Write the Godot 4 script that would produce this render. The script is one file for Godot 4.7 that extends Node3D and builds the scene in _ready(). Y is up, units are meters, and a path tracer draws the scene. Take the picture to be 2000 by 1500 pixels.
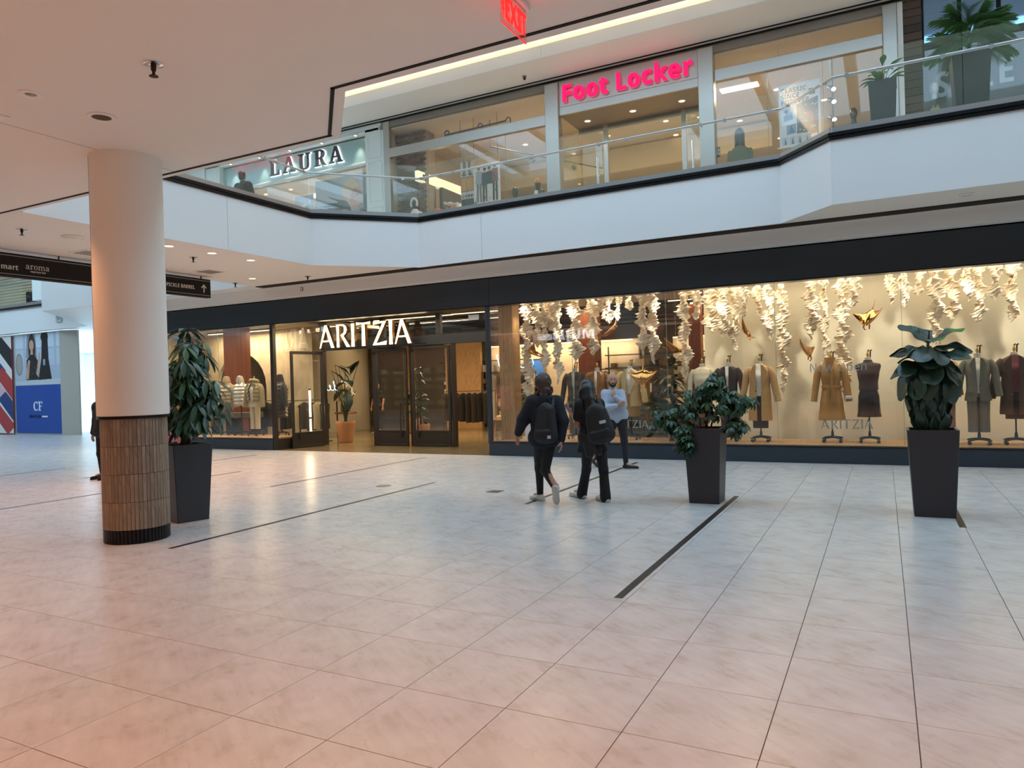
extends Node3D
# A two-storey shopping mall: near walkway with a round column, an atrium under a skylight, a clothing store below and a shoe store above.

const HC = 4.25      # lower ceiling
const FL = 5.30      # upper floor
const ZF = -14.05    # lower shopfront
const ZU = -16.4     # upper shopfront
const TX = 0.6096    # floor tile, across
const TZ = 0.6219    # floor tile, away
const X0 = -1.1196
const Z0 = -3.178

var rng := RandomNumberGenerator.new()
var mats := {}
var taken := {}

func _ready():
	rng.seed = 7
	# --- camera
	var cam := Camera3D.new()
	cam.name = "camera"
	cam.fov = rad_to_deg(2.0 * atan(750.0 / 1409.72))
	cam.near = 0.05
	cam.far = 200.0
	cam.transform = Transform3D(Basis(Vector3.UP, deg_to_rad(27.238)) * Basis(Vector3.RIGHT, deg_to_rad(-0.2226)) * Basis(Vector3.BACK, deg_to_rad(-1.6879)), Vector3(0, 1.6399, 0))
	add_child(cam)
	# --- daylight: an even bright sky above the skylights
	var env := Environment.new()
	env.background_mode = Environment.BG_COLOR
	env.background_color = Color(0.76, 0.895, 1.0)
	env.background_energy_multiplier = 2.6
	env.tonemap_mode = Environment.TONE_MAPPER_LINEAR
	env.tonemap_exposure = 1.42
	env.sdfgi_enabled = true
	env.ssao_enabled = true
	env.ssil_enabled = true
	var we := WorldEnvironment.new()
	we.name = "world_environment"
	we.environment = env
	add_child(we)
	make_materials()
	lamps()
	shell()
	balcony()
	lower_shopfront()
	lower_store()
	upper_shops()
	ceiling_bits()
	opposite_shop()
	column()
	far_left()
	displays()
	plants()
	people()

# ---------------------------------------------------------------- helpers
class G:
	var v := PackedVector3Array()
	var n := PackedVector3Array()
	var uv := PackedVector2Array()
	var ix := PackedInt32Array()
	var xf := Transform3D()
	func tri(a: int, b: int, c: int):
		var g := (v[b] - v[a]).cross(v[c] - v[a])
		if g.dot(n[a] + n[b] + n[c]) > 0.0:
			ix.append_array([a, c, b])
		else:
			ix.append_array([a, b, c])
	func vert(p: Vector3, nn: Vector3, t := Vector2.ZERO) -> int:
		v.append(xf * p)
		n.append((xf.basis * nn).normalized())
		uv.append(t)
		return v.size() - 1
	func face(ps: Array, nn: Vector3, uvs := []):
		var k := v.size()
		for i in ps.size():
			vert(ps[i], nn, uvs[i] if uvs.size() else Vector2(ps[i].x + ps[i].z * 0.37, -ps[i].y + ps[i].z * 0.11))
		for i in range(1, ps.size() - 1):
			tri(k, k + i, k + i + 1)
	func box(c: Vector3, s: Vector3, bv := 0.0, rot := Basis()):
		var h := s * 0.5
		var old := xf
		xf = old * Transform3D(rot, c)
		for ax in 3:
			var u := (ax + 1) % 3
			var w := (ax + 2) % 3
			for sg in [-1.0, 1.0]:
				var ps := []
				var us := []
				for q in [[-1, -1], [1, -1], [1, 1], [-1, 1]]:
					var p := Vector3()
					p[ax] = sg * h[ax]
					p[u] = q[0] * (h[u] - bv)
					p[w] = q[1] * (h[w] - bv)
					ps.append(p)
					us.append(Vector2(p.x + c.x, -p.y - c.y) if ax == 2 else (Vector2(p.z + c.z, -p.y - c.y) if ax == 0 else Vector2(p.x + c.x, p.z + c.z)))
				var nn := Vector3()
				nn[ax] = sg
				face(ps, nn, us)
		if bv > 0.0:
			for ax in 3:
				var u := (ax + 1) % 3
				var w := (ax + 2) % 3
				for su in [-1.0, 1.0]:
					for sw in [-1.0, 1.0]:
						var ps := []
						for q in [[-1, 0], [1, 0], [1, 1], [-1, 1]]:
							var p := Vector3()
							p[ax] = q[0] * (h[ax] - bv)
							p[u] = su * (h[u] - (bv if q[1] == 1 else 0.0))
							p[w] = sw * (h[w] - (bv if q[1] == 0 else 0.0))
							ps.append(p)
						var nn := Vector3()
						nn[u] = su
						nn[w] = sw
						face(ps, nn.normalized())
			for sx in [-1.0, 1.0]:
				for sy in [-1.0, 1.0]:
					for sz in [-1.0, 1.0]:
						var e := Vector3(sx * h.x, sy * h.y, sz * h.z)
						var i := Vector3(sx, sy, sz) * bv
						face([e - Vector3(0, i.y, i.z), e - Vector3(i.x, 0, i.z), e - Vector3(i.x, i.y, 0)], Vector3(sx, sy, sz).normalized())
		xf = old
	func loft(rings: Array, closed := true, cap := true, us := 1.0, vs := 1.0):
		var m: int = rings[0].size()
		var rows := rings.size()
		var nn := []
		var score := 0.0
		for i in rows:
			var r: PackedVector3Array = rings[i]
			var up: PackedVector3Array = rings[maxi(i - 1, 0)]
			var dn: PackedVector3Array = rings[mini(i + 1, rows - 1)]
			var ctr := Vector3()
			for p in r:
				ctr += p
			ctr /= m
			var row := PackedVector3Array()
			for j in m:
				var a := r[(j + 1) % m] if closed else r[mini(j + 1, m - 1)]
				var b := r[(j - 1 + m) % m] if closed else r[maxi(j - 1, 0)]
				var q := (a - b).cross(dn[j] - up[j])
				q = q.normalized() if q.length_squared() > 1e-16 else Vector3.ZERO
				row.append(q)
				score += q.dot(r[j] - ctr)
			nn.append(row)
		var sg := 1.0 if score >= 0.0 or not closed else -1.0
		for i in rows:
			for j in m:
				if nn[i][j] == Vector3.ZERO:
					nn[i][j] = nn[maxi(i - 1, 0)][j] if i > 0 and nn[i - 1][j] != Vector3.ZERO else (nn[mini(i + 1, rows - 1)][j] if nn[mini(i + 1, rows - 1)][j] != Vector3.ZERO else Vector3.UP * sg)
		var k := v.size()
		var cols := m + 1 if closed else m
		for i in rows:
			for j in cols:
				vert(rings[i][j % m], nn[i][j % m] * sg, Vector2(us * j / (cols - 1.0), vs * i / maxf(rows - 1.0, 1.0)))
		for i in rows - 1:
			for j in cols - 1:
				var a := k + i * cols + j
				if v[a] != v[a + cols] or v[a + 1] != v[a + cols + 1]:
					tri(a, a + 1, a + cols + 1)
					tri(a, a + cols + 1, a + cols)
		if cap and closed:
			for e in [0, rows - 1]:
				var r: PackedVector3Array = rings[e]
				var o: PackedVector3Array = rings[1 if e == 0 else rows - 2]
				var c := Vector3()
				var c2 := Vector3()
				for j in m:
					c += r[j]
					c2 += o[j]
				c /= m
				c2 /= m
				var d := c - c2
				if d.length_squared() < 1e-12:
					d = Vector3.UP if e == 0 else Vector3.DOWN
				var f := Vector3()
				for j in m:
					f += (r[j] - c).cross(r[(j + 1) % m] - c)
				if f.length_squared() < 1e-14:
					continue
				f = f.normalized()
				if f.dot(d) < 0:
					f = -f
				var kk := vert(c, f, Vector2(0.5, 0.5))
				for j in m:
					vert(r[j], f, Vector2(0.5, 0.5))
				for j in m:
					tri(kk, kk + 1 + j, kk + 1 + (j + 1) % m)
	func tube(pts: Array, rad, sides := 8, cap := true, flat := 1.0):
		var rings := []
		var side := Vector3()
		for i in pts.size():
			var d: Vector3 = (pts[mini(i + 1, pts.size() - 1)] - pts[maxi(i - 1, 0)]).normalized()
			if i == 0:
				side = d.cross(Vector3.UP if absf(d.y) < 0.9 else Vector3.RIGHT).normalized()
			else:
				side = (side - d * side.dot(d)).normalized()
			var w := d.cross(side)
			var r: float = rad[i] if rad is Array else rad
			var ring := PackedVector3Array()
			for j in sides:
				var a := TAU * j / sides
				ring.append(pts[i] + side * cos(a) * r + w * sin(a) * r * flat)
			rings.append(ring)
		loft(rings, true, cap)
	func lathe(prof: Array, sides := 24, c := Vector3(), cap := false, sx := 1.0, sz := 1.0):
		var rings := []
		for q in prof:
			var ring := PackedVector3Array()
			for j in sides:
				var a := TAU * j / sides
				ring.append(c + Vector3(cos(a) * q[0] * sx, q[1], sin(a) * q[0] * sz))
			rings.append(ring)
		loft(rings, true, cap)
	func ell(c: Vector3, r: Vector3, sides := 16, rows := 10):
		var prof := []
		for i in rows + 1:
			var a := PI * i / rows
			prof.append([maxf(sin(a), 0.0005), -cos(a)])
		var old := xf
		xf = old * Transform3D(Basis.from_scale(r), c)
		lathe(prof, sides)
		xf = old
	func prism(poly: PackedVector2Array, depth: float):      # in xy, from z = 0 to z = depth
		var t := Geometry2D.triangulate_polygon(poly)
		var ctr := Vector2()
		for e in 2:
			var k := v.size()
			for p in poly:
				vert(Vector3(p.x, p.y, depth * e), Vector3(0, 0, (1 if e == 1 else -1) * signf(depth)), Vector2(p.x, -p.y))
			for i in range(0, t.size(), 3):
				tri(k + t[i], k + t[i + 1], k + t[i + 2])
		var cw := Geometry2D.is_polygon_clockwise(poly)
		for i in poly.size():
			var a := poly[i]
			var b := poly[(i + 1) % poly.size()]
			var d := (b - a).normalized()
			var o := Vector3(-d.y, d.x, 0) if cw else Vector3(d.y, -d.x, 0)
			face([Vector3(a.x, a.y, 0), Vector3(b.x, b.y, 0), Vector3(b.x, b.y, depth), Vector3(a.x, a.y, depth)], o)
	func nets(caps: Array, cell: float, k: float):
		# caps: [from, to, radius, radius]; their smooth union meshed as surface nets
		var lo := Vector3(1e9, 1e9, 1e9)
		var hi := -lo
		for c in caps:
			var r := maxf(c[2], c[3]) + 3.0 * cell
			for e in 2:
				lo = lo.min(c[e] - Vector3.ONE * r)
				hi = hi.max(c[e] + Vector3.ONE * r)
		var nx := int((hi.x - lo.x) / cell) + 2
		var ny := int((hi.y - lo.y) / cell) + 2
		var nz := int((hi.z - lo.z) / cell) + 2
		var f := PackedFloat32Array()
		f.resize(nx * ny * nz)
		f.fill(1.0)
		for c in caps:
			var a: Vector3 = c[0]
			var b: Vector3 = c[1]
			var ra: float = c[2]
			var rb: float = c[3]
			var ab := b - a
			var inv := 1.0 / maxf(ab.length_squared(), 1e-9)
			var mr := maxf(ra, rb) + 2.6 * cell + k
			var p0 := ((a.min(b) - Vector3.ONE * mr - lo) / cell).max(Vector3.ZERO)
			var p1 := (a.max(b) + Vector3.ONE * mr - lo) / cell
			for z in range(int(p0.z), mini(int(p1.z) + 1, nz)):
				for y in range(int(p0.y), mini(int(p1.y) + 1, ny)):
					var o := (z * ny + y) * nx
					for x in range(int(p0.x), mini(int(p1.x) + 1, nx)):
						var p := lo + Vector3(x, y, z) * cell
						var t := clampf((p - a).dot(ab) * inv, 0.0, 1.0)
						var d := (p - a - ab * t).length() - lerpf(ra, rb, t)
						var q := f[o + x]
						var h := clampf(0.5 + 0.5 * (d - q) / k, 0.0, 1.0)
						f[o + x] = lerpf(d, q, h) - k * h * (1.0 - h)
		var sx := nx
		var sxy := nx * ny
		var offs := [0, 1, sx, sx + 1, sxy, sxy + 1, sxy + sx, sxy + sx + 1]
		var edges := [[0, 1], [2, 3], [4, 5], [6, 7], [0, 2], [1, 3], [4, 6], [5, 7], [0, 4], [1, 5], [2, 6], [3, 7]]
		var at := {}
		var lim := cell * 2.0
		var total := f.size() - sxy - sx - 1
		for i in total:
			if absf(f[i]) > lim:
				continue
			var inside := 0
			for q in offs:
				if f[i + q] < 0.0:
					inside += 1
			if inside == 0 or inside == 8:
				continue
			var s := Vector3()
			var cnt := 0
			for e in edges:
				var u := f[i + offs[e[0]]]
				var w := f[i + offs[e[1]]]
				if (u < 0.0) != (w < 0.0):
					var t := u / (u - w)
					var c0: int = e[0]
					var c1: int = e[1]
					s += Vector3(c0 & 1, (c0 >> 1) & 1, c0 >> 2).lerp(Vector3(c1 & 1, (c1 >> 1) & 1, c1 >> 2), t)
					cnt += 1
			var gr := Vector3(f[i + 1] + f[i + sx + 1] + f[i + sxy + 1] + f[i + sxy + sx + 1] - f[i] - f[i + sx] - f[i + sxy] - f[i + sxy + sx], f[i + sx] + f[i + sx + 1] + f[i + sxy + sx] + f[i + sxy + sx + 1] - f[i] - f[i + 1] - f[i + sxy] - f[i + sxy + 1], f[i + sxy] + f[i + sxy + 1] + f[i + sxy + sx] + f[i + sxy + sx + 1] - f[i] - f[i + 1] - f[i + sx] - f[i + sx + 1])
			var ix_ := i % nx
			var iy := (i / nx) % ny
			var iz := i / sxy
			at[i] = vert(lo + (Vector3(ix_, iy, iz) + s / cnt) * cell, gr)
		for i in at:
			for ax in 3:
				var st: int = [1, sx, sxy][ax]
				var u: int = [sx, sxy, 1][ax]
				var w: int = [sxy, 1, sx][ax]
				if (f[i] < 0.0) != (f[i + st] < 0.0):
					var p = at.get(i - u)
					var q = at.get(i - u - w)
					var r = at.get(i - w)
					if p != null and q != null and r != null:
						tri(i_(at[i]), p, q)
						tri(i_(at[i]), q, r)
	func i_(k) -> int:
		return k
	func mesh() -> ArrayMesh:
		var a := []
		a.resize(Mesh.ARRAY_MAX)
		a[Mesh.ARRAY_VERTEX] = v
		a[Mesh.ARRAY_NORMAL] = n
		a[Mesh.ARRAY_TEX_UV] = uv
		a[Mesh.ARRAY_INDEX] = ix
		var m := ArrayMesh.new()
		m.add_surface_from_arrays(Mesh.PRIMITIVE_TRIANGLES, a)
		return m

func numbered(called: String) -> String:
	var k: int = taken.get(called, 0)
	taken[called] = k + 1
	return called if k == 0 else "%s_%03d" % [called, k]

func put(called: String, mesh: Mesh, m: Material, parent: Node = null, at := Transform3D()) -> MeshInstance3D:
	var o := MeshInstance3D.new()
	o.name = called if parent else numbered(called)
	o.mesh = mesh
	o.material_override = m
	o.transform = at
	(parent if parent else self).add_child(o, true)
	return o

func obj(called: String, g: G, m: Material, parent: Node = null) -> MeshInstance3D:
	return put(called, g.mesh(), m, parent)

func tag(o: Node, label: String, category: String, group := ""):
	o.set_meta("label", label)
	o.set_meta("category", category)
	if group:
		o.set_meta("group", group)
	return o

func thing(called: String, label: String, category: String, at := Vector3(), turn := 0.0, group := "") -> Node3D:
	var o := Node3D.new()
	o.name = numbered(called)
	o.position = at
	o.rotation.y = turn
	add_child(o)
	tag(o, label, category, group)
	return o

func setting(called: String) -> Node3D:
	var o := Node3D.new()
	o.name = called
	o.set_meta("kind", "structure")
	add_child(o)
	return o

func struct(called: String, g: G, m: Material, parent: Node = null) -> MeshInstance3D:
	var o := obj(called, g, m, parent)
	if parent == null:
		o.set_meta("kind", "structure")
	return o

func part_box(called: String, c: Vector3, s: Vector3, m: Material, parent: Node, bv := 0.0, rot := Basis()) -> MeshInstance3D:
	var g := G.new()
	g.box(c, s, bv, rot)
	return obj(called, g, m, parent)

func slab_poly(xz: Array, y0: float, y1: float) -> G:
	var g := G.new()
	var p := PackedVector2Array()
	for q in xz:
		p.append(Vector2(q[0], -q[1]))
	g.xf = Transform3D(Basis(Vector3.RIGHT, -PI / 2), Vector3(0, y0, 0))
	g.prism(p, y1 - y0)
	return g

func V(x: float, y: float, z: float) -> Vector3:
	return Vector3(x, y, z)

func rf(a: float, b: float) -> float:
	return rng.randf_range(a, b)

func lerp_rows(rows: Array, t: float) -> Array:      # rows: [key, a, b, ...] sorted by key
	for i in range(1, rows.size()):
		if t <= rows[i][0]:
			var f := smoothstep(0.0, 1.0, (t - rows[i - 1][0]) / maxf(rows[i][0] - rows[i - 1][0], 1e-6))
			var out := []
			for k in range(1, rows[i].size()):
				out.append(lerpf(rows[i - 1][k], rows[i][k], f))
			return out
	return rows[-1].slice(1)

func text_mesh(text: String, px: float, depth: float, font_name := "Droid Sans", weight := 400) -> TextMesh:
	var t := TextMesh.new()
	var f := SystemFont.new()
	f.font_names = PackedStringArray([font_name])
	f.font_weight = weight
	t.font = f
	t.text = text
	t.font_size = 64
	t.pixel_size = px / 64.0
	t.depth = depth
	t.curve_step = 2.0
	return t
# ---------------------------------------------------------------- materials
func mat(key: String, hex: String, rough := 0.7, metal := 0.0, extra := {}) -> StandardMaterial3D:
	if mats.has(key):
		return mats[key]
	var m := StandardMaterial3D.new()
	m.resource_name = key
	m.albedo_color = Color.html(hex)
	m.roughness = rough
	m.metallic = metal
	for k in extra:
		m.set(k, extra[k])
	mats[key] = m
	return m

func glow(key: String, hex: String, energy: float) -> StandardMaterial3D:
	return mat(key, hex, 0.6, 0.0, {"emission_enabled": true, "emission": Color.html(hex), "emission_energy_multiplier": energy})

func pane(key: String, hex: String, alpha: float) -> StandardMaterial3D:
	var c := Color.html(hex)
	c.a = alpha
	var m := mat(key, hex, 0.02, 0.0, {"transparency": BaseMaterial3D.TRANSPARENCY_ALPHA})
	m.albedo_color = c
	return m

func noise_tex(freq: float, oct: int, stops: Array, size := 512, seed_ := 1, kind := FastNoiseLite.TYPE_SIMPLEX_SMOOTH, warp := 0.0, stretch := Vector2.ONE) -> ImageTexture:
	var f := FastNoiseLite.new()
	f.seed = seed_
	f.noise_type = kind
	f.frequency = 1.0
	f.fractal_octaves = oct
	f.fractal_type = FastNoiseLite.FRACTAL_FBM
	if warp > 0.0:
		f.domain_warp_enabled = true
		f.domain_warp_amplitude = warp
		f.domain_warp_frequency = 0.6
	var gr := Gradient.new()
	var offs := PackedFloat32Array()
	var cols := PackedColorArray()
	for s in stops:
		offs.append(s[0])
		cols.append(Color.html(s[1]))
	gr.offsets = offs
	gr.colors = cols
	var im := Image.create(size, size, false, Image.FORMAT_RGB8)
	var rad := freq / TAU
	for y in size:
		var ty := TAU * y / size
		for x in size:
			var tx := TAU * x / size
			# periodic across and down
			var val := f.get_noise_3d(cos(tx) * rad * stretch.x + sin(ty) * rad * stretch.y * 0.71, sin(tx) * rad * stretch.x + cos(ty) * rad * stretch.y * 0.53, (cos(ty) - sin(ty + 0.4)) * rad * stretch.y)
			im.set_pixel(x, y, gr.sample(clampf(val * 0.75 + 0.5, 0.0, 1.0)))
	im.generate_mipmaps()
	return ImageTexture.create_from_image(im)

func make_materials():
	mat("white_paint", "ece8e1", 0.6)
	mat("soffit_paint", "e9e4dc", 0.75)
	mat("fascia_paint", "e6e7e6", 0.5)
	mat("black_metal", "0e0e10", 0.35, 0.3)
	mat("dark_band", "2d3237", 0.4, 0.15)
	mat("plinth_metal", "333d47", 0.4, 0.15)
	mat("bronze_frame", "3b3733", 0.38, 0.4)
	mat("steel", "b9bcbf", 0.28, 0.9)
	mat("shoe_metal", "a7a39f", 0.4, 0.6)
	mat("dull_black", "0b0b0c", 0.8)
	mat("planter", "38363a", 0.42, 0.1)
	mat("soil", "1c1713", 0.95)
	mat("chrome", "d8d8d8", 0.12, 1.0)
	mat("concrete", "b5aa98", 0.8)
	mat("cream_wall", "d9cfb4", 0.75)
	mat("store_ceiling", "2a2724", 0.9)
	mat("inlay", "191615", 0.45)
	mat("warm_wall", "d8c8ab", 0.8)
	mat("beige_ceiling", "cfc3b0", 0.8)
	pane("glass", "c8d0cc", 0.012)
	pane("rail_glass", "c2d8b8", 0.05)
	pane("edge_glass", "7fb3a4", 0.5)
	mat("tile", "ffffff", 0.27, 0.0, {"albedo_texture": stone_tex(), "metallic_specular": 0.5, "uv1_scale": Vector3(0.4167, 0.4167, 1)})
	mat("grout", "4a423a", 0.9)
	var wd := noise_tex(9.0, 4, [[0.0, "7d5a3a"], [0.35, "a07a4e"], [0.55, "b48c5c"], [0.75, "a98050"], [1.0, "c09a68"]], 512, 5, FastNoiseLite.TYPE_SIMPLEX_SMOOTH, 0.3, Vector2(5.0, 0.5))
	mat("oak", "ffffff", 0.55, 0.0, {"albedo_texture": wd})
	mat("red_wood", "a8705a", 0.5, 0.0, {"albedo_texture": wd})
	mat("grey_wood", "c9c6c6", 0.6, 0.0, {"albedo_texture": noise_tex(9.0, 4, [[0.0, "94897e"], [0.4, "b0a69b"], [0.6, "bcb2a8"], [1.0, "c8bfb5"]], 512, 6, FastNoiseLite.TYPE_SIMPLEX_SMOOTH, 0.3, Vector2(5.0, 0.5))})
	var pl := noise_tex(5.0, 5, [[0.0, "a2977f"], [0.5, "b3a88f"], [1.0, "c1b69d"]], 512, 9)
	mat("plaster", "ffffff", 0.85, 0.0, {"albedo_texture": pl, "uv1_scale": Vector3(0.4, 0.4, 0.4)})
	mat("polished", "b7aa94", 0.14, 0.0, {"albedo_texture": pl, "uv1_scale": Vector3(0.3, 0.3, 0.3)})

func stone_tex() -> ImageTexture:
	# honed stone: soft clouds, slanting streaks and a few hairline veins over 2.4 m
	var a := FastNoiseLite.new()
	a.seed = 11
	a.frequency = 0.006
	a.fractal_octaves = 5
	a.domain_warp_enabled = true
	a.domain_warp_amplitude = 40.0
	a.domain_warp_frequency = 0.01
	var b := FastNoiseLite.new()
	b.seed = 23
	b.frequency = 0.012
	b.fractal_octaves = 4
	var im := Image.create(1024, 1024, false, Image.FORMAT_RGB8)
	var lo := Color.html("b0a596")
	var mid := Color.html("c5c3c0")
	var hi := Color.html("d0cfcd")
	for y in 1024:
		for x in 1024:
			var u := x * 0.82 + y * 0.57
			var w := y * 0.82 - x * 0.57
			var n := a.get_noise_2d(x, y)
			var s := b.get_noise_2d(u * 0.55 + n * 60.0, w * 3.0)
			var v := absf(a.get_noise_2d(u * 0.35 + 900.0, w * 1.1 + n * 30.0))
			var k := clampf(0.62 + 0.45 * n + 0.26 * s, 0.0, 1.0)
			var c := lo.lerp(mid, minf(k * 2.0, 1.0)).lerp(hi, maxf(k * 2.0 - 1.0, 0.0))
			if v < 0.012:
				c = c.lerp(lo, 0.5 * (1.0 - v / 0.012))
			im.set_pixel(x, y, c)
	im.generate_mipmaps()
	return ImageTexture.create_from_image(im)
# ---------------------------------------------------------------- lamps of the mall
func spot(parent: Node, at: Vector3, aim: Vector3, e: float, hex: String, ang: float, size := 0.06, soft := 0.6) -> SpotLight3D:
	var l := SpotLight3D.new()
	l.name = "lamp_light"
	l.light_color = Color.html(hex)
	l.light_energy = e
	l.spot_angle = ang
	l.spot_angle_attenuation = soft
	l.spot_range = 40.0
	l.spot_attenuation = 2.0
	l.light_size = size
	l.shadow_enabled = true
	parent.add_child(l, true)
	var d := aim.normalized()
	var x := d.cross(Vector3.UP if absf(d.y) < 0.95 else Vector3.RIGHT).normalized()
	l.transform = Transform3D(Basis(x, x.cross(d) * -1.0 if false else d.cross(x) * -1.0, -d), at)
	return l

func area(parent: Node, at: Vector3, aim: Vector3, sx: float, sy: float, e: float, hex: String) -> AreaLight3D:
	var l := AreaLight3D.new()
	l.name = "panel_light"
	l.light_color = Color.html(hex)
	l.light_energy = e
	l.area_size = Vector2(sx, sy)
	l.area_range = 40.0
	l.area_attenuation = 2.0
	l.shadow_enabled = true
	parent.add_child(l, true)
	var d := aim.normalized()
	var x := Vector3.RIGHT if absf(d.x) < 0.9 else Vector3.BACK
	x = (x - d * x.dot(d)).normalized()
	l.transform = Transform3D(Basis(x, (-d).cross(x), -d), at)
	return l

var dl_ring: Mesh
var dl_lens: Mesh
func downlight(x: float, y: float, z: float, r: float, e: float, label: String, group: String, ang := 50.0, hex := "ffab74", called := "ceiling_downlight") -> Node3D:
	if dl_ring == null:
		var g := G.new()
		g.lathe([[1.0, 0.0], [1.0, 0.0], [1.28, 0.0], [1.28, 0.0], [1.3, -0.06], [1.0, -0.09], [1.0, -0.09], [0.93, 0.02]], 24)
		dl_ring = g.mesh()
		var h := G.new()
		h.lathe([[0.95, -0.02], [0.5, -0.035], [0.001, -0.04]], 20)
		dl_lens = h.mesh()
	var t := thing(called, label, "light", V(x, y, z), 0.0, group)
	var s := Transform3D(Basis.from_scale(V(r, 0.12, r)), Vector3())
	put("trim_ring", dl_ring, mats["white_paint"], t, s)
	put("lens", dl_lens, glow("lamp_glow", "ffd9ae", 3.0), t, s)
	if e > 0.0:
		spot(t, V(0, -0.04, 0), V(0, -1, 0), e, hex, ang, r)
	return t

func lamps():
	mat("white_paint", "ece8e1", 0.6)
	# the near walkway's downlights, out of view, placed to light the foreground floor
	for ix in 7:
		for iz in 3:
			var x := -11.4 + ix * 3.1
			var z := -2.0 + iz * 3.0
			downlight(x, HC, z, 0.085, 3.1, "round recessed downlight in the near ceiling, out of view, lighting the foreground floor", "recessed downlights of the near ceiling", 52.0)
	for q in [[-11.34, -8.74, "farthest from the camera side"], [-11.31, -9.65, "middle one of three"], [-11.34, -10.63, "nearest the long black slot"]]:
		downlight(q[0], HC, q[1], 0.085, 3.0, "round lit downlight in the beige ceiling right of the column, " + ("closest to the column" if q[1] > -9.0 else q[2]), "three downlights right of the column", 52.0)
	for z in [-6.6, -12.4]:  # unseen; placed to warm the floor under the bridge
		downlight(-13.2, HC, z, 0.085, 3.0, "unseen round downlight of the walkway ceiling, placed to warm the floor below", "unseen downlights of the walkway ceiling", 52.0)

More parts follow.
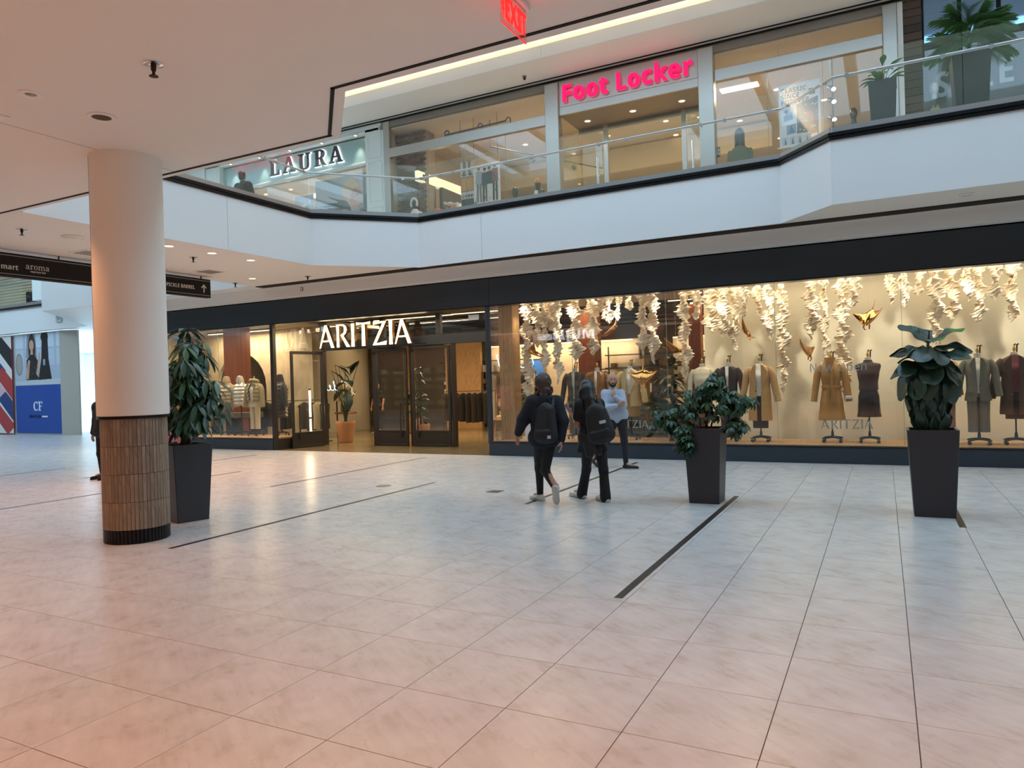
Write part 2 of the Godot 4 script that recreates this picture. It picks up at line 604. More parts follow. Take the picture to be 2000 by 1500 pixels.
# ---------------------------------------------------------------- the shell
func shell():
	# floor: grout bed with stone tiles
	var g := G.new()
	g.box(V(-16.25, -0.156, 0), V(60.5, 0.3, 28.1))
	var fl := struct("floor", g, mats["grout"])
	var variants := []
	for k in 24:
		var c := V(rf(0.32, 2.08), 0, rf(0.32, 2.08))
		var t := G.new()
		t.xf = Transform3D(Basis(), -c)
		t.box(c, V(TX - 0.004, 0.006, TZ - 0.004), 0.0012)
		variants.append(t.mesh())
	var spots := []
	var rest := G.new()
	for i in range(-74, 23):
		for k in range(-26, 17):
			var c := V(X0 + (i + 0.5) * TX, -0.003, Z0 - (k + 0.5) * TZ)
			var d := Basis(Vector3.UP, deg_to_rad(-27.2)) * (c - V(0, 1.64, 0))
			var seen := d.z < -1.5 and absf(d.x / d.z) < 0.78 and absf(d.y / d.z) < 0.62
			if seen:
				spots.append([-d.z, c])
			else:
				rest_tile(rest, c)
	spots.sort_custom(func(a, b): return a[0] < b[0])
	for s in spots.size():
		if s < 296:
			put("tile", variants[rng.randi() % variants.size()], mats["tile"], fl, Transform3D(Basis(Vector3.UP, PI * (rng.randi() % 2)), spots[s][1]))
		else:
			rest_tile(rest, spots[s][1])
	# short border tiles along the shopfront
	var zb := Z0 - 17 * TZ
	var depth := zb - ZF - 0.002
	for i in 150:
		var x := -46.0 + i * 0.4
		rest.box(V(x + 0.2, -0.003, zb - depth / 2), V(0.396, 0.006, depth - 0.004))
	obj("tiles", rest, mats["tile"], fl).set_meta("kind", "stuff")
	# paving beyond, in front of the hoarding
	var fg := G.new()
	fg.box(V(-33.9, -0.15, -16.7), V(24.2, 0.3, 5.29))
	struct("floor_far", fg, mats["tile"])
	# dark inlay strips
	for q in [[-1.8, -5.12, -10.03, "beside the bushy planter"], [-6.66, -5.03, -10.04, "starting beside the white column"], [-9.12, -8.82, -13.41, "in front of the store entrance"], [-4.27, -8.6, -13.5, "under the walking people"], [0.69, -8.69, -13.4, "behind the fig planter"], [-11.44, -5.85, -10.3, "left of the column base"], [-13.86, -8.64, -13.0, "left of the column in the pink light"], [-16.22, -5.0, -9.7, "at the left edge, second farthest"], [-18.5, -5.0, -9.5, "the farthest at far left"]]:
		var s := G.new()
		s.box(V(q[0], -0.0015, (q[1] + q[2]) / 2), V(0.066, 0.0055, absf(q[2] - q[1])), 0.0008)
		tag(obj("floor_inlay", s, mats["inlay"]), "thin black metal strip set in the pale tiles, " + q[3], "floor strip")
	# outer walls and roof
	var w: Material = mats["white_paint"]
	for q in [["wall_back", -16.0, 5.4, 13.7, 61, 11.4, 0.3], ["wall_right", 13.9, 5.4, -8, 0.3, 11.4, 44], ["wall_left", -46.2, 5.4, -8, 0.3, 11.4, 44], ["wall_front", -16, 5.4, -29.2, 61, 11.4, 0.3]]:
		var b := G.new()
		b.box(V(q[1], q[2], q[3]), V(q[4], q[5], q[6]))
		struct(q[0], b, w)
	# roof with two skylights
	var r := G.new()
	var y := 9.9
	for q in [[-46, 13.8, -6.6, 13.8], [-46, 13.8, -29, -15.6], [-46, -40, -15.6, -6.6], [-17, -13.2, -15.6, -6.6], [9.5, 13.8, -15.6, -6.6], [-13.2, 9.5, -15.6, -12.4], [-40, -17, -15.6, -15.5]]:
		r.box(V((q[0] + q[1]) / 2.0, y, (q[2] + q[3]) / 2.0), V(q[1] - q[0], 0.3, q[3] - q[2]))
	struct("ceiling_upper", r, mats["soffit_paint"])
	var ribs := setting("trim_skylight")
	for i in 22:
		var x := -39.0 + i * 2.4
		if x < -17.2 or (x > -13 and x < 9):
			part_box("skylight_rib", V(x, 10.2, -9.6), V(0.3, 0.5, 6.2 if x > -17 else 9.0), w, ribs, 0.01)
	# near slab, bridge and far walkways of the upper storey
	struct("ceiling_near", slab_poly([[-14.2, 13.6], [-14.2, -5.95], [-5.0, -5.95], [-4.18, -5.06], [13.8, -5.06], [13.8, 13.6]], HC, FL), mats["soffit_paint"])
	struct("ceiling_bridge", slab_poly([[-14.2, -5.955], [-14.2, -14.0], [-10.83, -14.0], [-10.83, -5.955]], HC, FL), mats["soffit_paint"])
	struct("ceiling_walkway", slab_poly([[-10.825, -11.80], [-9.14, -13.45], [-1.5, -13.33], [-0.66, -12.37], [13.8, -12.33], [13.8, -28.9], [-14.2, -28.9], [-14.2, -14.005], [-10.825, -14.005]], HC, FL), mats["soffit_paint"])
	struct("ceiling_far", slab_poly([[-14.205, -13.3], [-23.2, -13.3], [-27.2, -17.3], [-46, -17.3], [-46, -28.9], [-14.205, -28.9]], HC, FL), mats["fascia_paint"])
	struct("ceiling_left", slab_poly([[-14.205, 13.6], [-14.205, -3.2], [-46, -3.2], [-46, 13.6]], HC, FL), mats["soffit_paint"])
	part_struct("trim_ceiling_joint", V(-7.43, HC - 0.0005, -1.5), V(0.006, 0.002, 8.6), mat("joint_tan", "8f857a", 0.8))
	# black strip near the near slab's edge
	var tl := G.new()
	for q in [[-14.2, -5.85, -5.05, -5.85], [-5.06, -5.85, -4.22, -4.94], [-4.22, -4.94, 13, -4.94]]:
		var a := V(q[0], HC - 0.001, q[1])
		var b := V(q[2], HC - 0.001, q[3])
		tl.box((a + b) / 2, V(a.distance_to(b) + 0.03, 0.012, 0.035), 0.0, Basis(Vector3.UP, -atan2(b.z - a.z, b.x - a.x)))
	struct("trim_slab_edge", tl, mats["dull_black"])

func rest_tile(g: G, c: Vector3):
	var o := V(rf(0.32, 2.08), 0, rf(0.32, 2.08))
	var h := Vector2(TX / 2 - 0.002, TZ / 2 - 0.002)
	var ps := [V(-h.x, 0.003, -h.y), V(h.x, 0.003, -h.y), V(h.x, 0.003, h.y), V(-h.x, 0.003, h.y)]
	var lo := [V(-h.x, -0.003, -h.y), V(h.x, -0.003, -h.y), V(h.x, -0.003, h.y), V(-h.x, -0.003, h.y)]
	var us := []
	for i in 4:
		us.append(Vector2(ps[i].x + o.x, ps[i].z + o.z))
	for i in 4:
		ps[i] += c
		lo[i] += c
	g.face(ps, Vector3.UP, us)
	for i in 4:
		var j := (i + 1) % 4
		g.face([ps[i], ps[j], lo[j], lo[i]], ((ps[i] + ps[j]) * 0.5 - c) * V(1, 0, 1), [us[i], us[j], us[j], us[i]])

# ---------------------------------------------------------------- balcony fascia and glass railing
func run_box(parent: Node, called: String, a: Vector2, b: Vector2, off: float, y0: float, y1: float, th: float, m: Material, e0 := 0.0, e1 := 0.0, bv := 0.0) -> MeshInstance3D:
	# a box that stands along a -> b in plan, pushed by off to the right-hand side (towards the atrium)
	var d := (b - a).normalized()
	var nr := Vector2(-d.y, d.x)
	var p := a - d * e0 + nr * off
	var q := b + d * e1 + nr * off
	var g := G.new()
	g.box(V((p.x + q.x) / 2, (y0 + y1) / 2, (p.y + q.y) / 2), V(p.distance_to(q), y1 - y0, th), bv, Basis(Vector3.UP, -atan2(d.y, d.x)))
	return obj(called, g, m, parent)

func balcony():
	var path := [Vector2(-10.79, -5.97), Vector2(-10.79, -11.78), Vector2(-9.13, -13.42), Vector2(-1.5, -13.3), Vector2(-0.64, -12.33), Vector2(13.6, -12.3)]
	var fascia := setting("wall_balcony")
	var kerb := setting("trim_balcony_edge")
	var rail := thing("glass_railing", "long glass balustrade with steel handrail along the upper walkway above the clothing store", "railing")
	var seams := [[0.0, 0.62, 1.0], [0.0, 1.0], [0.0, 0.212, 1.0], [0.0, 1.0], [0.0, 0.6, 1.0]]
	var joints := [[0, 0.2, 0.42, 0.63, 0.815, 1.0], [0, 1.0], [0, 0.09, 0.33, 0.6, 0.86, 1.0], [0, 1.0], [0, 0.124, 0.3, 0.5, 0.75, 1.0]]
	for i in 5:
		var a: Vector2 = path[i]
		var b: Vector2 = path[i + 1]
		for k in seams[i].size() - 1:
			var p := a.lerp(b, seams[i][k])
			var q := a.lerp(b, seams[i][k + 1])
			run_box(fascia, "panel", p, q, 0.0, HC - 0.015, 5.235, 0.03, mats["fascia_paint"], 0.012 if k == 0 else -0.003, 0.012 if k == seams[i].size() - 2 else -0.003, 0.003)
		run_box(kerb, "black_band", a, b, 0.012, 5.235, 5.285, 0.06, mats["black_metal"], 0.02, 0.02)
		run_box(kerb, "black_lip", a, b, 0.03, 5.292, 5.345, 0.06, mats["black_metal"], 0.02, 0.02)
		run_box(kerb, "metal_shoe", a, b, -0.03, 5.345, 5.44, 0.06, mats["shoe_metal"], 0.02, 0.02)
		for k in joints[i].size() - 1:
			var p := a.lerp(b, joints[i][k])
			var q := a.lerp(b, joints[i][k + 1])
			run_box(rail, "glass_panel", p, q, -0.03, 5.442, 6.5, 0.012, mats["rail_glass"], -0.006, -0.006)
			for s in [0.14, 0.86]:
				var c := p.lerp(q, s)
				var nr := Vector2(-(b - a).normalized().y, (b - a).normalized().x)
				var g := G.new()
				var o := c - nr * 0.03
				var f := V(o.x, 6.2, o.y)
				var dn := V(nr.x, 0, nr.y)
				g.tube([f + dn * 0.035, f + dn * 0.03, f + dn * 0.03, f - dn * 0.07], [0.036, 0.036, 0.014, 0.014], 14)
				obj("standoff", g, mats["steel"], rail)
	var hp := []
	for i in path.size():
		var nr := Vector2()
		for k in [i - 1, i]:
			if k >= 0 and k < 5:
				var d: Vector2 = (path[k + 1] - path[k]).normalized()
				nr += Vector2(-d.y, d.x)
		nr = nr.normalized()
		hp.append(V(path[i].x - nr.x * 0.1, 6.24, path[i].y - nr.y * 0.1))
	var hg := G.new()
	for i in 5:
		hg.tube([hp[i], hp[i + 1]], 0.024, 12)
		hg.ell(hp[i + 1], Vector3.ONE * 0.024, 10, 6)
	obj("handrail", hg, mats["steel"], rail)
	# slot diffuser in the soffit and the bulkhead above the store
	var vent := setting("trim_slot_vent")
	part_box("slot", V(-5.0, HC - 0.003, -13.57), V(18.4, 0.006, 0.30), mats["dull_black"], vent)
	for k in 4:
		part_box("slat", V(-5.0, HC - 0.012, -13.68 + k * 0.075), V(18.4, 0.02, 0.014), mat("vent_brown", "4a423c", 0.5, 0.2), vent)
	var g := G.new()
	g.box(V(-5.2, (3.96 + HC) / 2, -13.95), V(29.6, HC - 3.96, 0.26), 0.004)
	struct("wall_bulkhead", g, mats["soffit_paint"])
# ---------------------------------------------------------------- the clothing store below
func lower_shopfront():
	var dk: Material = mats["dark_band"]
	var band := setting("wall_shop_band")
	for q in [[-20.5, -7.753], [-7.747, 13.7]]:
		part_box("panel", V((q[0] + q[1]) / 2, 3.64, -14.2), V(q[1] - q[0], 0.585, 0.3), dk, band, 0.004)
	part_box("lower_lip", V(-3.4, 3.335, -14.2), V(34.2, 0.03, 0.27), mats["black_metal"], band)
	# right-hand display window
	var w1 := setting("window_1")
	var xs := [-7.80, -5.82, -3.80, -1.76, 0.30, 2.36, 4.42]
	for i in 6:
		part_box("pane", V((xs[i] + xs[i + 1]) / 2, 1.835, -14.12), V(xs[i + 1] - xs[i] - 0.008, 3.0, 0.012), mats["glass"], w1)
		if i > 0:
			part_box("glass_joint", V(xs[i], 1.835, -14.12), V(0.007, 3.0, 0.013), mats["edge_glass"], w1)
	part_box("corner_post", V(-7.84, 1.82, -14.13), V(0.085, 3.0, 0.1), mats["plinth_metal"], w1, 0.004)
	part_box("corner_post", V(-7.94, 1.66, -15.68), V(0.085, 3.34, 0.1), mats["bronze_frame"], w1, 0.004)
	part_box("side_pane", V(-7.87, 1.82, -14.9), V(0.012, 3.0, 1.46), mats["glass"], w1)
	part_box("plinth", V(-1.7, 0.145, -14.1), V(12.3, 0.29, 0.1), mats["plinth_metal"], w1, 0.004)
	part_box("side_plinth", V(-7.86, 0.145, -14.9), V(0.09, 0.29, 1.5), mats["plinth_metal"], w1)
	part_box("sill", V(-1.7, 0.305, -14.1), V(12.34, 0.025, 0.13), mats["bronze_frame"], w1, 0.004)
	# left-hand display window
	var w2 := setting("window_2")
	for q in [[-20.4, -18.42], [-18.42, -16.42], [-16.42, -14.42]]:
		part_box("pane", V((q[0] + q[1]) / 2, 1.835, -14.12), V(q[1] - q[0] - 0.008, 3.0, 0.012), mats["glass"], w2)
		part_box("glass_joint", V(q[0], 1.835, -14.12), V(0.008, 3.0, 0.014), mats["edge_glass"], w2)
	part_box("corner_post", V(-14.36, 1.66, -14.12), V(0.11, 3.32, 0.11), mats["bronze_frame"], w2, 0.004)
	part_box("plinth", V(-17.4, 0.145, -14.1), V(6.0, 0.29, 0.1), mats["plinth_metal"], w2, 0.004)
	part_box("sill", V(-17.4, 0.305, -14.1), V(6.0, 0.025, 0.13), mats["bronze_frame"], w2, 0.004)
	var rot := Basis(Vector3.UP, -atan2(-1.5, 0.22))
	part_box("return_pane", V(-14.23, 1.835, -14.92), V(1.5, 3.0, 0.012), mats["glass"], w2, 0.0, rot)
	part_box("return_plinth", V(-14.23, 0.145, -14.92), V(1.5, 0.29, 0.08), mats["bronze_frame"], w2, 0.0, rot)
	# recessed entrance: dark soffit, transom with panes, fixed posts
	var en := setting("door_1")
	part_box("entry_soffit", V(-11.1, 3.5, -15.0), V(6.6, 0.12, 1.7), mats["bronze_frame"], en)
	part_box("transom_beam", V(-11.05, 2.78, -15.78), V(6.2, 0.26, 0.12), dk, en, 0.006)
	for x in [-14.12, -12.0, -10.2, -7.98]:
		part_box("transom_post", V(x, 3.18, -15.78), V(0.14 if x > -14 else 0.2, 0.54, 0.12), dk, en, 0.004)
	for q in [[-14.02, -12.07], [-11.93, -10.27], [-10.13, -8.05]]:
		part_box("transom_pane", V((q[0] + q[1]) / 2, 3.17, -15.78), V(q[1] - q[0], 0.52, 0.01), mats["glass"], en)
	for x in [-14.12, -12.32, -9.8]:
		part_box("jamb", V(x, 1.33, -15.79), V(0.1, 2.66, 0.12), mats["bronze_frame"], en, 0.005)
	part_box("centre_mullion", V(-11.14, 1.33, -15.84), V(0.12, 2.66, 0.05), mats["bronze_frame"], en, 0.004)
	for x in [-13.86, -9.05]:
		tag(part_box("ceiling_sign", V(x, 3.26, -15.6), V(0.3, 0.13, 0.02), mat("blue_white", "cfdcec", 0.4), self, 0.004), "small white plate at the entrance top, " + ("right of the sign letters" if x > -11 else "behind the sign letters"), "plate")
	door_leaf("glass_door", "left leaf of the dark framed glass double door in the middle of the entrance", V(-12.26, 0, -15.72), 0.02, 1.04, false, "glass entrance doors")
	door_leaf("glass_door", "right leaf of the dark framed glass double door in the middle of the entrance", V(-11.06, 0, -15.72), 0.0, 1.2, true, "glass entrance doors")
	door_leaf("glass_door", "dark framed glass door standing open beside the left display window", V(-14.13, 0, -14.5), -atan2(-1.05, 0.2), 1.05, true, "glass entrance doors")
	# halo-lit letters
	var sign_ := thing("store_sign", "large glowing cream capital letters above the entrance of the clothing store", "sign", V(-13.9, 2.7, -15.5))
	var face := glow("sign_cream", "fff0c8", 0.9)
	var side := mat("sign_gold", "8a6230", 0.35, 0.5)
	var polys := letter_polys()
	var x := 0.0
	var sc := 0.63
	for ch in "ARITZIA":
		var d: Dictionary = polys[ch]
		var top := []
		for p in d.p:
			var pts := PackedVector2Array()
			for q in p:
				pts.append(Vector2(q[0] * sc + x, q[1] * sc))
			var g := G.new()
			g.prism(pts, 0.1)
			top.append(g)
			var f := G.new()
			f.xf = Transform3D(Basis(), V(0, 0, 0.1))
			f.prism(pts, 0.006)
			var o := obj("letter_face", f, face, sign_)
			obj("letter_return", g, side, o)
		x += (d.w + 0.098) * sc
	for k in 4:
		var ln := area(sign_, V(0.5 + k * 0.9, 0.3, 0.16), V(0, -0.25, 1), 0.8, 0.5, 0.25, "ffe6b0")
		ln.name = "sign_light"
	part_box("mounting_rail", V(1.75, -0.02, 0.05), V(3.5, 0.03, 0.04), mats["black_metal"], sign_)
	# lettering stuck on the panes
	for q in [[-1.02, 0.62, "store name in grey capitals low on the window glass, left of the fig", "vinyl_grey", 0.72], [-17.05, 0.66, "store name in small brown capitals low on the left display window glass", "vinyl_gold", 0.6], [-5.05, 0.62, "store name in grey capitals low on the window glass, partly behind the walking people", "vinyl_grey", 0.72]]:
		var t := thing("window_lettering", q[2], "lettering", V(q[0], q[1], -14.105))
		var xx := 0.0
		var s2: float = 0.165 * q[4] / 0.72
		for ch in "ARITZIA":
			var d: Dictionary = polys[ch]
			for p in d.p:
				var pts := PackedVector2Array()
				for r in p:
					pts.append(Vector2(r[0] * s2 + xx, r[1] * s2))
				var g := G.new()
				g.prism(pts, 0.003)
				obj("letter", g, mat("vinyl_grey", "8f978f", 0.4) if q[3] == "vinyl_grey" else mat("vinyl_gold", "8c6f48", 0.4), t)
			xx += (d.w + 0.13) * s2
	var no := text_mesh("Now Open", 0.2, 0.003)
	var nt := put("window_lettering", no, mat("vinyl_pale", "a9a9a2", 0.4), null, Transform3D(Basis(), V(-0.72, 1.72, -14.1)))
	tag(nt, "thin grey words Now Open stuck on the display window glass", "lettering")

func letter_polys() -> Dictionary:
	# flared capitals, one unit high
	return {
		"A": {"w": 0.86, "p": [[[0.0, 0.0], [0.07, 0.0], [0.37, 0.78], [0.385, 0.82], [0.44, 1.0], [0.30, 1.0]], [[0.30, 1.0], [0.44, 1.0], [0.84, 0.0], [0.66, 0.0]], [[0.17, 0.27], [0.62, 0.27], [0.60, 0.34], [0.20, 0.34]]]},
		"R": {"w": 0.72, "p": [[[0.02, 0.0], [0.17, 0.0], [0.155, 0.5], [0.17, 1.0], [0.0, 1.0], [0.035, 0.5]], [[0.17, 1.0], [0.17, 0.93], [0.33, 0.93], [0.42, 0.88], [0.44, 0.78], [0.42, 0.66], [0.35, 0.57], [0.24, 0.53], [0.26, 0.48], [0.42, 0.5], [0.54, 0.6], [0.6, 0.75], [0.56, 0.9], [0.44, 0.98], [0.32, 1.0]], [[0.24, 0.53], [0.33, 0.59], [0.76, 0.0], [0.56, 0.0]]]},
		"I": {"w": 0.19, "p": [[[0.0, 0.0], [0.19, 0.0], [0.165, 0.5], [0.19, 1.0], [0.0, 1.0], [0.025, 0.5]]]},
		"T": {"w": 0.76, "p": [[[0.0, 1.03], [0.0, 0.9], [0.3, 0.925], [0.3, 1.0]], [[0.3, 1.0], [0.29, 0.0], [0.47, 0.0], [0.46, 1.0]], [[0.46, 1.0], [0.46, 0.925], [0.76, 0.9], [0.76, 1.03]]]},
		"Z": {"w": 0.76, "p": [[[0.05, 1.0], [0.05, 0.86], [0.53, 0.92], [0.74, 1.0]], [[0.53, 0.92], [0.74, 1.0], [0.2, 0.08], [0.0, 0.0]], [[0.0, 0.0], [0.2, 0.08], [0.74, 0.17], [0.72, 0.0]]]},
	}

func door_leaf(called: String, label: String, at: Vector3, turn: float, w: float, handle_left: bool, group: String):
	var t := thing(called, label, "door", at, turn, group)
	var m: Material = mats["bronze_frame"]
	var h := 2.62
	var s := 0.075
	var st := G.new()
	st.box(V(s / 2, h / 2, 0), V(s, h, 0.05), 0.004)
	obj("stile", st, m, t)
	st = G.new()
	st.box(V(w - s / 2, h / 2, 0), V(s, h, 0.05), 0.004)
	obj("stile", st, m, t)
	part_box("top_rail", V(w / 2, h - 0.04, 0), V(w - 2 * s, 0.08, 0.05), m, t, 0.004)
	part_box("kick_panel", V(w / 2, 0.2, 0), V(w - 2 * s, 0.36, 0.035), m, t, 0.004)
	part_box("middle_rail", V(w / 2, 0.4, 0), V(w - 2 * s, 0.05, 0.05), m, t, 0.004)
	part_box("bottom_rail", V(w / 2, 0.03, 0), V(w - 2 * s, 0.06, 0.05), m, t, 0.004)
	part_box("pane", V(w / 2, 1.48, 0), V(w - 2 * s, 2.12, 0.012), mats["glass"], t)
	var hx := 0.2 if handle_left else w - 0.2
	var g := G.new()
	g.box(V(hx, 0.7, 0.07), V(0.03, 0.95, 0.03), 0.003)
	for y in [0.3, 1.12]:
		g.box(V(hx, y, 0.035), V(0.03, 0.03, 0.07))
	obj("pull_handle", g, m, t)

func lower_store():
	# shell of the store
	part_struct("floor_store", V(-6.7, -0.15, -21.4), V(29.8, 0.3, 14.7), mats["polished"])
	part_struct("ceiling_store", V(-6.7, 4.16, -21.5), V(29.6, 0.1, 14.5), mats["store_ceiling"])
	part_struct("wall_store_back", V(-6.2, 2.1, -28.5), V(40.2, 4.2, 0.3), mats["warm_wall"])
	part_struct("wall_store_right", V(8.0, 2.1, -21.4), V(0.3, 4.2, 14.6), mats["cream_wall"])
	part_struct("wall_store_left", V(-21.7, 2.1, -21.4), V(0.2, 4.2, 14.6), mats["plaster"])
	part_struct("wall_shop_left", V(-21.15, 2.1, -14.2), V(1.3, 4.2, 0.25), mats["white_paint"])
	# display platform and the cream back wall of the right-hand window
	var pf := setting("floor_display")
	for k in 5:
		part_box("plank", V(-0.2, 0.29, -14.3 - k * 0.28), V(15.0, 0.04, 0.274), mats["oak"], pf, 0.003)
	part_box("deck_edge", V(-0.2, 0.13, -15.5), V(15.0, 0.26, 0.04), mats["bronze_frame"], pf)
	part_struct("wall_display", V(2.3, 1.94, -15.75), V(11.4, 3.3, 0.1), mats["cream_wall"])
	part_struct("ceiling_display", V(-0.2, 3.62, -15.05), V(15.2, 0.1, 1.6), mats["cream_wall"])
	part_struct("ceiling_lowered", V(-1.0, 3.62, -16.9), V(13.5, 0.1, 2.0), mats["beige_ceiling"])
	# left window: platform, pale ceiling, plaster walls
	var pg := setting("floor_display_left")
	for k in 4:
		part_box("plank", V(-17.6, 0.29, -14.3 - k * 0.28), V(6.2, 0.04, 0.274), mats["oak"], pg, 0.003)
	part_struct("ceiling_window_left", V(-18.4, 3.6, -17.0), V(6.4, 0.1, 5.6), mats["plaster"])
	# curved plaster walls
	var g := G.new()
	var prof := [[1.5, 0.0], [1.5, 3.6]]
	g.xf = Transform3D(Basis(), V(-18.9, 0, -21.4))
	g.lathe(prof, 48)
	struct("wall_curved", g, mats["plaster"])
	arch_wall()
	# wooden columns
	for q in [[-18.0, -16.2, 0.56, "red_wood", "dark red-brown timber column inside the left display window"], [-7.63, -14.75, 0.36, "oak", "pale oak plank column at the left end of the big display window"], [-7.3, -19.0, 0.5, "red_wood", "reddish timber column deep in the store behind the paper garlands"], [-4.45, -19.5, 0.32, "red_wood", "narrow reddish timber post deep in the store right of the bronze ray"]]:
		var t := thing("timber_column", q[4], "column", V(q[0], 0.0, q[1]))
		var n := 3
		for side in 4:
			for k in n:
				var o := Basis(Vector3.UP, side * PI / 2)
				var w: float = q[2] / n
				part_box("plank", o * V(-q[2] / 2 + w * (k + 0.5), 1.78, q[2] / 2 - 0.012), V(w - 0.004, 3.56, 0.024), mats[q[3]], t, 0.002, o)
		part_box("core", V(0, 1.78, 0), V(q[2] - 0.05, 3.5, q[2] - 0.05), mats["dull_black"], t)
	# timber wall panels and lit shelving wall at the back, seen right of the doors
	part_struct("wall_timber", V(-13.6, 1.6, -22.6), V(1.5, 3.2, 0.12), mats["oak"])
	part_struct("wall_timber_2", V(-16.55, 1.6, -23.4), V(0.5, 3.2, 0.12), mats["oak"])
	part_struct("wall_lit", V(-10.0, 1.5, -23.3), V(5.6, 2.9, 0.12), mats["warm_wall"])
	part_struct("wall_lit_2", V(-3.6, 1.5, -23.5), V(5.0, 2.9, 0.12), mats["plaster"])
	var gr := setting("trim_ceiling_grid")
	for k in 9:
		part_box("pipe", V(-9.0, 3.75 + 0.05 * (k % 2), -17.5 - k * 1.2), V(22.0, 0.05, 0.05), mats["dull_black"], gr)
	for k in 12:
		part_box("beam", V(-18.0 + k * 1.7, 3.92, -21.5), V(0.09, 0.14, 11.0), mats["dull_black"], gr)
	# lamps of display and store, most unseen and placed for their light
	for i in 11:
		var x := -7.2 + i * 1.06
		var t := thing("unseen_track_spot", "small black track spotlight unseen behind the dark band, lighting the display window", "light", V(x, 3.5, -14.42), 0.0, "unseen track spotlights of the display window")  # unseen; placed to light the dress forms and back wall
		var c := G.new()
		c.tube([V(0, 0.04, 0), V(0, -0.02, -0.02), V(0, -0.09, -0.05)], [0.03, 0.03, 0.035], 12)
		obj("can", c, mats["black_metal"], t)
		var l := G.new()
		l.ell(V(0, -0.092, -0.052), V(0.025, 0.006, 0.025), 12, 6)
		obj("lens", l, glow("warm_lamp", "ffe2b0", 6.0), t)
		spot(t, V(0, -0.105, -0.056), V(0, -1, -0.62), 1.7, "fff6e2", 38.0, 0.05, 0.9)
	var pn := thing("added_fill_panel", "long pale fill light panel added unseen above the display window", "light", V(-1.4, 3.545, -15.0))  # added fill, evens the light on garlands and cream wall
	part_box("diffuser", V(0, 0, 0), V(11.4, 0.03, 0.8), glow("panel_cream", "fff6df", 0.5), pn)
	area(pn, V(0, -0.03, 0), V(0, -1, -0.1), 11.4, 0.8, 11.5, "fff8e4")
	for q in [[-9.0, 3.7, -18.5, 5.0, 3.0, 14.0], [-3.2, 3.7, -19.5, 4.0, 3.0, 7.0], [-13.0, 3.7, -18.6, 3.0, 2.5, 13.0], [-17.3, 3.49, -14.5, 5.6, 0.6, 9.0], [-11.2, 3.395, -14.42, 5.6, 0.3, 7.0], [-18.6, 3.49, -16.9, 3.0, 1.0, 10.0], [-15.6, 3.9, -19.6, 3.0, 1.0, 9.0]]:
		var t := thing("unseen_linear_lamp", "unseen slim linear lamp, placed to light the store from its ceiling", "light", V(q[0], q[1], q[2]), 0.0, "unseen linear lamps of the store")  # unseen sources, placed to light the store interior and entrance
		part_box("housing", V(0, 0.03, 0), V(q[3], 0.04, 0.12), mats["black_metal"], t)
		part_box("tube", V(0, 0.0, 0), V(q[3] - 0.05, 0.02, 0.08), glow("tube_glow", "ffdfae", 1.5), t)
		if q[1] > 3.6:
			for s in [-0.4, 0.4]:
				part_box("hanger", V(q[3] * s, (4.12 - q[1]) / 2 + 0.04, 0), V(0.02, 4.12 - q[1] - 0.04, 0.02), mats["black_metal"], t)
		area(t, V(0, -0.03, 0), V(0, -1, 0), q[3], q[4] * 0.3, q[5], "ffeccb" if q[2] > -15.0 else "ffe0b4")
	for q in [[-10.0, 2.9, -22.9, 5.4], [-3.6, 2.9, -23.1, 4.8]]:
		var t := thing("unseen_cove_lamp", "unseen warm linear lamp placed to wash the back wall of the store", "light", V(q[0], q[1], q[2]), 0.0, "unseen cove lamps of the store")  # unseen; placed to brighten the back walls
		part_box("tube", V(0, 0, 0), V(q[3], 0.03, 0.03), glow("tube_glow", "ffdfae", 1.5), t)
		area(t, V(0, -0.03, 0.05), V(0, -1, -0.5), q[3], 0.1, 4.5, "ffe0b4")
	for i in 26:
		var x := rf(-9.5, -2.5)
		var t := thing("store_spot", "tiny bright ceiling spotlight deep inside the dark store", "light", V(x, 4.0, rf(-26.0, -18.0)), 0.0, "spotlights on the dark store ceiling")
		var l := G.new()
		l.lathe([[0.05, 0.12], [0.05, 0.0], [0.05, 0.0], [0.04, -0.003], [0.001, -0.006]], 10)
		obj("lens", l, glow("warm_lamp", "ffe2b0", 6.0), t)

func part_struct(called: String, c: Vector3, s: Vector3, m: Material):
	var g := G.new()
	g.box(c, s)
	return struct(called, g, m)

func arch_wall():
	# plaster wall with a rounded opening behind the left window
	var out := PackedVector2Array([Vector2(-21.6, 0), Vector2(-21.6, 3.55), Vector2(-16.2, 3.55), Vector2(-16.2, 0), Vector2(-18.1, 0)])
	for k in 13:
		var a := PI * k / 12
		out.append(Vector2(-19.25 + cos(a) * 1.15, 1.7 + sin(a) * 1.15))
	out.append(Vector2(-20.4, 0))
	var g := G.new()
	g.xf = Transform3D(Basis(), V(0, 0, -17.6))
	g.prism(out, 0.14)
	struct("wall_arch", g, mats["plaster"])
# ---------------------------------------------------------------- flat print
func cv(w: int, h: int, bg: String) -> Image:
	var im := Image.create(w, h, false, Image.FORMAT_RGB8)
	im.fill(Color.html(bg))
	return im

func cp(im: Image, pts: Array, col: String):
	var c := Color.html(col)
	var y0 := 1e9
	var y1 := -1e9
	for p in pts:
		y0 = minf(y0, p[1])
		y1 = maxf(y1, p[1])
	for y in range(maxi(int(ceil(y0)), 0), mini(int(floor(y1)), im.get_height() - 1) + 1):
		var xs := []
		for i in pts.size():
			var a = pts[i]
			var b = pts[(i + 1) % pts.size()]
			if (a[1] <= y) != (b[1] <= y):
				xs.append(lerpf(a[0], b[0], (y - a[1]) / float(b[1] - a[1])))
		xs.sort()
		for i in range(0, xs.size() - 1, 2):
			var l := maxi(int(xs[i]), 0)
			var r := mini(int(xs[i + 1]), im.get_width())
			if r > l:
				im.fill_rect(Rect2i(l, y, r - l, 1), c)

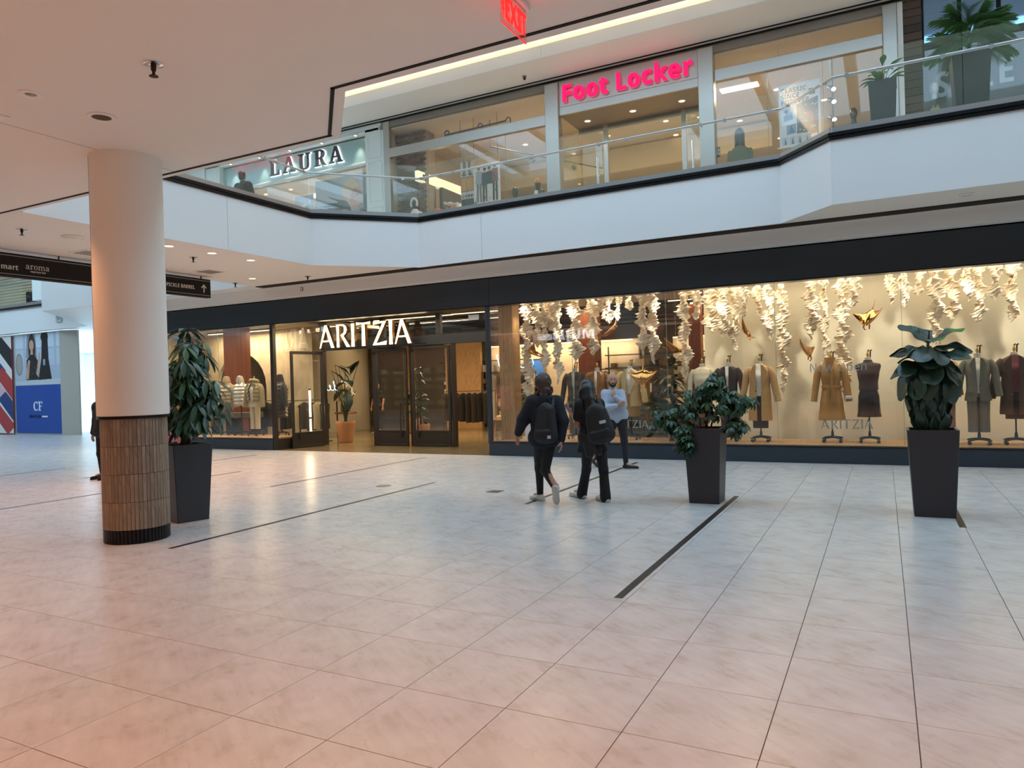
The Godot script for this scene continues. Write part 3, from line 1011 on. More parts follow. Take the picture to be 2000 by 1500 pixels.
func ce(im: Image, cx: float, cy: float, rx: float, ry: float, col: String, tilt := 0.0):
	var pts := []
	for k in 28:
		var a := TAU * k / 28
		var p := Vector2(cos(a) * rx, sin(a) * ry).rotated(tilt)
		pts.append([cx + p.x, cy + p.y])
	cp(im, pts, col)

func print_mat(key: String, im: Image, rough := 0.5, e := 0.0) -> StandardMaterial3D:
	var soft := im.duplicate()
	soft.generate_mipmaps()
	var t := ImageTexture.create_from_image(soft)
	var x := {"albedo_texture": t}
	if e > 0.0:
		x.merge({"emission_enabled": true, "emission_texture": t, "emission": Color.BLACK, "emission_energy_multiplier": e})
	return mat(key, "ffffff", rough, 0.0, x)

func sheet(w: float, h: float, th := 0.012) -> ArrayMesh:      # printed front with a plain thickness, standing on its lower edge
	var g := G.new()
	g.box(V(0, h / 2, -th / 2 - 0.0005), V(w, h, th))
	for i in g.uv.size():
		g.uv[i] = Vector2(0.002, 0.002)
	g.face([V(-w / 2, 0, 0.0005), V(w / 2, 0, 0.0005), V(w / 2, h, 0.0005), V(-w / 2, h, 0.0005)], V(0, 0, 1), [Vector2(0, 1), Vector2(1, 1), Vector2(1, 0), Vector2(0, 0)])
	return g.mesh()

func letters(parent: Node, text: String, w: float, depth: float, m: Material, font := "Droid Sans", weight := 700, back: Material = null, grow := 0.0, spread := 1.0) -> void:
	# one mesh per letter, from x = 0 to x = w, baseline at y = 0
	var f := SystemFont.new()
	f.font_names = PackedStringArray([font])
	f.font_weight = weight
	var adv := []
	var tot := 0.0
	for ch in text:
		var a := f.get_string_size(ch, HORIZONTAL_ALIGNMENT_LEFT, -1, 64).x * spread
		adv.append([ch, tot, a])
		tot += a
	var px := w / tot
	var lift := f.get_ascent(64)
	for q in adv:
		if q[0] == " ":
			continue
		var t := text_mesh(q[0], px * 64.0, depth, font, weight)
		var base := -t.get_aabb().position.y
		var o := put("letter", t, m, parent, Transform3D(Basis(), V((q[1] + q[2] / 2) * px, 0, depth / 2)))
		# TextMesh is centred; drop each letter to the shared baseline
		t.vertical_alignment = VERTICAL_ALIGNMENT_TOP
		o.position.y = lift * px
		if back:
			var b := text_mesh(q[0], px * 64.0, depth * 0.6, font, weight)
			b.vertical_alignment = VERTICAL_ALIGNMENT_TOP
			put("letter_back", b, back, o, Transform3D(Basis.from_scale(V(1 + grow, 1 + grow, 1)), V(grow * px * 6, lift * px * grow * 0.65 - px * 3.0 * grow, -depth * 0.7)))

# ---------------------------------------------------------------- upper storey shops
func upper_shops():
	var st: Material = mats["steel"]
	mat("brushed", "b7b3ab", 0.34, 0.75)
	mat("brown_metal", "8d867d", 0.45, 0.5)
	mat("store_beige", "cdbfa4", 0.8)
	mat("store_floor", "c9bfae", 0.4)
	# ceiling of the upper walkway with a lit cove
	part_struct("ceiling_upper_walkway", V(-16, 9.12, -15.9), V(60, 0.12, 1.3), mats["soffit_paint"])
	var cove := setting("trim_cove")
	for q in [[-46, -6.82], [-6.815, 13.7]]:
		part_box("panel", V((q[0] + q[1]) / 2, 9.2, -15.22), V(q[1] - q[0], 0.29, 0.05), mats["fascia_paint"], cove, 0.003)
	for k in 2:
		part_box("black_reveal", V(-16, 9.05 - 0.075 * k, -16.36 + 0.01 * k), V(60, 0.025, 0.06), mats["dull_black"], cove)
	part_box("white_reveal", V(-16, 9.015, -16.38), V(60, 0.05, 0.06), mats["soffit_paint"], cove)
	for k in 5:
		var t := thing("cove_light", "warm white strip lamp hidden behind the upper ceiling edge", "light", V(-20 + k * 8.0, 9.2, -15.42), 0.0, "cove strip lamps of the upper ceiling")
		part_box("strip", V(0, 0, 0), V(7.9, 0.03, 0.05), glow("cove_glow", "fff0d6", 2.5), t)
		area(t, V(0, 0.03, 0), V(0, 1, 0.45), 7.9, 0.1, 6.5, "ffe2b8")
	# shells of the upper stores
	part_struct("floor_upper_store", V(-5.9, FL + 0.02, -22.6), V(19.5, 0.04, 12.4), mats["store_floor"])
	part_struct("ceiling_upper_store", V(-5.5, 8.8, -22.6), V(13.4, 0.1, 12.3), mats["beige_ceiling"])
	part_struct("wall_upper_back", V(-5.5, 7.0, -27.6), V(13.4, 3.6, 0.1), mats["store_beige"])
	part_struct("wall_upper_side", V(0.62, 7.2, -22.0), V(0.1, 3.8, 11.1), mats["store_beige"])
	part_struct("wall_upper_party", V(-12.35, 7.2, -22.2), V(0.25, 3.8, 11.2), mats["store_beige"])
	part_struct("wall_upper_bulkhead", V(-7.0, 8.35, -21.4), V(8.8, 0.7, 0.1), mats["cream_wall"])
	for q in [[-8.6, -18.0, 4.0], [-3.0, -18.6, 4.0], [-6.0, -23.0, 6.0]]:
		var t := thing("added_store_panel", "flat ceiling panel added to light the upper shoe store", "light", V(q[0], 8.74, q[1]), 0.0, "added ceiling panels of the upper shoe store")  # added to carry the light of the store downlights, which cast none
		part_box("diffuser", V(0, 0, 0), V(0.9, 0.02, 0.3), glow("panel_glow", "fff0d8", 2.0), t, 0.004)
		area(t, V(0, -0.02, 0), V(0, -1, 0), q[2] * 0.4, 0.6, 8.0, "ffdfae")
	# steel and glass front
	var fr := setting("wall_upper_front")
	part_box("head_band", V(-5.9, 8.87, -16.42), V(12.9, 0.18, 0.12), mats["brown_metal"], fr, 0.004)
	part_box("post", V(-12.12, 7.12, -16.42), V(0.2, 3.66, 0.16), mats["brushed"], fr, 0.006)
	for q in [[-7.07, 0.36], [-3.34, 0.34], [0.28, 0.26]]:
		part_box("post", V(q[0], 7.1, -16.4), V(q[1], 3.6, 0.26), mats["brushed"], fr, 0.012)
	part_box("side_trim", V(0.46, 7.1, -16.4), V(0.1, 3.6, 0.2), mats["white_paint"], fr, 0.004)
	part_box("transom", V(-9.63, 8.06, -16.4), V(4.8, 0.25, 0.14), mats["brushed"], fr, 0.006)
	part_box("transom", V(-1.5, 8.25, -16.4), V(3.3, 0.25, 0.14), mats["brushed"], fr, 0.006)
	part_box("sign_panel", V(-5.2, 8.6, -16.36), V(3.38, 0.62, 0.05), mats["brushed"], fr, 0.004)
	part_box("sign_sill", V(-5.2, 8.19, -16.36), V(3.38, 0.19, 0.06), mats["brushed"], fr, 0.004)
	var wl := setting("window_3")
	for i in 4:
		var a := -12.0 + i * 1.19
		part_box("pane", V(a + 0.595, 6.64, -16.4), V(1.182, 2.58, 0.012), mats["glass"], wl)
		part_box("upper_pane", V(a + 0.595, 8.48, -16.4), V(1.182, 0.6, 0.012), mats["glass"], wl)
		if i:
			part_box("glass_joint", V(a, 6.64, -16.398), V(0.007, 2.58, 0.014), mats["edge_glass"], wl)
	var wr := setting("window_4")
	for i in 3:
		var a := -3.17 + i * 1.1
		part_box("pane", V(a + 0.55, 6.75, -16.4), V(1.092, 2.75, 0.012), mats["glass"], wr)
		part_box("upper_pane", V(a + 0.55, 8.6, -16.4), V(1.092, 0.45, 0.012), mats["glass"], wr)
		if i:
			part_box("glass_joint", V(a, 6.75, -16.398), V(0.007, 2.75, 0.014), mats["edge_glass"], wr)
	# portal between the two bays
	var po := setting("door_2")
	part_box("soffit", V(-5.2, 8.13, -17.0), V(3.38, 0.06, 1.2), mats["brown_metal"], po)
	part_box("inner_head", V(-5.2, 8.05, -17.6), V(3.38, 0.12, 0.08), mats["brown_metal"], po, 0.004)
	for x in [-6.15, -4.15]:
		part_box("inner_post", V(x, 6.7, -17.6), V(0.12, 2.8, 0.1), mats["brushed"], po, 0.004)
	for q in [[-6.87, 0.0], [-3.53, 0.0]]:
		part_box("side_glass", V(q[0], 6.7, -17.0), V(0.012, 2.8, 1.1), mats["rail_glass"], po)
	for q in [[-6.5, 0.55], [-3.83, 0.5]]:
		part_box("glass_leaf", V(q[0], 6.7, -17.55), V(q[1], 2.78, 0.012), mats["rail_glass"], po)
		for k in 2:
			var g := G.new()
			var hx: float = q[0] + (0.12 if q[0] < -5 else -0.12)
			g.tube([V(hx, 5.9, -17.5 - 0.1 * k), V(hx, 7.3, -17.5 - 0.1 * k)], 0.014, 8)
			obj("pull_bar", g, mats["chrome"], po)
	for q in [[-6.43, -17.05], [-5.24, -17.0], [-4.05, -17.0]]:
		downlight(q[0], 8.1, q[1], 0.07, 0.5, "bright round downlight in the brown metal soffit under the pink sign", "downlights under the pink sign", 60.0, "ffe8c8", "soffit_downlight")
	for q in [[-7.0, -20.2], [-7.1, -23.6], [-5.2, -19.9], [-5.25, -21.2], [-11.0, -21.8], [-7.2, -21.9], [-8.7, -23.9], [-5.6, -23.5], [-4.3, -20.1], [-9.4, -19.6], [-3.4, -21.0], [-2.2, -19.2], [-1.2, -20.6], [-2.6, -23.2], [-6.0, -25.2], [-4.1, -24.6]]:
		downlight(q[0], 8.74, q[1], 0.075, 0.0, "small bright downlight on the beige ceiling inside the shoe store", "downlights inside the shoe store", 50.0, "ffffff", "store_downlight")
	for q in [[-4.6, -20.5], [-8.35, -20.7]]:
		var t := thing("air_grille", "square stepped air grille on the shoe store ceiling, " + ("seen through the entrance" if q[0] > -6 else "seen through the left windows"), "vent", V(q[0], 8.745, q[1]))
		for k in 3:
			var g := G.new()
			var s := 0.55 - k * 0.16
			for e in 4:
				g.box(Basis(Vector3.UP, e * PI / 2) * V(0, -0.012 - k * 0.006, s / 2 - 0.03), V(s, 0.02, 0.035) if e % 2 == 0 else V(0.035, 0.02, s))
			obj("louvre_ring", g, mats["white_paint"], t)
	# pink sign
	var sg := thing("store_sign", "big glowing pink letters on a brushed steel panel over the upper shop entrance", "sign", V(-6.81, 8.37, -16.3))
	letters(sg, "Foot Locker", 3.2, 0.07, glow("sign_pink", "ff0a5e", 0.75), "Droid Sans", 800, mat("pink_edge", "d8b8bc", 0.5), 0.03)
	# left bay: brick pier, bar with posters, light box, mannequins
	var pier := thing("brick_pier", "brown brick pier standing inside the left window of the upper shoe store", "pier", V(-11.7, FL + 0.04, -17.15))
	part_box("core", V(0, 1.7, -0.02), V(0.94, 3.4, 0.5), mat("mortar", "8a8177", 0.95), pier)
	var bricks := []
	for k in 4:
		var g := G.new()
		g.box(V(0, 0, 0), V(0.19, 0.062, 0.03), 0.004)
		bricks.append(g.mesh())
	var bm := [mat("brick_a", "7a5f4c", 0.9), mat("brick_b", "6b5444", 0.9), mat("brick_c", "86694f", 0.9), mat("brick_d", "5e4d43", 0.9)]
	for row in 45:
		for k in 5:
			var x := -0.39 + k * 0.2 + (0.1 if row % 2 else 0.0)
			if x < 0.42:
				put("brick", bricks[0], bm[rng.randi() % 4], pier, Transform3D(Basis(), V(x, 0.05 + row * 0.0745, 0.235 + rf(-0.002, 0.003))))
	var bar := thing("hanging_bar", "dark blue-grey pipe with hooks and rods hanging in the upper left window", "bar", V(-9.6, 8.42, -16.9))
	var bg := G.new()
	bg.tube([V(-0.95, 0.02, 0), V(0.95, 0.06, 0)], 0.025, 10)
	obj("pipe", bg, mat("pipe_blue", "4a5468", 0.4, 0.4), bar)
	for x in [-0.95, 0.1, 0.95]:
		var g := G.new()
		var pts := []
		for k in 9:
			var a := PI * k / 8 * 1.2
			pts.append(V(x + 0.07 - 0.07 * cos(a), 0.05 + 0.09 * sin(a), 0))
		g.tube(pts, 0.018, 8)
		obj("hook", g, mats["pipe_blue"], bar)
	for x in [-0.46, -0.04, 0.68]:
		var g := G.new()
		g.tube([V(x, 0.0, 0), V(x, -0.84, 0)], 0.011, 8)
		obj("rod", g, mats["pipe_blue"], bar)
		var h := G.new()
		h.tube([V(x, 0.0, 0), V(x, 0.35, 0)], 0.006, 6)
		obj("ceiling_rod", h, mats["pipe_blue"], bar)
	posters_upper()
	upper_goods()
	laura_store()
	sale_store()

func stand_poster(label: String, at: Vector3, w: float, h: float, m: Material):
	# a printed sheet on two thin posts that reach the floor
	var t := thing("window_poster", label, "poster", V(at.x, FL + 0.04, at.z))
	put("sheet", sheet(w, h), m, t, Transform3D(Basis(), V(0, at.y - FL - 0.04, 0)))
	for s in [-1.0, 1.0]:
		part_box("post", V(s * (w / 2 - 0.02), (at.y - FL) / 2 + 0.05, -0.025), V(0.02, at.y - FL + 0.1, 0.02), mats["brushed"], t)

func posters_upper():
	var im := cv(256, 448, "d9d6cf")
	cp(im, [[0, 0], [256, 0], [256, 50], [0, 64]], "c98d3e")
	for k in 3:
		cp(im, [[20 + k * 70, 16], [70 + k * 70, 14], [70 + k * 70, 36], [20 + k * 70, 38]], "a88a62")
	for k in 60:
		var x := rf(0, 256)
		var y := rf(60, 440)
		cp(im, [[x, y], [x + rf(4, 26), y + rf(2, 20)], [x + rf(-6, 18), y + rf(16, 60)]], ["8f8f8d", "b8b6b0", "6a6a69", "efece6"][k % 4])
	for q in [[50, 100, "9aa0a2", "6d6c6a"], [108, 118, "2e3a4a", "222222"], [152, 112, "27313d", "c9c5bb"], [206, 92, "7e4d4a", "2a2a2a"]]:
		var x: float = q[0]
		var y: float = q[1]
		cp(im, [[x - 28, y + 26], [x + 28, y + 26], [x + 32, y + 150], [x - 32, y + 150]], q[2])
		cp(im, [[x - 24, y + 150], [x - 2, y + 150], [x - 6, 430], [x - 26, 430]], q[3])
		cp(im, [[x + 2, y + 150], [x + 24, y + 150], [x + 26, 430], [x + 6, 430]], q[3])
		ce(im, x, y, 15, 19, "b08a72")
		ce(im, x, y - 9, 17, 14, "2b2320")
	stand_poster("tall black and white poster of four standing people in the upper left window", V(-9.26, 6.4, -16.88), 0.8, 1.22, print_mat("print_group", im))
	im = cv(160, 448, "c4c4c4")
	cp(im, [[0, 0], [160, 0], [160, 150], [0, 150]], "bdbab4")
	cp(im, [[30, 0], [70, 0], [62, 90], [50, 130], [22, 130], [34, 80]], "6f5a4e")
	cp(im, [[96, 0], [130, 0], [124, 90], [140, 130], [104, 136], [96, 90]], "6f5a4e")
	ce(im, 44, 128, 30, 14, "3f4a5a")
	ce(im, 122, 130, 28, 14, "3f4a5a")
	cp(im, [[0, 150], [160, 150], [160, 300], [0, 300]], "55504a")
	cp(im, [[6, 158], [76, 158], [76, 292], [6, 292]], "c98d3e")
	cp(im, [[84, 158], [154, 158], [154, 292], [84, 292]], "c08436")
	cp(im, [[64, 180], [96, 180], [96, 270], [64, 270]], "d9a75e")
	for k in 3:
		ce(im, 80, 195 + k * 28, 9, 10, "8d6a34")
	cp(im, [[0, 300], [160, 300], [160, 448], [0, 448]], "b7bcc0")
	for q in [[26, "b87948"], [62, "8e4f3c"], [98, "4c3a36"], [134, "3c4650"]]:
		ce(im, q[0], 350, 14, 18, "b08a72")
		ce(im, q[0], 342, 17, 15, q[1])
		cp(im, [[q[0] - 22, 372], [q[0] + 22, 372], [q[0] + 24, 448], [q[0] - 24, 448]], ["3a4048", "6a5a52", "23272c", "8a8d90"][int(q[0]) % 4])
	stand_poster("narrow poster of three stacked pictures with an orange box, left of the group poster", V(-9.87, 6.4, -16.88), 0.4, 1.2, print_mat("print_stack", im))
	im = cv(340, 520, "dfe6e6")
	cp(im, [[250, 60], [300, 60], [300, 112], [250, 112]], "3c3c3c")
	cp(im, [[256, 84], [294, 78], [294, 84], [256, 92]], "d0d0d0")
	cp(im, [[146, 176], [322, 130], [322, 420], [146, 420]], "3b3733")
	cp(im, [[250, 400], [322, 400], [322, 450], [250, 450]], "3b3733")
	cp(im, [[208, 250], [270, 244], [286, 300], [282, 360], [262, 360], [252, 300], [212, 290]], "b5533a")
	cp(im, [[256, 372], [300, 366], [300, 382], [256, 388]], "b9c3cc")
	for k in 40:
		ce(im, rf(170, 318), rf(180, 400), rf(2, 7), rf(2, 9), ["d8d4cc", "8a857e", "5c5752"][k % 3], rf(0, 3))
	cp(im, [[30, 200], [120, 190], [120, 290], [30, 320]], "b7cfe0")
	cp(im, [[40, 250], [110, 230], [114, 290], [44, 300]], "6f93c4")
	cp(im, [[44, 210], [70, 200], [84, 250], [60, 262]], "7c5a5a")
	cp(im, [[60, 340], [140, 330], [140, 410], [60, 420]], "7fa3c9")
	cp(im, [[70, 410], [100, 340], [130, 405]], "4a6f9c")
	for k in 5:
		cp(im, [[20 + k * 60, 440], [70 + k * 60, 434], [70 + k * 60, 500], [20 + k * 60, 506]], ["b7c9d6", "bfccd4", "c8d2d4", "dcd9cf", "dadfdd"][k])
		cp(im, [[40 + k * 60, 500], [48 + k * 60, 440], [60 + k * 60, 500]], ["4d6a8a", "445f80", "3c4f6c", "a0714c", "b9bcb8"][k])
	var bn := thing("banner", "white hanging banner printed with black headline words and shoe pictures in the upper right window", "banner", V(-1.48, 6.58, -16.88))
	put("sheet", sheet(0.84, 1.34), print_mat("print_classic", im), bn)
	for y in [0.0, 1.35]:
		var g := G.new()
		g.tube([V(-0.47, y, -0.005), V(0.47, y, -0.005)], 0.014, 8)
		obj("rail", g, mats["white_paint"], bn)
	for x in [-0.4, 0.4]:
		var g := G.new()
		g.tube([V(x, 1.35, -0.005), V(x, 2.17, -0.005)], 0.004, 6)
		obj("hanger_wire", g, mats["chrome"], bn)
	var k := 0
	for w in ["CLASSIC", "SINCE", "FOREVER"]:
		var t := text_mesh(w, 0.135, 0.003, "Droid Sans", 800)
		var ab := t.get_aabb()
		put("headline_word", t, mats["dull_black"], bn, Transform3D(Basis(), V(-0.37 + ab.size.x / 2, 1.22 - k * 0.125, 0.003)))
		k += 1

func head_form(parent: Node, at: Vector3, m: Material, s := 1.0):
	var g := G.new()
	var rings := []
	for q in [[-0.2, 0.055, 0.06, 0.0], [-0.11, 0.05, 0.055, 0.0], [-0.09, 0.052, 0.065, 0.012], [-0.05, 0.066, 0.088, 0.012], [0.0, 0.076, 0.098, 0.006], [0.06, 0.077, 0.1, 0.0], [0.11, 0.06, 0.08, -0.004], [0.135, 0.03, 0.04, -0.006], [0.142, 0.002, 0.002, -0.006]]:
		var r := PackedVector3Array()
		for j in 18:
			var a := TAU * j / 18
			r.append(at + V(cos(a) * q[1], q[0], sin(a) * q[2] + q[3]) * s)
		rings.append(r)
	g.loft(rings, true, true)
	return obj("head", g, m, parent)

func bust(parent: Node, called: String, at: Vector3, m: Material, w := 0.21, puff := 0.0, low := -0.75):
	# shoulders and torso of a clothed display figure whose neck base is at at
	var g := G.new()
	var rings := []
	for i in 19:
		var t := i / 18.0
		var y := lerpf(low, 0.02, t)
		var rx: float = lerp_rows([[low, w * 0.86], [-0.4, w * 0.84], [-0.2, w * 0.98], [-0.1, w * 0.95], [-0.04, w * 0.72], [0.0, w * 0.42], [0.03, w * 0.33]], y)[0]
		var rz: float = lerp_rows([[low, 0.12], [-0.4, 0.115], [-0.2, 0.125], [-0.1, 0.11], [-0.03, 0.085], [0.03, 0.065]], y)[0]
		var b := 1.0 + puff * absf(sin(y * 26.0))
		var r := PackedVector3Array()
		for j in 20:
			var a := TAU * j / 20
			r.append(at + V(cos(a) * rx * b, y, sin(a) * rz * b))
		rings.append(r)
	g.loft(rings, true, true)
	for s in [-1.0, 1.0]:
		var pts := []
		var rad := []
		for i in 9:
			var t := i / 8.0
			pts.append(at + V(s * (w * 0.9 + 0.05 * t), -0.07 - 0.5 * t, 0.03 * t * t))
			rad.append((0.062 - 0.018 * t) * (1.0 + puff * absf(sin(t * 14.0))) * (0.75 if i == 0 else 1.0))
		g.tube(pts, rad, 12)
	return obj(called, g, m, parent)

func upper_goods():
	var bk := mat("gloss_black", "0c0c0d", 0.12)
	# light box with the small word on the left wall of the bay
	var lb := thing("light_box", "long glowing cream sign box sloping away inside the left bay, with a small black logo", "sign", V(-11.25, 7.25, -17.75), PI / 2 - 0.06)
	part_box("box", V(-0.0, 0.14, 0), V(2.3, 0.28, 0.12), glow("box_cream", "f3efcf", 0.55), lb, 0.006)
	var tw := text_mesh("adidas", 0.1, 0.004, "Droid Sans", 800)
	put("word", tw, mats["dull_black"], lb, Transform3D(Basis(), V(-0.9 + 1.85 * 0.0, 0.07, 0.063)))
	var tf := G.new()
	for a in [-0.6, 0.0, 0.6]:
		tf.xf = Transform3D(Basis(Vector3.BACK, a), V(-0.9, 0.14, 0.062))
		tf.ell(V(0, 0.045, 0), V(0.02, 0.045, 0.003), 10, 6)
	obj("leaf_logo", tf, mats["dull_black"], lb)
	# dark shoe wall below it
	part_struct("wall_shoes", V(-11.05, 6.3, -19.0), V(0.1, 1.8, 3.2), mat("shoe_wall", "4a4844", 0.7))
	var shelf := thing("display_shelf", "low dark shelf unit under the sign box in the upper left window", "shelf", V(-10.75, FL + 0.04, -17.4))
	for y in [0.35, 0.75, 1.1]:
		part_box("board", V(0, y, 0), V(0.9, 0.03, 0.5), mats["shoe_wall"], shelf, 0.004)
	part_box("back", V(0, 0.55, -0.24), V(0.9, 1.1, 0.02), mats["shoe_wall"], shelf)
	var hood := thing("display_figure", "white hooded display figure at the left end of the upper left window", "mannequin", V(-11.42, FL + 0.04, -16.64))
	bust(hood, "hoodie", V(0, 1.12, 0), mat("white_cloth", "e4e2dd", 0.9), 0.18)
	part_box("plinth", V(0, 0.2, 0), V(0.4, 0.4, 0.3), mats["shoe_wall"], hood, 0.006)
	head_form(hood, V(0, 1.28, 0.0), bk, 0.85)
	var hg := G.new()
	for k in 13:
		var a := -0.4 + (PI + 0.8) * k / 12
		hg.ell(V(cos(a) * 0.1, 1.29 + sin(a) * 0.14, 0.05), Vector3.ONE * 0.035, 8, 5)
	obj("hood", hg, mats["white_cloth"], hood)
	var caps := [["d9712e", -0.35, 1.125, "small orange cap on the dark shelf of the upper left window"], ["7d5a38", -0.1, 1.125, "brown cap right of the orange cap on the upper window shelf"], ["b0763c", 0.14, 1.125, "tan brown cap on the upper window shelf, the largest of the caps"], ["e8e6e0", 0.36, 1.125, "white cap at the right end of the upper window shelf"]]
	for c in caps:
		var t := thing("cap", c[3], "cap", V(-10.75 + c[1], FL + 0.04 + c[2], -17.3), rf(-0.4, 0.4), "caps on the upper window shelf")
		var g := G.new()
		var r := 0.105
		g.lathe([[r, 0.0], [r, 0.05], [r * 0.9, 0.1], [r * 0.55, 0.135], [0.003, 0.145]], 18)
		obj("crown", g, mat("cap_" + c[0], c[0], 0.85), t)
		var b := G.new()
		b.ell(V(0, 0.01, 0.13), V(0.085, 0.008, 0.075), 14, 6)
		obj("brim", b, mats["cap_" + c[0]], t)
	for k in 3:
		sneaker(["white sneaker leaning on a peg above the orange cap", "white and black sneaker above the brown cap", "white sneaker above the tan cap"][k], V(-10.98 + k * 0.22, FL + 1.42 - 0.04 * k, -17.5), 0.3 - 0.2 * k, "sneakers above the caps")
	# figures of the left bay
	var f1 := thing("display_figure", "glossy black display figure in a white shirt in the upper left window", "mannequin", V(-8.59, FL + 0.04, -17.2))
	head_form(f1, V(0, 1.31, 0), bk)
	bust(f1, "white_shirt", V(0, 1.09, 0), mats["white_cloth"])
	part_box("plinth", V(0, 0.17, 0), V(0.4, 0.34, 0.3), mats["shoe_wall"], f1, 0.006)
	var f2 := thing("display_figure", "black display figure with an orange beanie and grey-green puffer jacket", "mannequin", V(-7.92, FL + 0.04, -17.2))
	head_form(f2, V(0, 1.43, 0), bk)
	bust(f2, "puffer_jacket", V(0, 1.22, -0.01), mat("grey_green", "5c6152", 0.7), 0.23, 0.08)
	var sh := G.new()
	sh.box(V(0, 1.1, 0.115), V(0.1, 0.3, 0.02), 0.004)
	obj("white_shirt", sh, mats["white_cloth"], f2)
	var bn := G.new()
	bn.lathe([[0.085, 0.02], [0.093, 0.03], [0.093, 0.07], [0.084, 0.08], [0.07, 0.135], [0.035, 0.16], [0.002, 0.165]], 20, V(0, 1.43, -0.004), false, 1.0, 1.15)
	obj("beanie", bn, mat("beanie", "c98a62", 0.9), f2)
	var col := G.new()
	for k in 9:
		var a := PI * 0.15 + PI * 0.7 * k / 8 + PI
		col.ell(V(cos(a) * 0.11, 1.25, -0.02 + sin(a) * 0.1), V(0.05, 0.06, 0.04), 8, 6)
	obj("hood", col, mats["gloss_black"], f2)
	part_box("plinth", V(0, 0.23, 0), V(0.42, 0.46, 0.3), mats["shoe_wall"], f2, 0.006)
	# track with two spots
	var tr := thing("spot_track", "dark lighting track with two small spot heads above the black display figures", "light", V(-8.4, 8.0, -18.4))
	var tg := G.new()
	tg.tube([V(-0.9, 0.0, 1.2), V(1.0, -0.0, -2.4)], 0.02, 8)
	obj("track", tg, mats["bronze_frame"], tr)
	for q in [[-0.9, 1.2], [1.0, -2.4]]:
		var h := G.new()
		h.tube([V(q[0], 0, q[1]), V(q[0], 0.72, q[1])], 0.008, 6)
		obj("hanger", h, mats["bronze_frame"], tr)
	for f in [0.35, 0.72]:
		var p := V(lerpf(-0.9, 1.0, f), 0, lerpf(1.2, -2.4, f))
		var g := G.new()
		g.tube([p, p + V(0, -0.08, 0)], 0.012, 6)
		g.box(p + V(0, -0.14, 0), V(0.1, 0.12, 0.1), 0.01, Basis(Vector3.BACK, 0.5))
		obj("spot_head", g, mats["dull_black"], tr)
	# right bay
	var f3 := thing("display_figure", "display figure in a dark hood and sage green sweatshirt in the upper right window", "mannequin", V(-2.8, FL + 0.04, -17.2))
	var sage := mat("sage", "66705c", 0.9)
	head_form(f3, V(0, 1.75, 0.02), bk)
	bust(f3, "sweatshirt", V(0, 1.52, 0), sage, 0.24, 0.0, -0.85)
	var hd := G.new()
	var rings := []
	for q in [[1.5, 0.12, 0.11], [1.6, 0.11, 0.115], [1.72, 0.112, 0.12], [1.82, 0.11, 0.12], [1.9, 0.085, 0.1], [1.945, 0.045, 0.05], [1.955, 0.004, 0.004]]:
		var r := PackedVector3Array()
		for j in 19:
			var a := PI / 2 + 0.62 + (TAU - 1.24) * j / 18
			r.append(V(cos(a) * q[1], q[0], sin(a) * q[2]))
		rings.append(r)
	hd.loft(rings, false, false)
	obj("hood", hd, mat("sage_dark", "3c4339", 0.9), f3)
	part_box("plinth", V(0, 0.3, 0), V(0.4, 0.6, 0.3), mats["shoe_wall"], f3, 0.006)
	var f4 := thing("display_figure", "display figure in a black mask and bright blue top in the upper right window", "mannequin", V(-0.43, FL + 0.04, -17.2))
	head_form(f4, V(0, 1.8, 0.01), bk)
	bust(f4, "blue_top", V(0, 1.58, 0), mat("blue_top", "3b50b4", 0.8), 0.22)
	var fc := G.new()
	fc.ell(V(0, 1.8, 0.09), V(0.045, 0.07, 0.03), 12, 8)
	obj("face_plate", fc, mat("smoke_face", "6a665c", 0.25), f4)
	part_box("plinth", V(0, 0.35, 0), V(0.4, 0.7, 0.3), mats["shoe_wall"], f4, 0.006)
	var wf := thing("notice", "small black square notice reading FREE WIFI in the corner of the upper right window", "notice", V(-3.2, 6.48, -16.44))
	part_box("card", V(0, 0.11, 0), V(0.2, 0.22, 0.008), mats["dull_black"], wf, 0.002)
	var kk := 0
	for w in ["FREE", "WIFI"]:
		put("word", text_mesh(w, 0.085, 0.003, "Droid Sans", 800), mats["white_paint"], wf, Transform3D(Basis(), V(0, 0.155 - 0.085 * kk, 0.006)))
		kk += 1
	var pole := thing("spot_pole", "row of four bright spot heads one above another beside the banner", "light", V(-0.86, FL + 0.04, -17.1))
	var pg := G.new()
	pg.tube([V(0.03, 0, -0.06), V(0.03, 3.3, -0.06)], 0.015, 8)
	obj("pole", pg, mats["bronze_frame"], pole)
	for y in [2.42, 2.15, 1.77, 1.5]:
		var g := G.new()
		g.tube([V(0.03, y + 0.04, -0.06), V(-0.03, y + 0.03, 0.0), V(0.05, y - 0.05, 0.06)], [0.02, 0.05, 0.055], 12)
		obj("spot_head", g, mats["bronze_frame"], pole)
		var l := G.new()
		l.ell(V(0.056, y - 0.056, 0.066), V(0.05, 0.04, 0.04), 12, 8)
		obj("lens", l, glow("spot_white", "fff6e6", 4.0), pole)

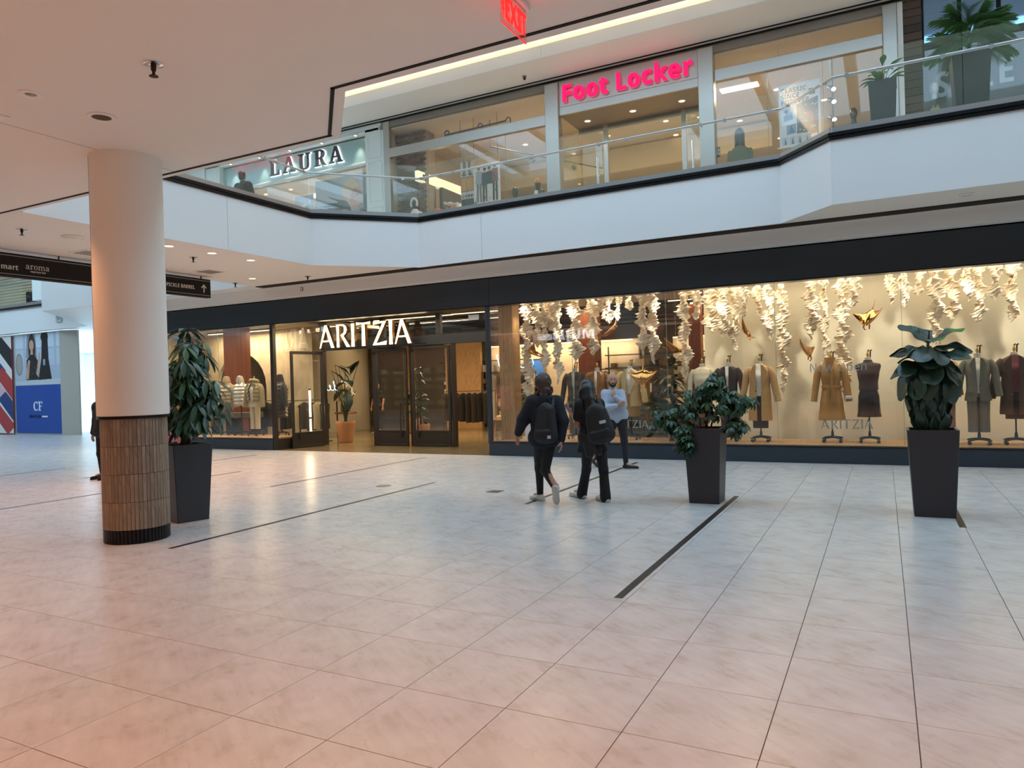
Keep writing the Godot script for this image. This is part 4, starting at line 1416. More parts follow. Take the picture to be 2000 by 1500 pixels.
func sneaker(label: String, at: Vector3, turn: float, group: String):
	var t := thing("sneaker", label, "shoe", at, turn, group)
	var g := G.new()
	var rings := []
	for q in [[-0.13, 0.02, 0.05], [-0.12, 0.032, 0.085], [-0.07, 0.036, 0.1], [-0.02, 0.036, 0.095], [0.03, 0.04, 0.062], [0.09, 0.044, 0.045], [0.13, 0.034, 0.03], [0.15, 0.01, 0.015]]:
		var r := PackedVector3Array()
		for j in 14:
			var a := TAU * j / 14
			r.append(V(q[0], maxf(0.0, q[2] * 0.5 + sin(a) * q[2] * 0.5), cos(a) * q[1]))
		rings.append(r)
	g.loft(rings)
	obj("upper", g, mats["white_cloth"], t)
	var s := G.new()
	s.box(V(0.01, -0.008, 0), V(0.29, 0.024, 0.085), 0.01)
	obj("sole", s, mats["white_paint"], t)

func laura_store():
	var wp := mat("panel_white", "dfe6e2", 0.55)
	part_struct("floor_upper_store_left", V(-20.5, FL + 0.02, -21.4), V(15.8, 0.04, 10.0), mats["store_floor"])
	part_struct("ceiling_upper_store_left", V(-20.5, 8.1, -21.6), V(15.8, 0.08, 9.2), mats["white_paint"])
	part_struct("wall_upper_left_back", V(-20.5, 7.0, -25.8), V(15.8, 3.6, 0.1), mats["warm_wall"])
	var fr := setting("wall_upper_panelled")
	part_box("sign_board", V(-16.0, 8.36, -16.6), V(6.3, 0.74, 0.08), mat("sign_teal", "9db8b4", 0.25, 0.2), fr)
	part_box("sign_moulding", V(-15.9, 7.97, -16.52), V(6.5, 0.09, 0.14), wp, fr, 0.02)
	part_box("head_moulding", V(-15.9, 8.83, -16.5), V(7.0, 0.1, 0.2), wp, fr, 0.02)
	part_box("head_panel", V(-15.9, 8.94, -16.45), V(7.2, 0.13, 0.2), wp, fr)
	for x in [-12.57, -19.1]:
		part_box("pilaster", V(x, 7.1, -16.5), V(0.66, 3.56, 0.2), wp, fr, 0.006)
		for q in [[6.0, 1.25], [7.35, 1.1], [8.38, 0.72]]:
			for e in [[0, q[1] / 2, 0.46, 0.025], [0, -q[1] / 2, 0.46, 0.025], [0.22, 0, 0.025, q[1]], [-0.22, 0, 0.025, q[1]]]:
				part_box("panel_moulding", V(x + e[0], q[0] + 0.02 + e[1], -16.395), V(e[2], e[3], 0.025), wp, fr, 0.008)
	part_box("plain_wall", V(-24.3, 7.1, -16.5), V(9.8, 3.6, 0.2), wp, fr)
	part_box("door_post", V(-17.42, 6.6, -16.5), V(0.08, 2.6, 0.1), mats["brushed"], fr, 0.004)
	for x in [-16.3, -15.05, -13.8]:
		part_box("pane", V(x - 0.0, 6.62, -16.6), V(1.24, 2.6, 0.012), mats["glass"], fr)
	var sg := thing("store_sign", "dark serif capital letters with a white halo on the pale green upper sign board", "sign", V(-16.75, 8.17, -16.52))
	letters(sg, "LAURA", 3.0, 0.05, mat("sign_char", "3a3236", 0.4), "Droid Serif", 700, glow("halo_white", "fbf6ff", 1.6), 0.06, 1.25)
	for k in 5:
		var x := -18.2 + k * 1.25
		var t := thing("sign_spot", "small bright spotlight shining down on the pale green sign board", "light", V(x, 8.76, -16.36), 0.0, "spotlights over the pale green sign board")
		var g := G.new()
		g.tube([V(0, 0.06, 0), V(0, 0.0, 0)], [0.03, 0.045], 12)
		obj("can", g, mats["white_paint"], t)
		var l := G.new()
		l.ell(V(0, -0.002, 0), V(0.035, 0.006, 0.035), 12, 6)
		obj("lens", l, glow("spot_white", "fff6e6", 4.0), t)
		spot(t, V(0, -0.012, 0), V(0, -1, -0.16), 0.9, "fff4e4", 30.0, 0.03, 0.9)
	var t := thing("added_store_panel", "flat ceiling panel added to light the upper left store", "light", V(-16.2, 8.03, -18.6), 0.0, "added ceiling panels of the upper left store")  # added to brighten the white store interior
	part_box("diffuser", V(0, 0, 0), V(2.4, 0.02, 0.3), glow("panel_glow", "fff0d8", 2.0), t, 0.004)
	area(t, V(0, -0.02, 0), V(0, -1, 0), 3.6, 0.8, 9.0, "fff0da")
	for k in 10:
		downlight(-18.0 + (k % 5) * 1.1 + 0.4 * (k / 5), 8.05, -17.6 - 1.1 * (k / 5), 0.06, 0.0, "small bright downlight on the white ceiling below the pale green sign board", "downlights below the sign board", 50.0, "ffffff", "store_downlight")
	# big poster of two women
	var im := cv(384, 320, "8f9694")
	cp(im, [[0, 0], [384, 0], [384, 120], [0, 190]], "a9aeac")
	cp(im, [[270, 250], [340, 200], [384, 230], [384, 320], [260, 320]], "4f5c64")
	ce(im, 270, 110, 66, 92, "c9a57c", 0.25)
	ce(im, 262, 82, 60, 62, "d2b48a")
	ce(im, 300, 140, 42, 66, "c48f70", 0.1)
	cp(im, [[322, 110], [348, 140], [330, 158]], "c48f70")
	ce(im, 312, 120, 9, 4, "6b4434")
	cp(im, [[320, 178], [342, 170], [336, 184]], "9d5348")
	for k in 14:
		var y := 100.0 + k * 6
		cp(im, [[210, y + 40], [40 + rf(-30, 60), y + rf(-10, 30)], [200, y + 52]], "2a211f")
	ce(im, 196, 236, 74, 100, "241c1b")
	ce(im, 206, 250, 48, 72, "bf8a6e")
	cp(im, [[150, 200], [200, 176], [250, 190], [236, 196], [200, 190], [168, 236]], "241c1b")
	ce(im, 186, 236, 11, 5, "2e1f1c")
	ce(im, 226, 232, 11, 5, "2e1f1c")
	cp(im, [[176, 222], [200, 220], [200, 225], [176, 228]], "2a1c19")
	cp(im, [[216, 218], [238, 218], [238, 223], [216, 224]], "2a1c19")
	cp(im, [[204, 240], [212, 262], [200, 264]], "a36f56")
	cp(im, [[182, 280], [232, 276], [214, 298], [196, 298]], "f0e6e0")
	cp(im, [[40, 300], [130, 268], [150, 320], [30, 320]], "8fa0c4")
	stand_poster("large poster of two laughing women with windblown hair in the upper left store window", V(-14.12, 6.22, -16.75), 1.95, 1.6, print_mat("print_women", im))
	im = cv(128, 160, "b9bfc4")
	ce(im, 64, 80, 40, 50, "d8dade")
	ce(im, 80, 70, 26, 30, "8d9aa8")
	ce(im, 46, 100, 26, 24, "a5adb5")
	stand_poster("pale grey poster left of the poster of two women", V(-15.6, 6.2, -16.8), 0.75, 1.3, print_mat("print_grey", im))
	var fl := thing("flower_vase", "bunch of white flowers standing in the upper left store window", "flowers", V(-16.7, FL + 0.04, -16.9))
	var g := G.new()
	g.lathe([[0.001, 0.0], [0.12, 0.0], [0.16, 0.3], [0.1, 0.6], [0.07, 0.75]], 16)
	obj("vase", g, mats["white_paint"], fl)
	for k in 22:
		var b := G.new()
		b.ell(V(rf(-0.28, 0.28), 0.95 + rf(-0.15, 0.3), rf(-0.12, 0.12)), Vector3.ONE * rf(0.05, 0.09), 8, 6)
		obj("blossom", b, mat("blossom", "ece4e0", 0.8), fl)

func sale_store():
	part_struct("floor_upper_store_right", V(7.2, FL + 0.02, -21), V(12.8, 0.04, 9.5), mats["store_floor"])
	var pk := setting("wall_plank")
	var pm := [mat("plank_a", "4d3b2e", 0.7), mat("plank_b", "43342a", 0.7), mat("plank_c", "574235", 0.7)]
	for k in 24:
		part_box("plank", V(0.66, FL + 0.09 + k * 0.155, -16.4), V(0.34, 0.148, 0.16), pm[rng.randi() % 3], pk, 0.006)
	part_struct("wall_sale", V(7.2, 7.2, -17.2), V(12.8, 3.8, 0.1), mat("navy_wall", "1d232b", 0.6))
	var wn := setting("window_5")
	for i in 5:
		for j in 2:
			part_box("pane", V(1.15 + i * 0.63 * (1.0 if i else 1.0), 8.0 + j * 1.0 + 0.48, -16.42), V(0.56, 0.9, 0.02), mat("sky_tint_glass", "8fb4d8", 0.05, 0.85), wn)  # blue tint puts the mirrored sky into the pane colour
		part_box("mullion", V(0.84 + i * 0.63, 8.4, -16.4), V(0.06, 1.3, 0.06), mats["dull_black"], wn, 0.004)
	part_box("sill", V(4.0, 7.96, -16.4), V(6.4, 0.07, 0.07), mats["dull_black"], wn, 0.004)
	part_box("lower_pane", V(3.9, 6.7, -16.45), V(6.2, 2.4, 0.012), mats["glass"], wn)
	var sl := thing("sale_poster", "dark and red sale poster with big pale letters behind the upper planters", "poster", V(1.05, 5.45, -17.05))
	part_box("dark_sheet", V(1.35, 1.75, -0.01), V(2.9, 1.0, 0.01), mat("sale_navy", "27323d", 0.6), sl)
	part_box("red_sheet", V(1.35, 0.55, -0.01), V(2.9, 1.35, 0.01), mat("sale_red", "a8343a", 0.6), sl)
	var pw := mat("sale_white", "b9cdd0", 0.6)
	var xs := [0.12, 0.47, 0.83, 1.18]
	for i in 4:
		var tm := text_mesh("SALE"[i], 0.68, 0.006, "Droid Sans", 800)
		put("letter", tm, pw, sl, Transform3D(Basis.from_scale(V(0.82, 1, 1)), V(xs[i] + 0.04, 1.92 + 0.06 * (i / 3.0), 0.0)))
	put("word", text_mesh("EVERYTHING", 0.24, 0.006, "Droid Sans", 700), pw, sl, Transform3D(Basis(), V(0.66, 1.2, 0.0)))
	put("number", text_mesh("70%", 0.8, 0.006, "Droid Sans", 800), pw, sl, Transform3D(Basis(), V(0.62, 0.62, 0.0)))
	var mn := thing("display_figure", "white headed display figure in a black yellow-printed shirt before the red poster", "mannequin", V(1.04, FL + 0.04, -16.75))
	head_form(mn, V(0, 1.86, 0), mat("white_form", "dfe6e6", 0.3), 1.05)
	bust(mn, "black_shirt", V(0, 1.64, 0), mats["dull_black"], 0.2)
	var em := G.new()
	em.box(V(0, 1.44, 0.125), V(0.16, 0.05, 0.015), 0.006)
	em.box(V(-0.03, 1.49, 0.12), V(0.03, 0.05, 0.015), 0.005, Basis(Vector3.BACK, 0.5))
	em.box(V(0.04, 1.49, 0.12), V(0.03, 0.05, 0.015), 0.005, Basis(Vector3.BACK, -0.5))
	obj("chest_print", em, mat("print_yellow", "b9a548", 0.7), mn)
	part_box("plinth", V(0, 0.3, 0), V(0.4, 0.6, 0.25), mats["shoe_wall"], mn, 0.006)
# ---------------------------------------------------------------- ceiling fittings, signs, column
func ceiling_bits():
	for q in [[-5.11, -3.85, "dark brass sprinkler head under the near ceiling, right of the two large round fittings"], [-11.94, -6.58, "small sprinkler head at the left edge above the black hanging sign"], [-11.94, -9.74, "sprinkler head in the beige ceiling nearest the column's right side"], [-14.1, -12.7, "sprinkler head above the arrow end of the black hanging sign"], [-11.99, -12.95, "sprinkler head near the long dark slot, above the glowing store name"]]:
		var t := thing("sprinkler", q[2], "sprinkler", V(q[0], HC, q[1]))
		var g := G.new()
		g.lathe([[0.001, 0.0], [0.075, 0.0], [0.075, -0.006], [0.045, -0.012], [0.03, -0.008], [0.001, -0.008]], 20)
		obj("cover_ring", g, mats["chrome"], t)
		var h := G.new()
		h.lathe([[0.022, -0.006], [0.02, -0.05], [0.012, -0.06], [0.012, -0.09], [0.035, -0.095], [0.035, -0.1], [0.001, -0.102]], 14)
		obj("head", h, mat("sprinkler_brass", "3a2c1c", 0.4, 0.7), t)
	# unlit round fittings
	var t := thing("ceiling_fitting", "large round recessed ceiling can with a dark ribbed reflector, not lit", "light", V(-6.5, HC, -4.33))
	var g := G.new()
	g.lathe([[0.085, 0.0], [0.125, 0.0], [0.125, -0.004], [0.12, -0.01], [0.088, -0.012], [0.085, -0.004]], 32)
	obj("trim_ring", g, mats["white_paint"], t)
	g = G.new()
	var rings := []
	for k in 2:
		var r := PackedVector3Array()
		for j in 48:
			var a := TAU * j / 48
			r.append(V(cos(a), 0, sin(a)) * ((0.085 if k == 0 else 0.02) * (1.0 if j % 2 else 0.93)) + V(0, -0.008 if k == 0 else -0.001, 0))
		rings.append(r)
	g.loft(rings)
	obj("reflector", g, mat("reflector", "4a4036", 0.2, 0.8), t)
	t = thing("ceiling_fitting", "small round white eyeball downlight left of the dark ribbed can", "light", V(-6.5, HC, -3.69))
	g = G.new()
	g.lathe([[0.045, -0.004], [0.05, -0.012], [0.09, -0.01], [0.095, 0.0]], 28)
	obj("trim_ring", g, mats["white_paint"], t)
	g = G.new()
	g.ell(V(0, -0.004, 0), V(0.045, 0.014, 0.045), 18, 8)
	obj("eyeball", g, mat("eyeball", "b9b2aa", 0.3, 0.3), t)
	t = thing("ceiling_fitting", "square air grille cut by the left edge of the picture on the near ceiling", "vent", V(-7.35, HC, -3.75))
	part_box("plate", V(0, -0.006, 0), V(0.3, 0.012, 0.3), mats["white_paint"], t, 0.004)
	part_box("slot", V(0, -0.013, 0.09), V(0.2, 0.003, 0.02), mats["dull_black"], t)
	downlight(-8.38, HC, -4.3, 0.07, 3.0, "small lit downlight at the left edge of the picture under the near ceiling", "", 50.0)
	t = thing("ceiling_speaker", "shallow round white dome on the beige ceiling left of the column", "speaker", V(-11.88, HC, -7.35))
	g = G.new()
	g.lathe([[0.16, 0.0], [0.16, -0.01], [0.12, -0.02], [0.11, -0.045], [0.06, -0.06], [0.001, -0.064]], 28)
	obj("dome", g, mats["white_paint"], t)
	g = G.new()
	g.lathe([[0.165, 0.0], [0.175, 0.0], [0.175, -0.012], [0.16, -0.014]], 28)
	obj("rim", g, mats["white_paint"], t)
	for q in [[-13.0, -8.35, "rectangular air grille in the beige ceiling left of the column"], [-13.1, -11.1, "rectangular air grille in the beige ceiling above the arrow sign"]]:
		t = thing("ceiling_vent", q[2], "vent", V(q[0], HC, q[1]))
		part_box("frame", V(0, -0.006, 0), V(0.5, 0.012, 0.5), mats["white_paint"], t, 0.003)
		for k in 7:
			part_box("slat", V(0, -0.016, -0.18 + k * 0.06), V(0.4, 0.01, 0.02), mat("vent_grey", "a29890", 0.5), t)
	# smoke detector and access plates on the far soffit
	t = thing("exit_light_cover", "small rounded square hatch on the soffit right of the slot vent", "hatch", V(1.18, HC, -12.82))
	g = G.new()
	g.box(V(0, -0.008, 0), V(0.2, 0.016, 0.16), 0.007)
	obj("plate", g, mats["soffit_paint"], t)
	part_box("hinge_gap", V(0, -0.0165, -0.06), V(0.14, 0.002, 0.012), mats["dull_black"], t)
	t = thing("wall_plate", "tiny square plate on the bulkhead above the store band, over the sign letters", "plate", V(-13.0, 4.12, -13.815))
	part_box("plate", V(0, 0, 0), V(0.09, 0.09, 0.012), mat("plate_brown", "7a6a60", 0.5), t, 0.003)
	part_box("button", V(0, 0, 0.008), V(0.05, 0.05, 0.008), mats["white_paint"], t, 0.003)
	t = thing("camera_dome", "tiny dark security camera on the upper soffit left of the pink sign", "camera", V(-7.6, 9.06, -15.9))
	g = G.new()
	g.lathe([[0.05, 0.0], [0.05, -0.03], [0.03, -0.05], [0.03, -0.09], [0.001, -0.1]], 14)
	obj("body", g, mat("camera_grey", "8a8078", 0.4), t)
	g = G.new()
	g.tube([V(0, -0.07, 0.0), V(0.05, -0.09, 0.07)], 0.025, 10)
	obj("lens_tube", g, mats["dull_black"], t)
	# exit sign hanging from the near ceiling
	t = thing("exit_sign", "red edge-lit EXIT sign with an arrow hanging from the near ceiling", "sign", V(-2.15, HC, -4.36))
	part_box("canopy", V(0, -0.02, 0), V(0.06, 0.04, 0.42), mats["white_paint"], t, 0.006)
	var er := glow("exit_red", "ff1a1a", 1.6)
	part_box("plate", V(0, -0.155, 0), V(0.008, 0.23, 0.37), pane("exit_plate", "ff8080", 0.25), t)
	part_box("lower_edge", V(0, -0.271, 0), V(0.009, 0.004, 0.37), er, t)
	for s in [1.0, -1.0]:
		var tm := text_mesh("EXIT", 0.21, 0.003, "Droid Sans", 700)
		put("word", tm, er, t, Transform3D(Basis(Vector3.UP, s * PI / 2) * Basis.from_scale(V(0.75, 1.0, 1)), V(s * 0.006, -0.155, -0.02 * s)))
		var ar := G.new()
		ar.xf = Transform3D(Basis(Vector3.UP, s * PI / 2), V(s * 0.006, -0.155, 0.16 * s * s))
		ar.box(V(0, 0.014, 0), V(0.035, 0.009, 0.003), 0.0, Basis(Vector3.BACK, 0.9))
		ar.box(V(0, -0.014, 0), V(0.035, 0.009, 0.003), 0.0, Basis(Vector3.BACK, -0.9))
		obj("arrow", ar, er, t)
	# long black direction sign
	t = thing("hanging_sign", "long black direction sign hanging from the ceiling, passing behind the white column", "sign", V(-13.8, 3.76, -9.1))
	part_box("board", V(0, 0.21, 0), V(0.14, 0.42, 5.1), mats["dull_black"], t, 0.006)
	for y in [0.045, 0.375]:
		part_box("trim_line", V(0.072, y, 0), V(0.004, 0.012, 5.1), mat("trim_grey", "9a9590", 0.4), t)
	for z in [0.85, -2.35]:
		g = G.new()
		g.tube([V(0, 0.41, z), V(0, 0.5, z)], 0.014, 8)
		obj("hanger_rod", g, mats["bronze_frame"], t)
	var sm := mat("sign_text", "c9c4bc", 0.5)
	for q in [["mart", 0.125, 1.76, 0.17, "Droid Sans", 700], ["aroma", 0.135, 1.28, 0.215, "Droid Serif", 400], ["espresso bar", 0.045, 1.27, 0.13, "Droid Sans", 700], ["PICKLE BARREL", 0.112, -1.75, 0.2, "Droid Sans", 800]]:
		var tm := text_mesh(q[0], q[1], 0.004, q[4], q[5])
		var squeeze := 0.9 if q[0] == "PICKLE BARREL" else 1.0
		put("word", tm, sm, t, Transform3D(Basis(Vector3.UP, PI / 2) * Basis.from_scale(V(squeeze, 1, 1)), V(0.073, q[3], q[2])))
	g = G.new()
	g.xf = Transform3D(Basis(Vector3.UP, PI / 2), V(0.073, 0.2, -2.36))
	g.box(V(0, -0.01, 0), V(0.025, 0.16, 0.004))
	g.box(V(-0.03, 0.045, 0), V(0.025, 0.1, 0.004), 0.0, Basis(Vector3.BACK, -0.75))
	g.box(V(0.03, 0.045, 0), V(0.025, 0.1, 0.004), 0.0, Basis(Vector3.BACK, 0.75))
	obj("arrow", g, mat("sign_arrow", "dedad3", 0.5), t)

func column():
	var t := thing("column", "round white column with a ribbed wood-look lower cladding and black foot", "column", V(-7.48, 0, -5.25))
	var g := G.new()
	g.lathe([[0.36, 1.385], [0.36, 1.385], [0.365, 1.395], [0.365, HC]], 64)
	obj("shaft", g, mats["white_paint"], t)
	g = G.new()
	g.lathe([[0.34, 1.355], [0.366, 1.355], [0.366, 1.355], [0.366, 1.386], [0.366, 1.386], [0.34, 1.386]], 64)
	obj("black_band", g, mats["black_metal"], t)
	g = G.new()
	g.box(V(-0.21, 2.8, 0.3), V(0.006, 2.9, 0.006), 0.0, Basis(Vector3.UP, -0.6))
	obj("shaft_seam", g, mat("seam_grey", "a39c94", 0.8), t)
	g = G.new()
	g.lathe([[0.322, 0.0], [0.322, 1.36]], 48)
	obj("core", g, mats["dull_black"], t)
	var mv := []
	for k in 6:
		mv.append(mat("strip_%d" % k, ["c8bdb0", "bcb0a3", "d2c6b8", "b3a89c", "c2b4a4", "cdbfae"][k], 0.6, 0.0, {"albedo_texture": mats["grey_wood"].albedo_texture}))
	var per := 52
	var sm := []
	for k in 4:
		var s := G.new()
		var o := V(rf(0, 9), rf(0, 9), 0)
		s.xf = Transform3D(Basis(), -o)
		s.box(o, V(TAU * 0.335 / per - 0.0035, 0.298, 0.016), 0.0025)
		sm.append(s.mesh())
	for row in 4:
		for k in per:
			var a := TAU * k / per
			put("cladding_strip", sm[rng.randi() % 4], mv[rng.randi() % 6], t, Transform3D(Basis(Vector3.UP, a), V(sin(a) * 0.33, 0.152 + 0.15 + row * 0.3015, cos(a) * 0.33)))
	var fm := G.new()
	fm.box(V(0, 0, 0), V(TAU * 0.33 / per - 0.006, 0.15, 0.02), 0.005)
	var fmesh := fm.mesh()
	for k in per:
		var a := TAU * k / per
		put("foot_rib", fmesh, mats["black_metal"], t, Transform3D(Basis(Vector3.UP, a), V(sin(a) * 0.326, 0.076, cos(a) * 0.326)))
	# floor boxes
	for q in [[-7.26, -9.45, 0.12, "small round dark floor cover by the middle black strip"], [-5.2, -9.45, 0.12, "small square dark floor cover left of the walking people"]]:
		g = G.new()
		if q[0] < -7:
			g.lathe([[0.001, 0.004], [0.12, 0.004], [0.13, 0.0]], 24, V(q[0], 0, q[1]))
		else:
			g.box(V(q[0], 0.001, q[1]), V(0.2, 0.005, 0.22), 0.001)
		tag(obj("floor_cover", g, mat("cover_dark", "4c4640", 0.4, 0.4)), q[3], "floor cover")

func far_left():
	# hoarding with a picture and a blue panel, far beyond the second atrium
	var hd := setting("wall_hoarding")
	part_box("panel", V(-38.2, 2.1, -17.62), V(11.4, 4.22, 0.16), mat("hoarding_white", "d9d8d2", 0.6), hd)
	var hs := setting("wall_hoarding_side")
	part_box("side_panel", V(-29.0, 2.1, -17.65), V(0.72, 4.22, 0.12), mat("hoarding_grey", "b5b0a6", 0.7), hs, 0.0, Basis(Vector3.UP, 0.5))
	part_box("panel", V(-30.9, 2.1, -17.56), V(3.3, 4.22, 0.1), mats["hoarding_white"], hd)
	part_struct("wall_far_corridor", V(-27.2, 2.1, -19.2), V(3.6, 4.2, 0.1), mats["white_paint"])
	part_struct("wall_corridor_end", V(-24.9, 2.1, -17.2), V(2.9, 4.2, 0.2), mats["white_paint"])
	var t := thing("hoarding_poster", "blue poster panel with a small white two-letter logo at the far left", "poster", V(-30.92, 0.06, -17.48))
	part_box("sheet", V(0, 1.0, 0), V(3.16, 1.98, 0.03), mat("poster_blue", "1d4a9e", 0.5), t, 0.004)
	put("logo", text_mesh("CF", 0.52, 0.008, "Droid Serif", 800), mat("poster_white", "e3e8ee", 0.5), t, Transform3D(Basis(), V(-0.02, 1.12, 0.02)))
	put("caption", text_mesh("Meet you", 0.2, 0.006, "Droid Sans", 700), mat("poster_navy", "13203f", 0.5), t, Transform3D(Basis(), V(-0.2, 0.72, 0.02)))
	part_box("caption_mark", V(0.42, 0.7, 0.018), V(0.42, 0.06, 0.006), mats["poster_white"], t)
	var im := cv(320, 256, "aebccb")
	for k in 5:
		cp(im, [[k * 72 + 6, 0], [k * 72 + 62, 0], [k * 72 + 62, 70], [k * 72 + 6, 70]], "c9d6e2")
		cp(im, [[k * 72 + 6, 78], [k * 72 + 62, 78], [k * 72 + 62, 160], [k * 72 + 6, 160]], "bccad8")
	cp(im, [[90, 0], [150, 0], [160, 120], [80, 120]], "8d97a3")
	ce(im, 30, 150, 26, 56, "8f8478")
	ce(im, 30, 150, 20, 48, "a5a2a0")
	ce(im, 124, 70, 26, 70, "3a2a26")
	ce(im, 122, 56, 17, 26, "c99f86")
	cp(im, [[116, 78], [130, 78], [132, 110], [112, 110]], "c99f86")
	cp(im, [[84, 130], [112, 104], [142, 104], [168, 140], [166, 230], [80, 230]], "1a1a1f")
	cp(im, [[70, 220], [96, 130], [110, 132], [96, 226]], "c99f86")
	cp(im, [[150, 200], [176, 90], [184, 94], [168, 220]], "c99f86")
	for k in 30:
		ce(im, rf(86, 160), rf(140, 210), 2, 2, "6a6a72")
	cp(im, [[196, 30], [236, 0], [240, 130], [264, 256], [160, 256], [190, 120]], "17171b")
	ce(im, 214, 20, 26, 26, "121215")
	cp(im, [[200, 130], [216, 130], [216, 160], [200, 160]], "8fa0b0")
	cp(im, [[0, 236], [320, 226], [320, 256], [0, 256]], "c4c9ce")
	tag(put("hoarding_poster", sheet(3.16, 2.12, 0.03), print_mat("print_studio", im), null, Transform3D(Basis(), V(-30.92, 2.06, -17.48))), "photo poster of a dark-haired woman in a studio, above the blue poster panel", "poster")
	im = cv(256, 512, "e2e0dc")
	for q in [[-60, 0, "a8292c"], [10, 90, "1e3c78"], [120, 40, "1f1f26"], [-40, 210, "9fb4c6"], [60, 250, "d9b3bf"], [-30, 330, "1f1f26"], [70, 380, "b23a3a"], [-60, 440, "1e3c78"], [120, 200, "b23a3a"], [140, 330, "1e3c78"]]:
		cp(im, [[q[0], q[1]], [q[0] + 60, q[1] - 40], [q[0] + 200, q[1] + 90], [q[0] + 140, q[1] + 140]], q[2])
	tag(put("hoarding_poster", sheet(2.4, 4.1, 0.03), print_mat("print_stripes", im), null, Transform3D(Basis(), V(-33.85, 0.06, -17.42))), "poster of crossing red, blue and black stripes at the left edge of the picture", "poster")
	# upper far railing, shop and goods
	t = thing("glass_railing", "short glass balustrade of the far upper walkway, at the left edge under the black sign", "railing", V(0, 0, -17.27))
	for k in 4:
		part_box("glass_panel", V(-38.4 + k * 2.0, 5.95, 0), V(1.98, 1.05, 0.012), mats["rail_glass"], t)
	var g := G.new()
	g.tube([V(-40, 6.3, 0.06), V(-31.0, 6.3, 0.06), V(-29.4, 6.34, -0.6)], 0.03, 10)
	obj("handrail", g, mats["steel"], t)
	part_box("metal_shoe", V(-35, 5.38, 0), V(11, 0.12, 0.06), mats["shoe_metal"], t)
	part_box("black_band", V(-35, 5.28, 0.02), V(11, 0.08, 0.06), mats["black_metal"], t)
	var sw := setting("wall_slat")
	for k in 26:
		part_box("slat", V(-36.6, 5.4 + k * 0.13, -18.6), V(8.6, 0.11, 0.05), mat("slat_cream", "cbbd98", 0.6), sw, 0.01)
	part_box("frame", V(-32.2, 7.0, -18.58), V(0.24, 3.4, 0.1), mats["cream_wall"], sw)
	im = cv(128, 160, "a04a78")
	for k in 90:
		ce(im, rf(0, 128), rf(0, 160), rf(3, 12), rf(3, 14), ["c4567e", "8a5a9c", "b47aa8", "7a4a86", "d09ab8", "a83a6a"][k % 6], rf(0, 3))
	stand_poster("pink and purple poster behind the far upper railing at the left", V(-31.5, 5.7, -18.4), 1.5, 1.6, print_mat("print_pink", im))
	for k in 3:
		var b := thing("patterned_chair", ["dark speckled tub seat under the pink poster, leftmost of three", "dark red speckled tub seat under the pink poster, middle of three", "dark green speckled tub seat under the pink poster, rightmost of three"][k], "seat", V(-31.6 + k * 0.62, FL, -17.8), 0.0, "tub seats under the pink poster")
		var c := G.new()
		c.lathe([[0.001, 0.0], [0.25, 0.0], [0.27, 0.1], [0.27, 0.62], [0.24, 0.66], [0.2, 0.62], [0.19, 0.42], [0.001, 0.42]], 20)
		var sp := noise_tex(26.0, 2, [[0.0, "14110f"], [0.5, "2c2624"], [0.62, "8a7468"], [1.0, "b09a8c"]], 128, 20 + k)
		obj("shell", c, mat("speckle_%d" % k, ["8a8a9c", "c08078", "8a9a80"][k], 0.8, 0.0, {"albedo_texture": sp}), b)
		var f := G.new()
		f.lathe([[0.12, 0.0], [0.24, 0.0], [0.24, -0.0]], 16)
		var s2 := G.new()
		s2.ell(V(0, 0.44, 0), V(0.19, 0.06, 0.19), 16, 8)
		obj("cushion", s2, mats["speckle_%d" % k], b)
	part_struct("wall_upper_far", V(-37, 7.2, -18.8), V(17.8, 3.9, 0.2), mats["white_paint"])
	# far EXIT sign and downlight
	t = thing("exit_sign", "small red EXIT sign far away at the end of the left corridor", "sign", V(-27.6, 4.05, -18.6))
	part_box("box", V(0, 0, 0), V(0.5, 0.28, 0.08), glow("exit_far", "e0413c", 0.8), t, 0.01)
	put("word", text_mesh("EXIT", 0.24, 0.004, "Droid Sans", 800), glow("exit_word", "ff9a90", 1.2), t, Transform3D(Basis(), V(0, 0, 0.042)))
	part_box("bracket", V(0, 0.17, 0), V(0.06, 0.08, 0.04), mats["white_paint"], t)
	downlight(-22.2, HC, -14.6, 0.12, 1.5, "lit round downlight in the triangular soffit left of the column", "", 52.0)
	t = thing("wall_speaker", "pale grey loudspeaker panel on the far fascia at the left", "speaker", V(-29.0, 4.72, -17.27))
	part_box("body", V(0, 0, 0), V(0.36, 0.42, 0.06), mat("pale_grey", "b9c2c6", 0.6), t, 0.01)
	g = G.new()
	g.xf = Transform3D(Basis(Vector3.RIGHT, PI / 2), V(0, 0.02, 0.03))
	g.lathe([[0.001, 0.0], [0.1, 0.01], [0.13, 0.015], [0.13, 0.0]], 18)
	obj("cone", g, mat("cone_grey", "98a2a8", 0.6), t)

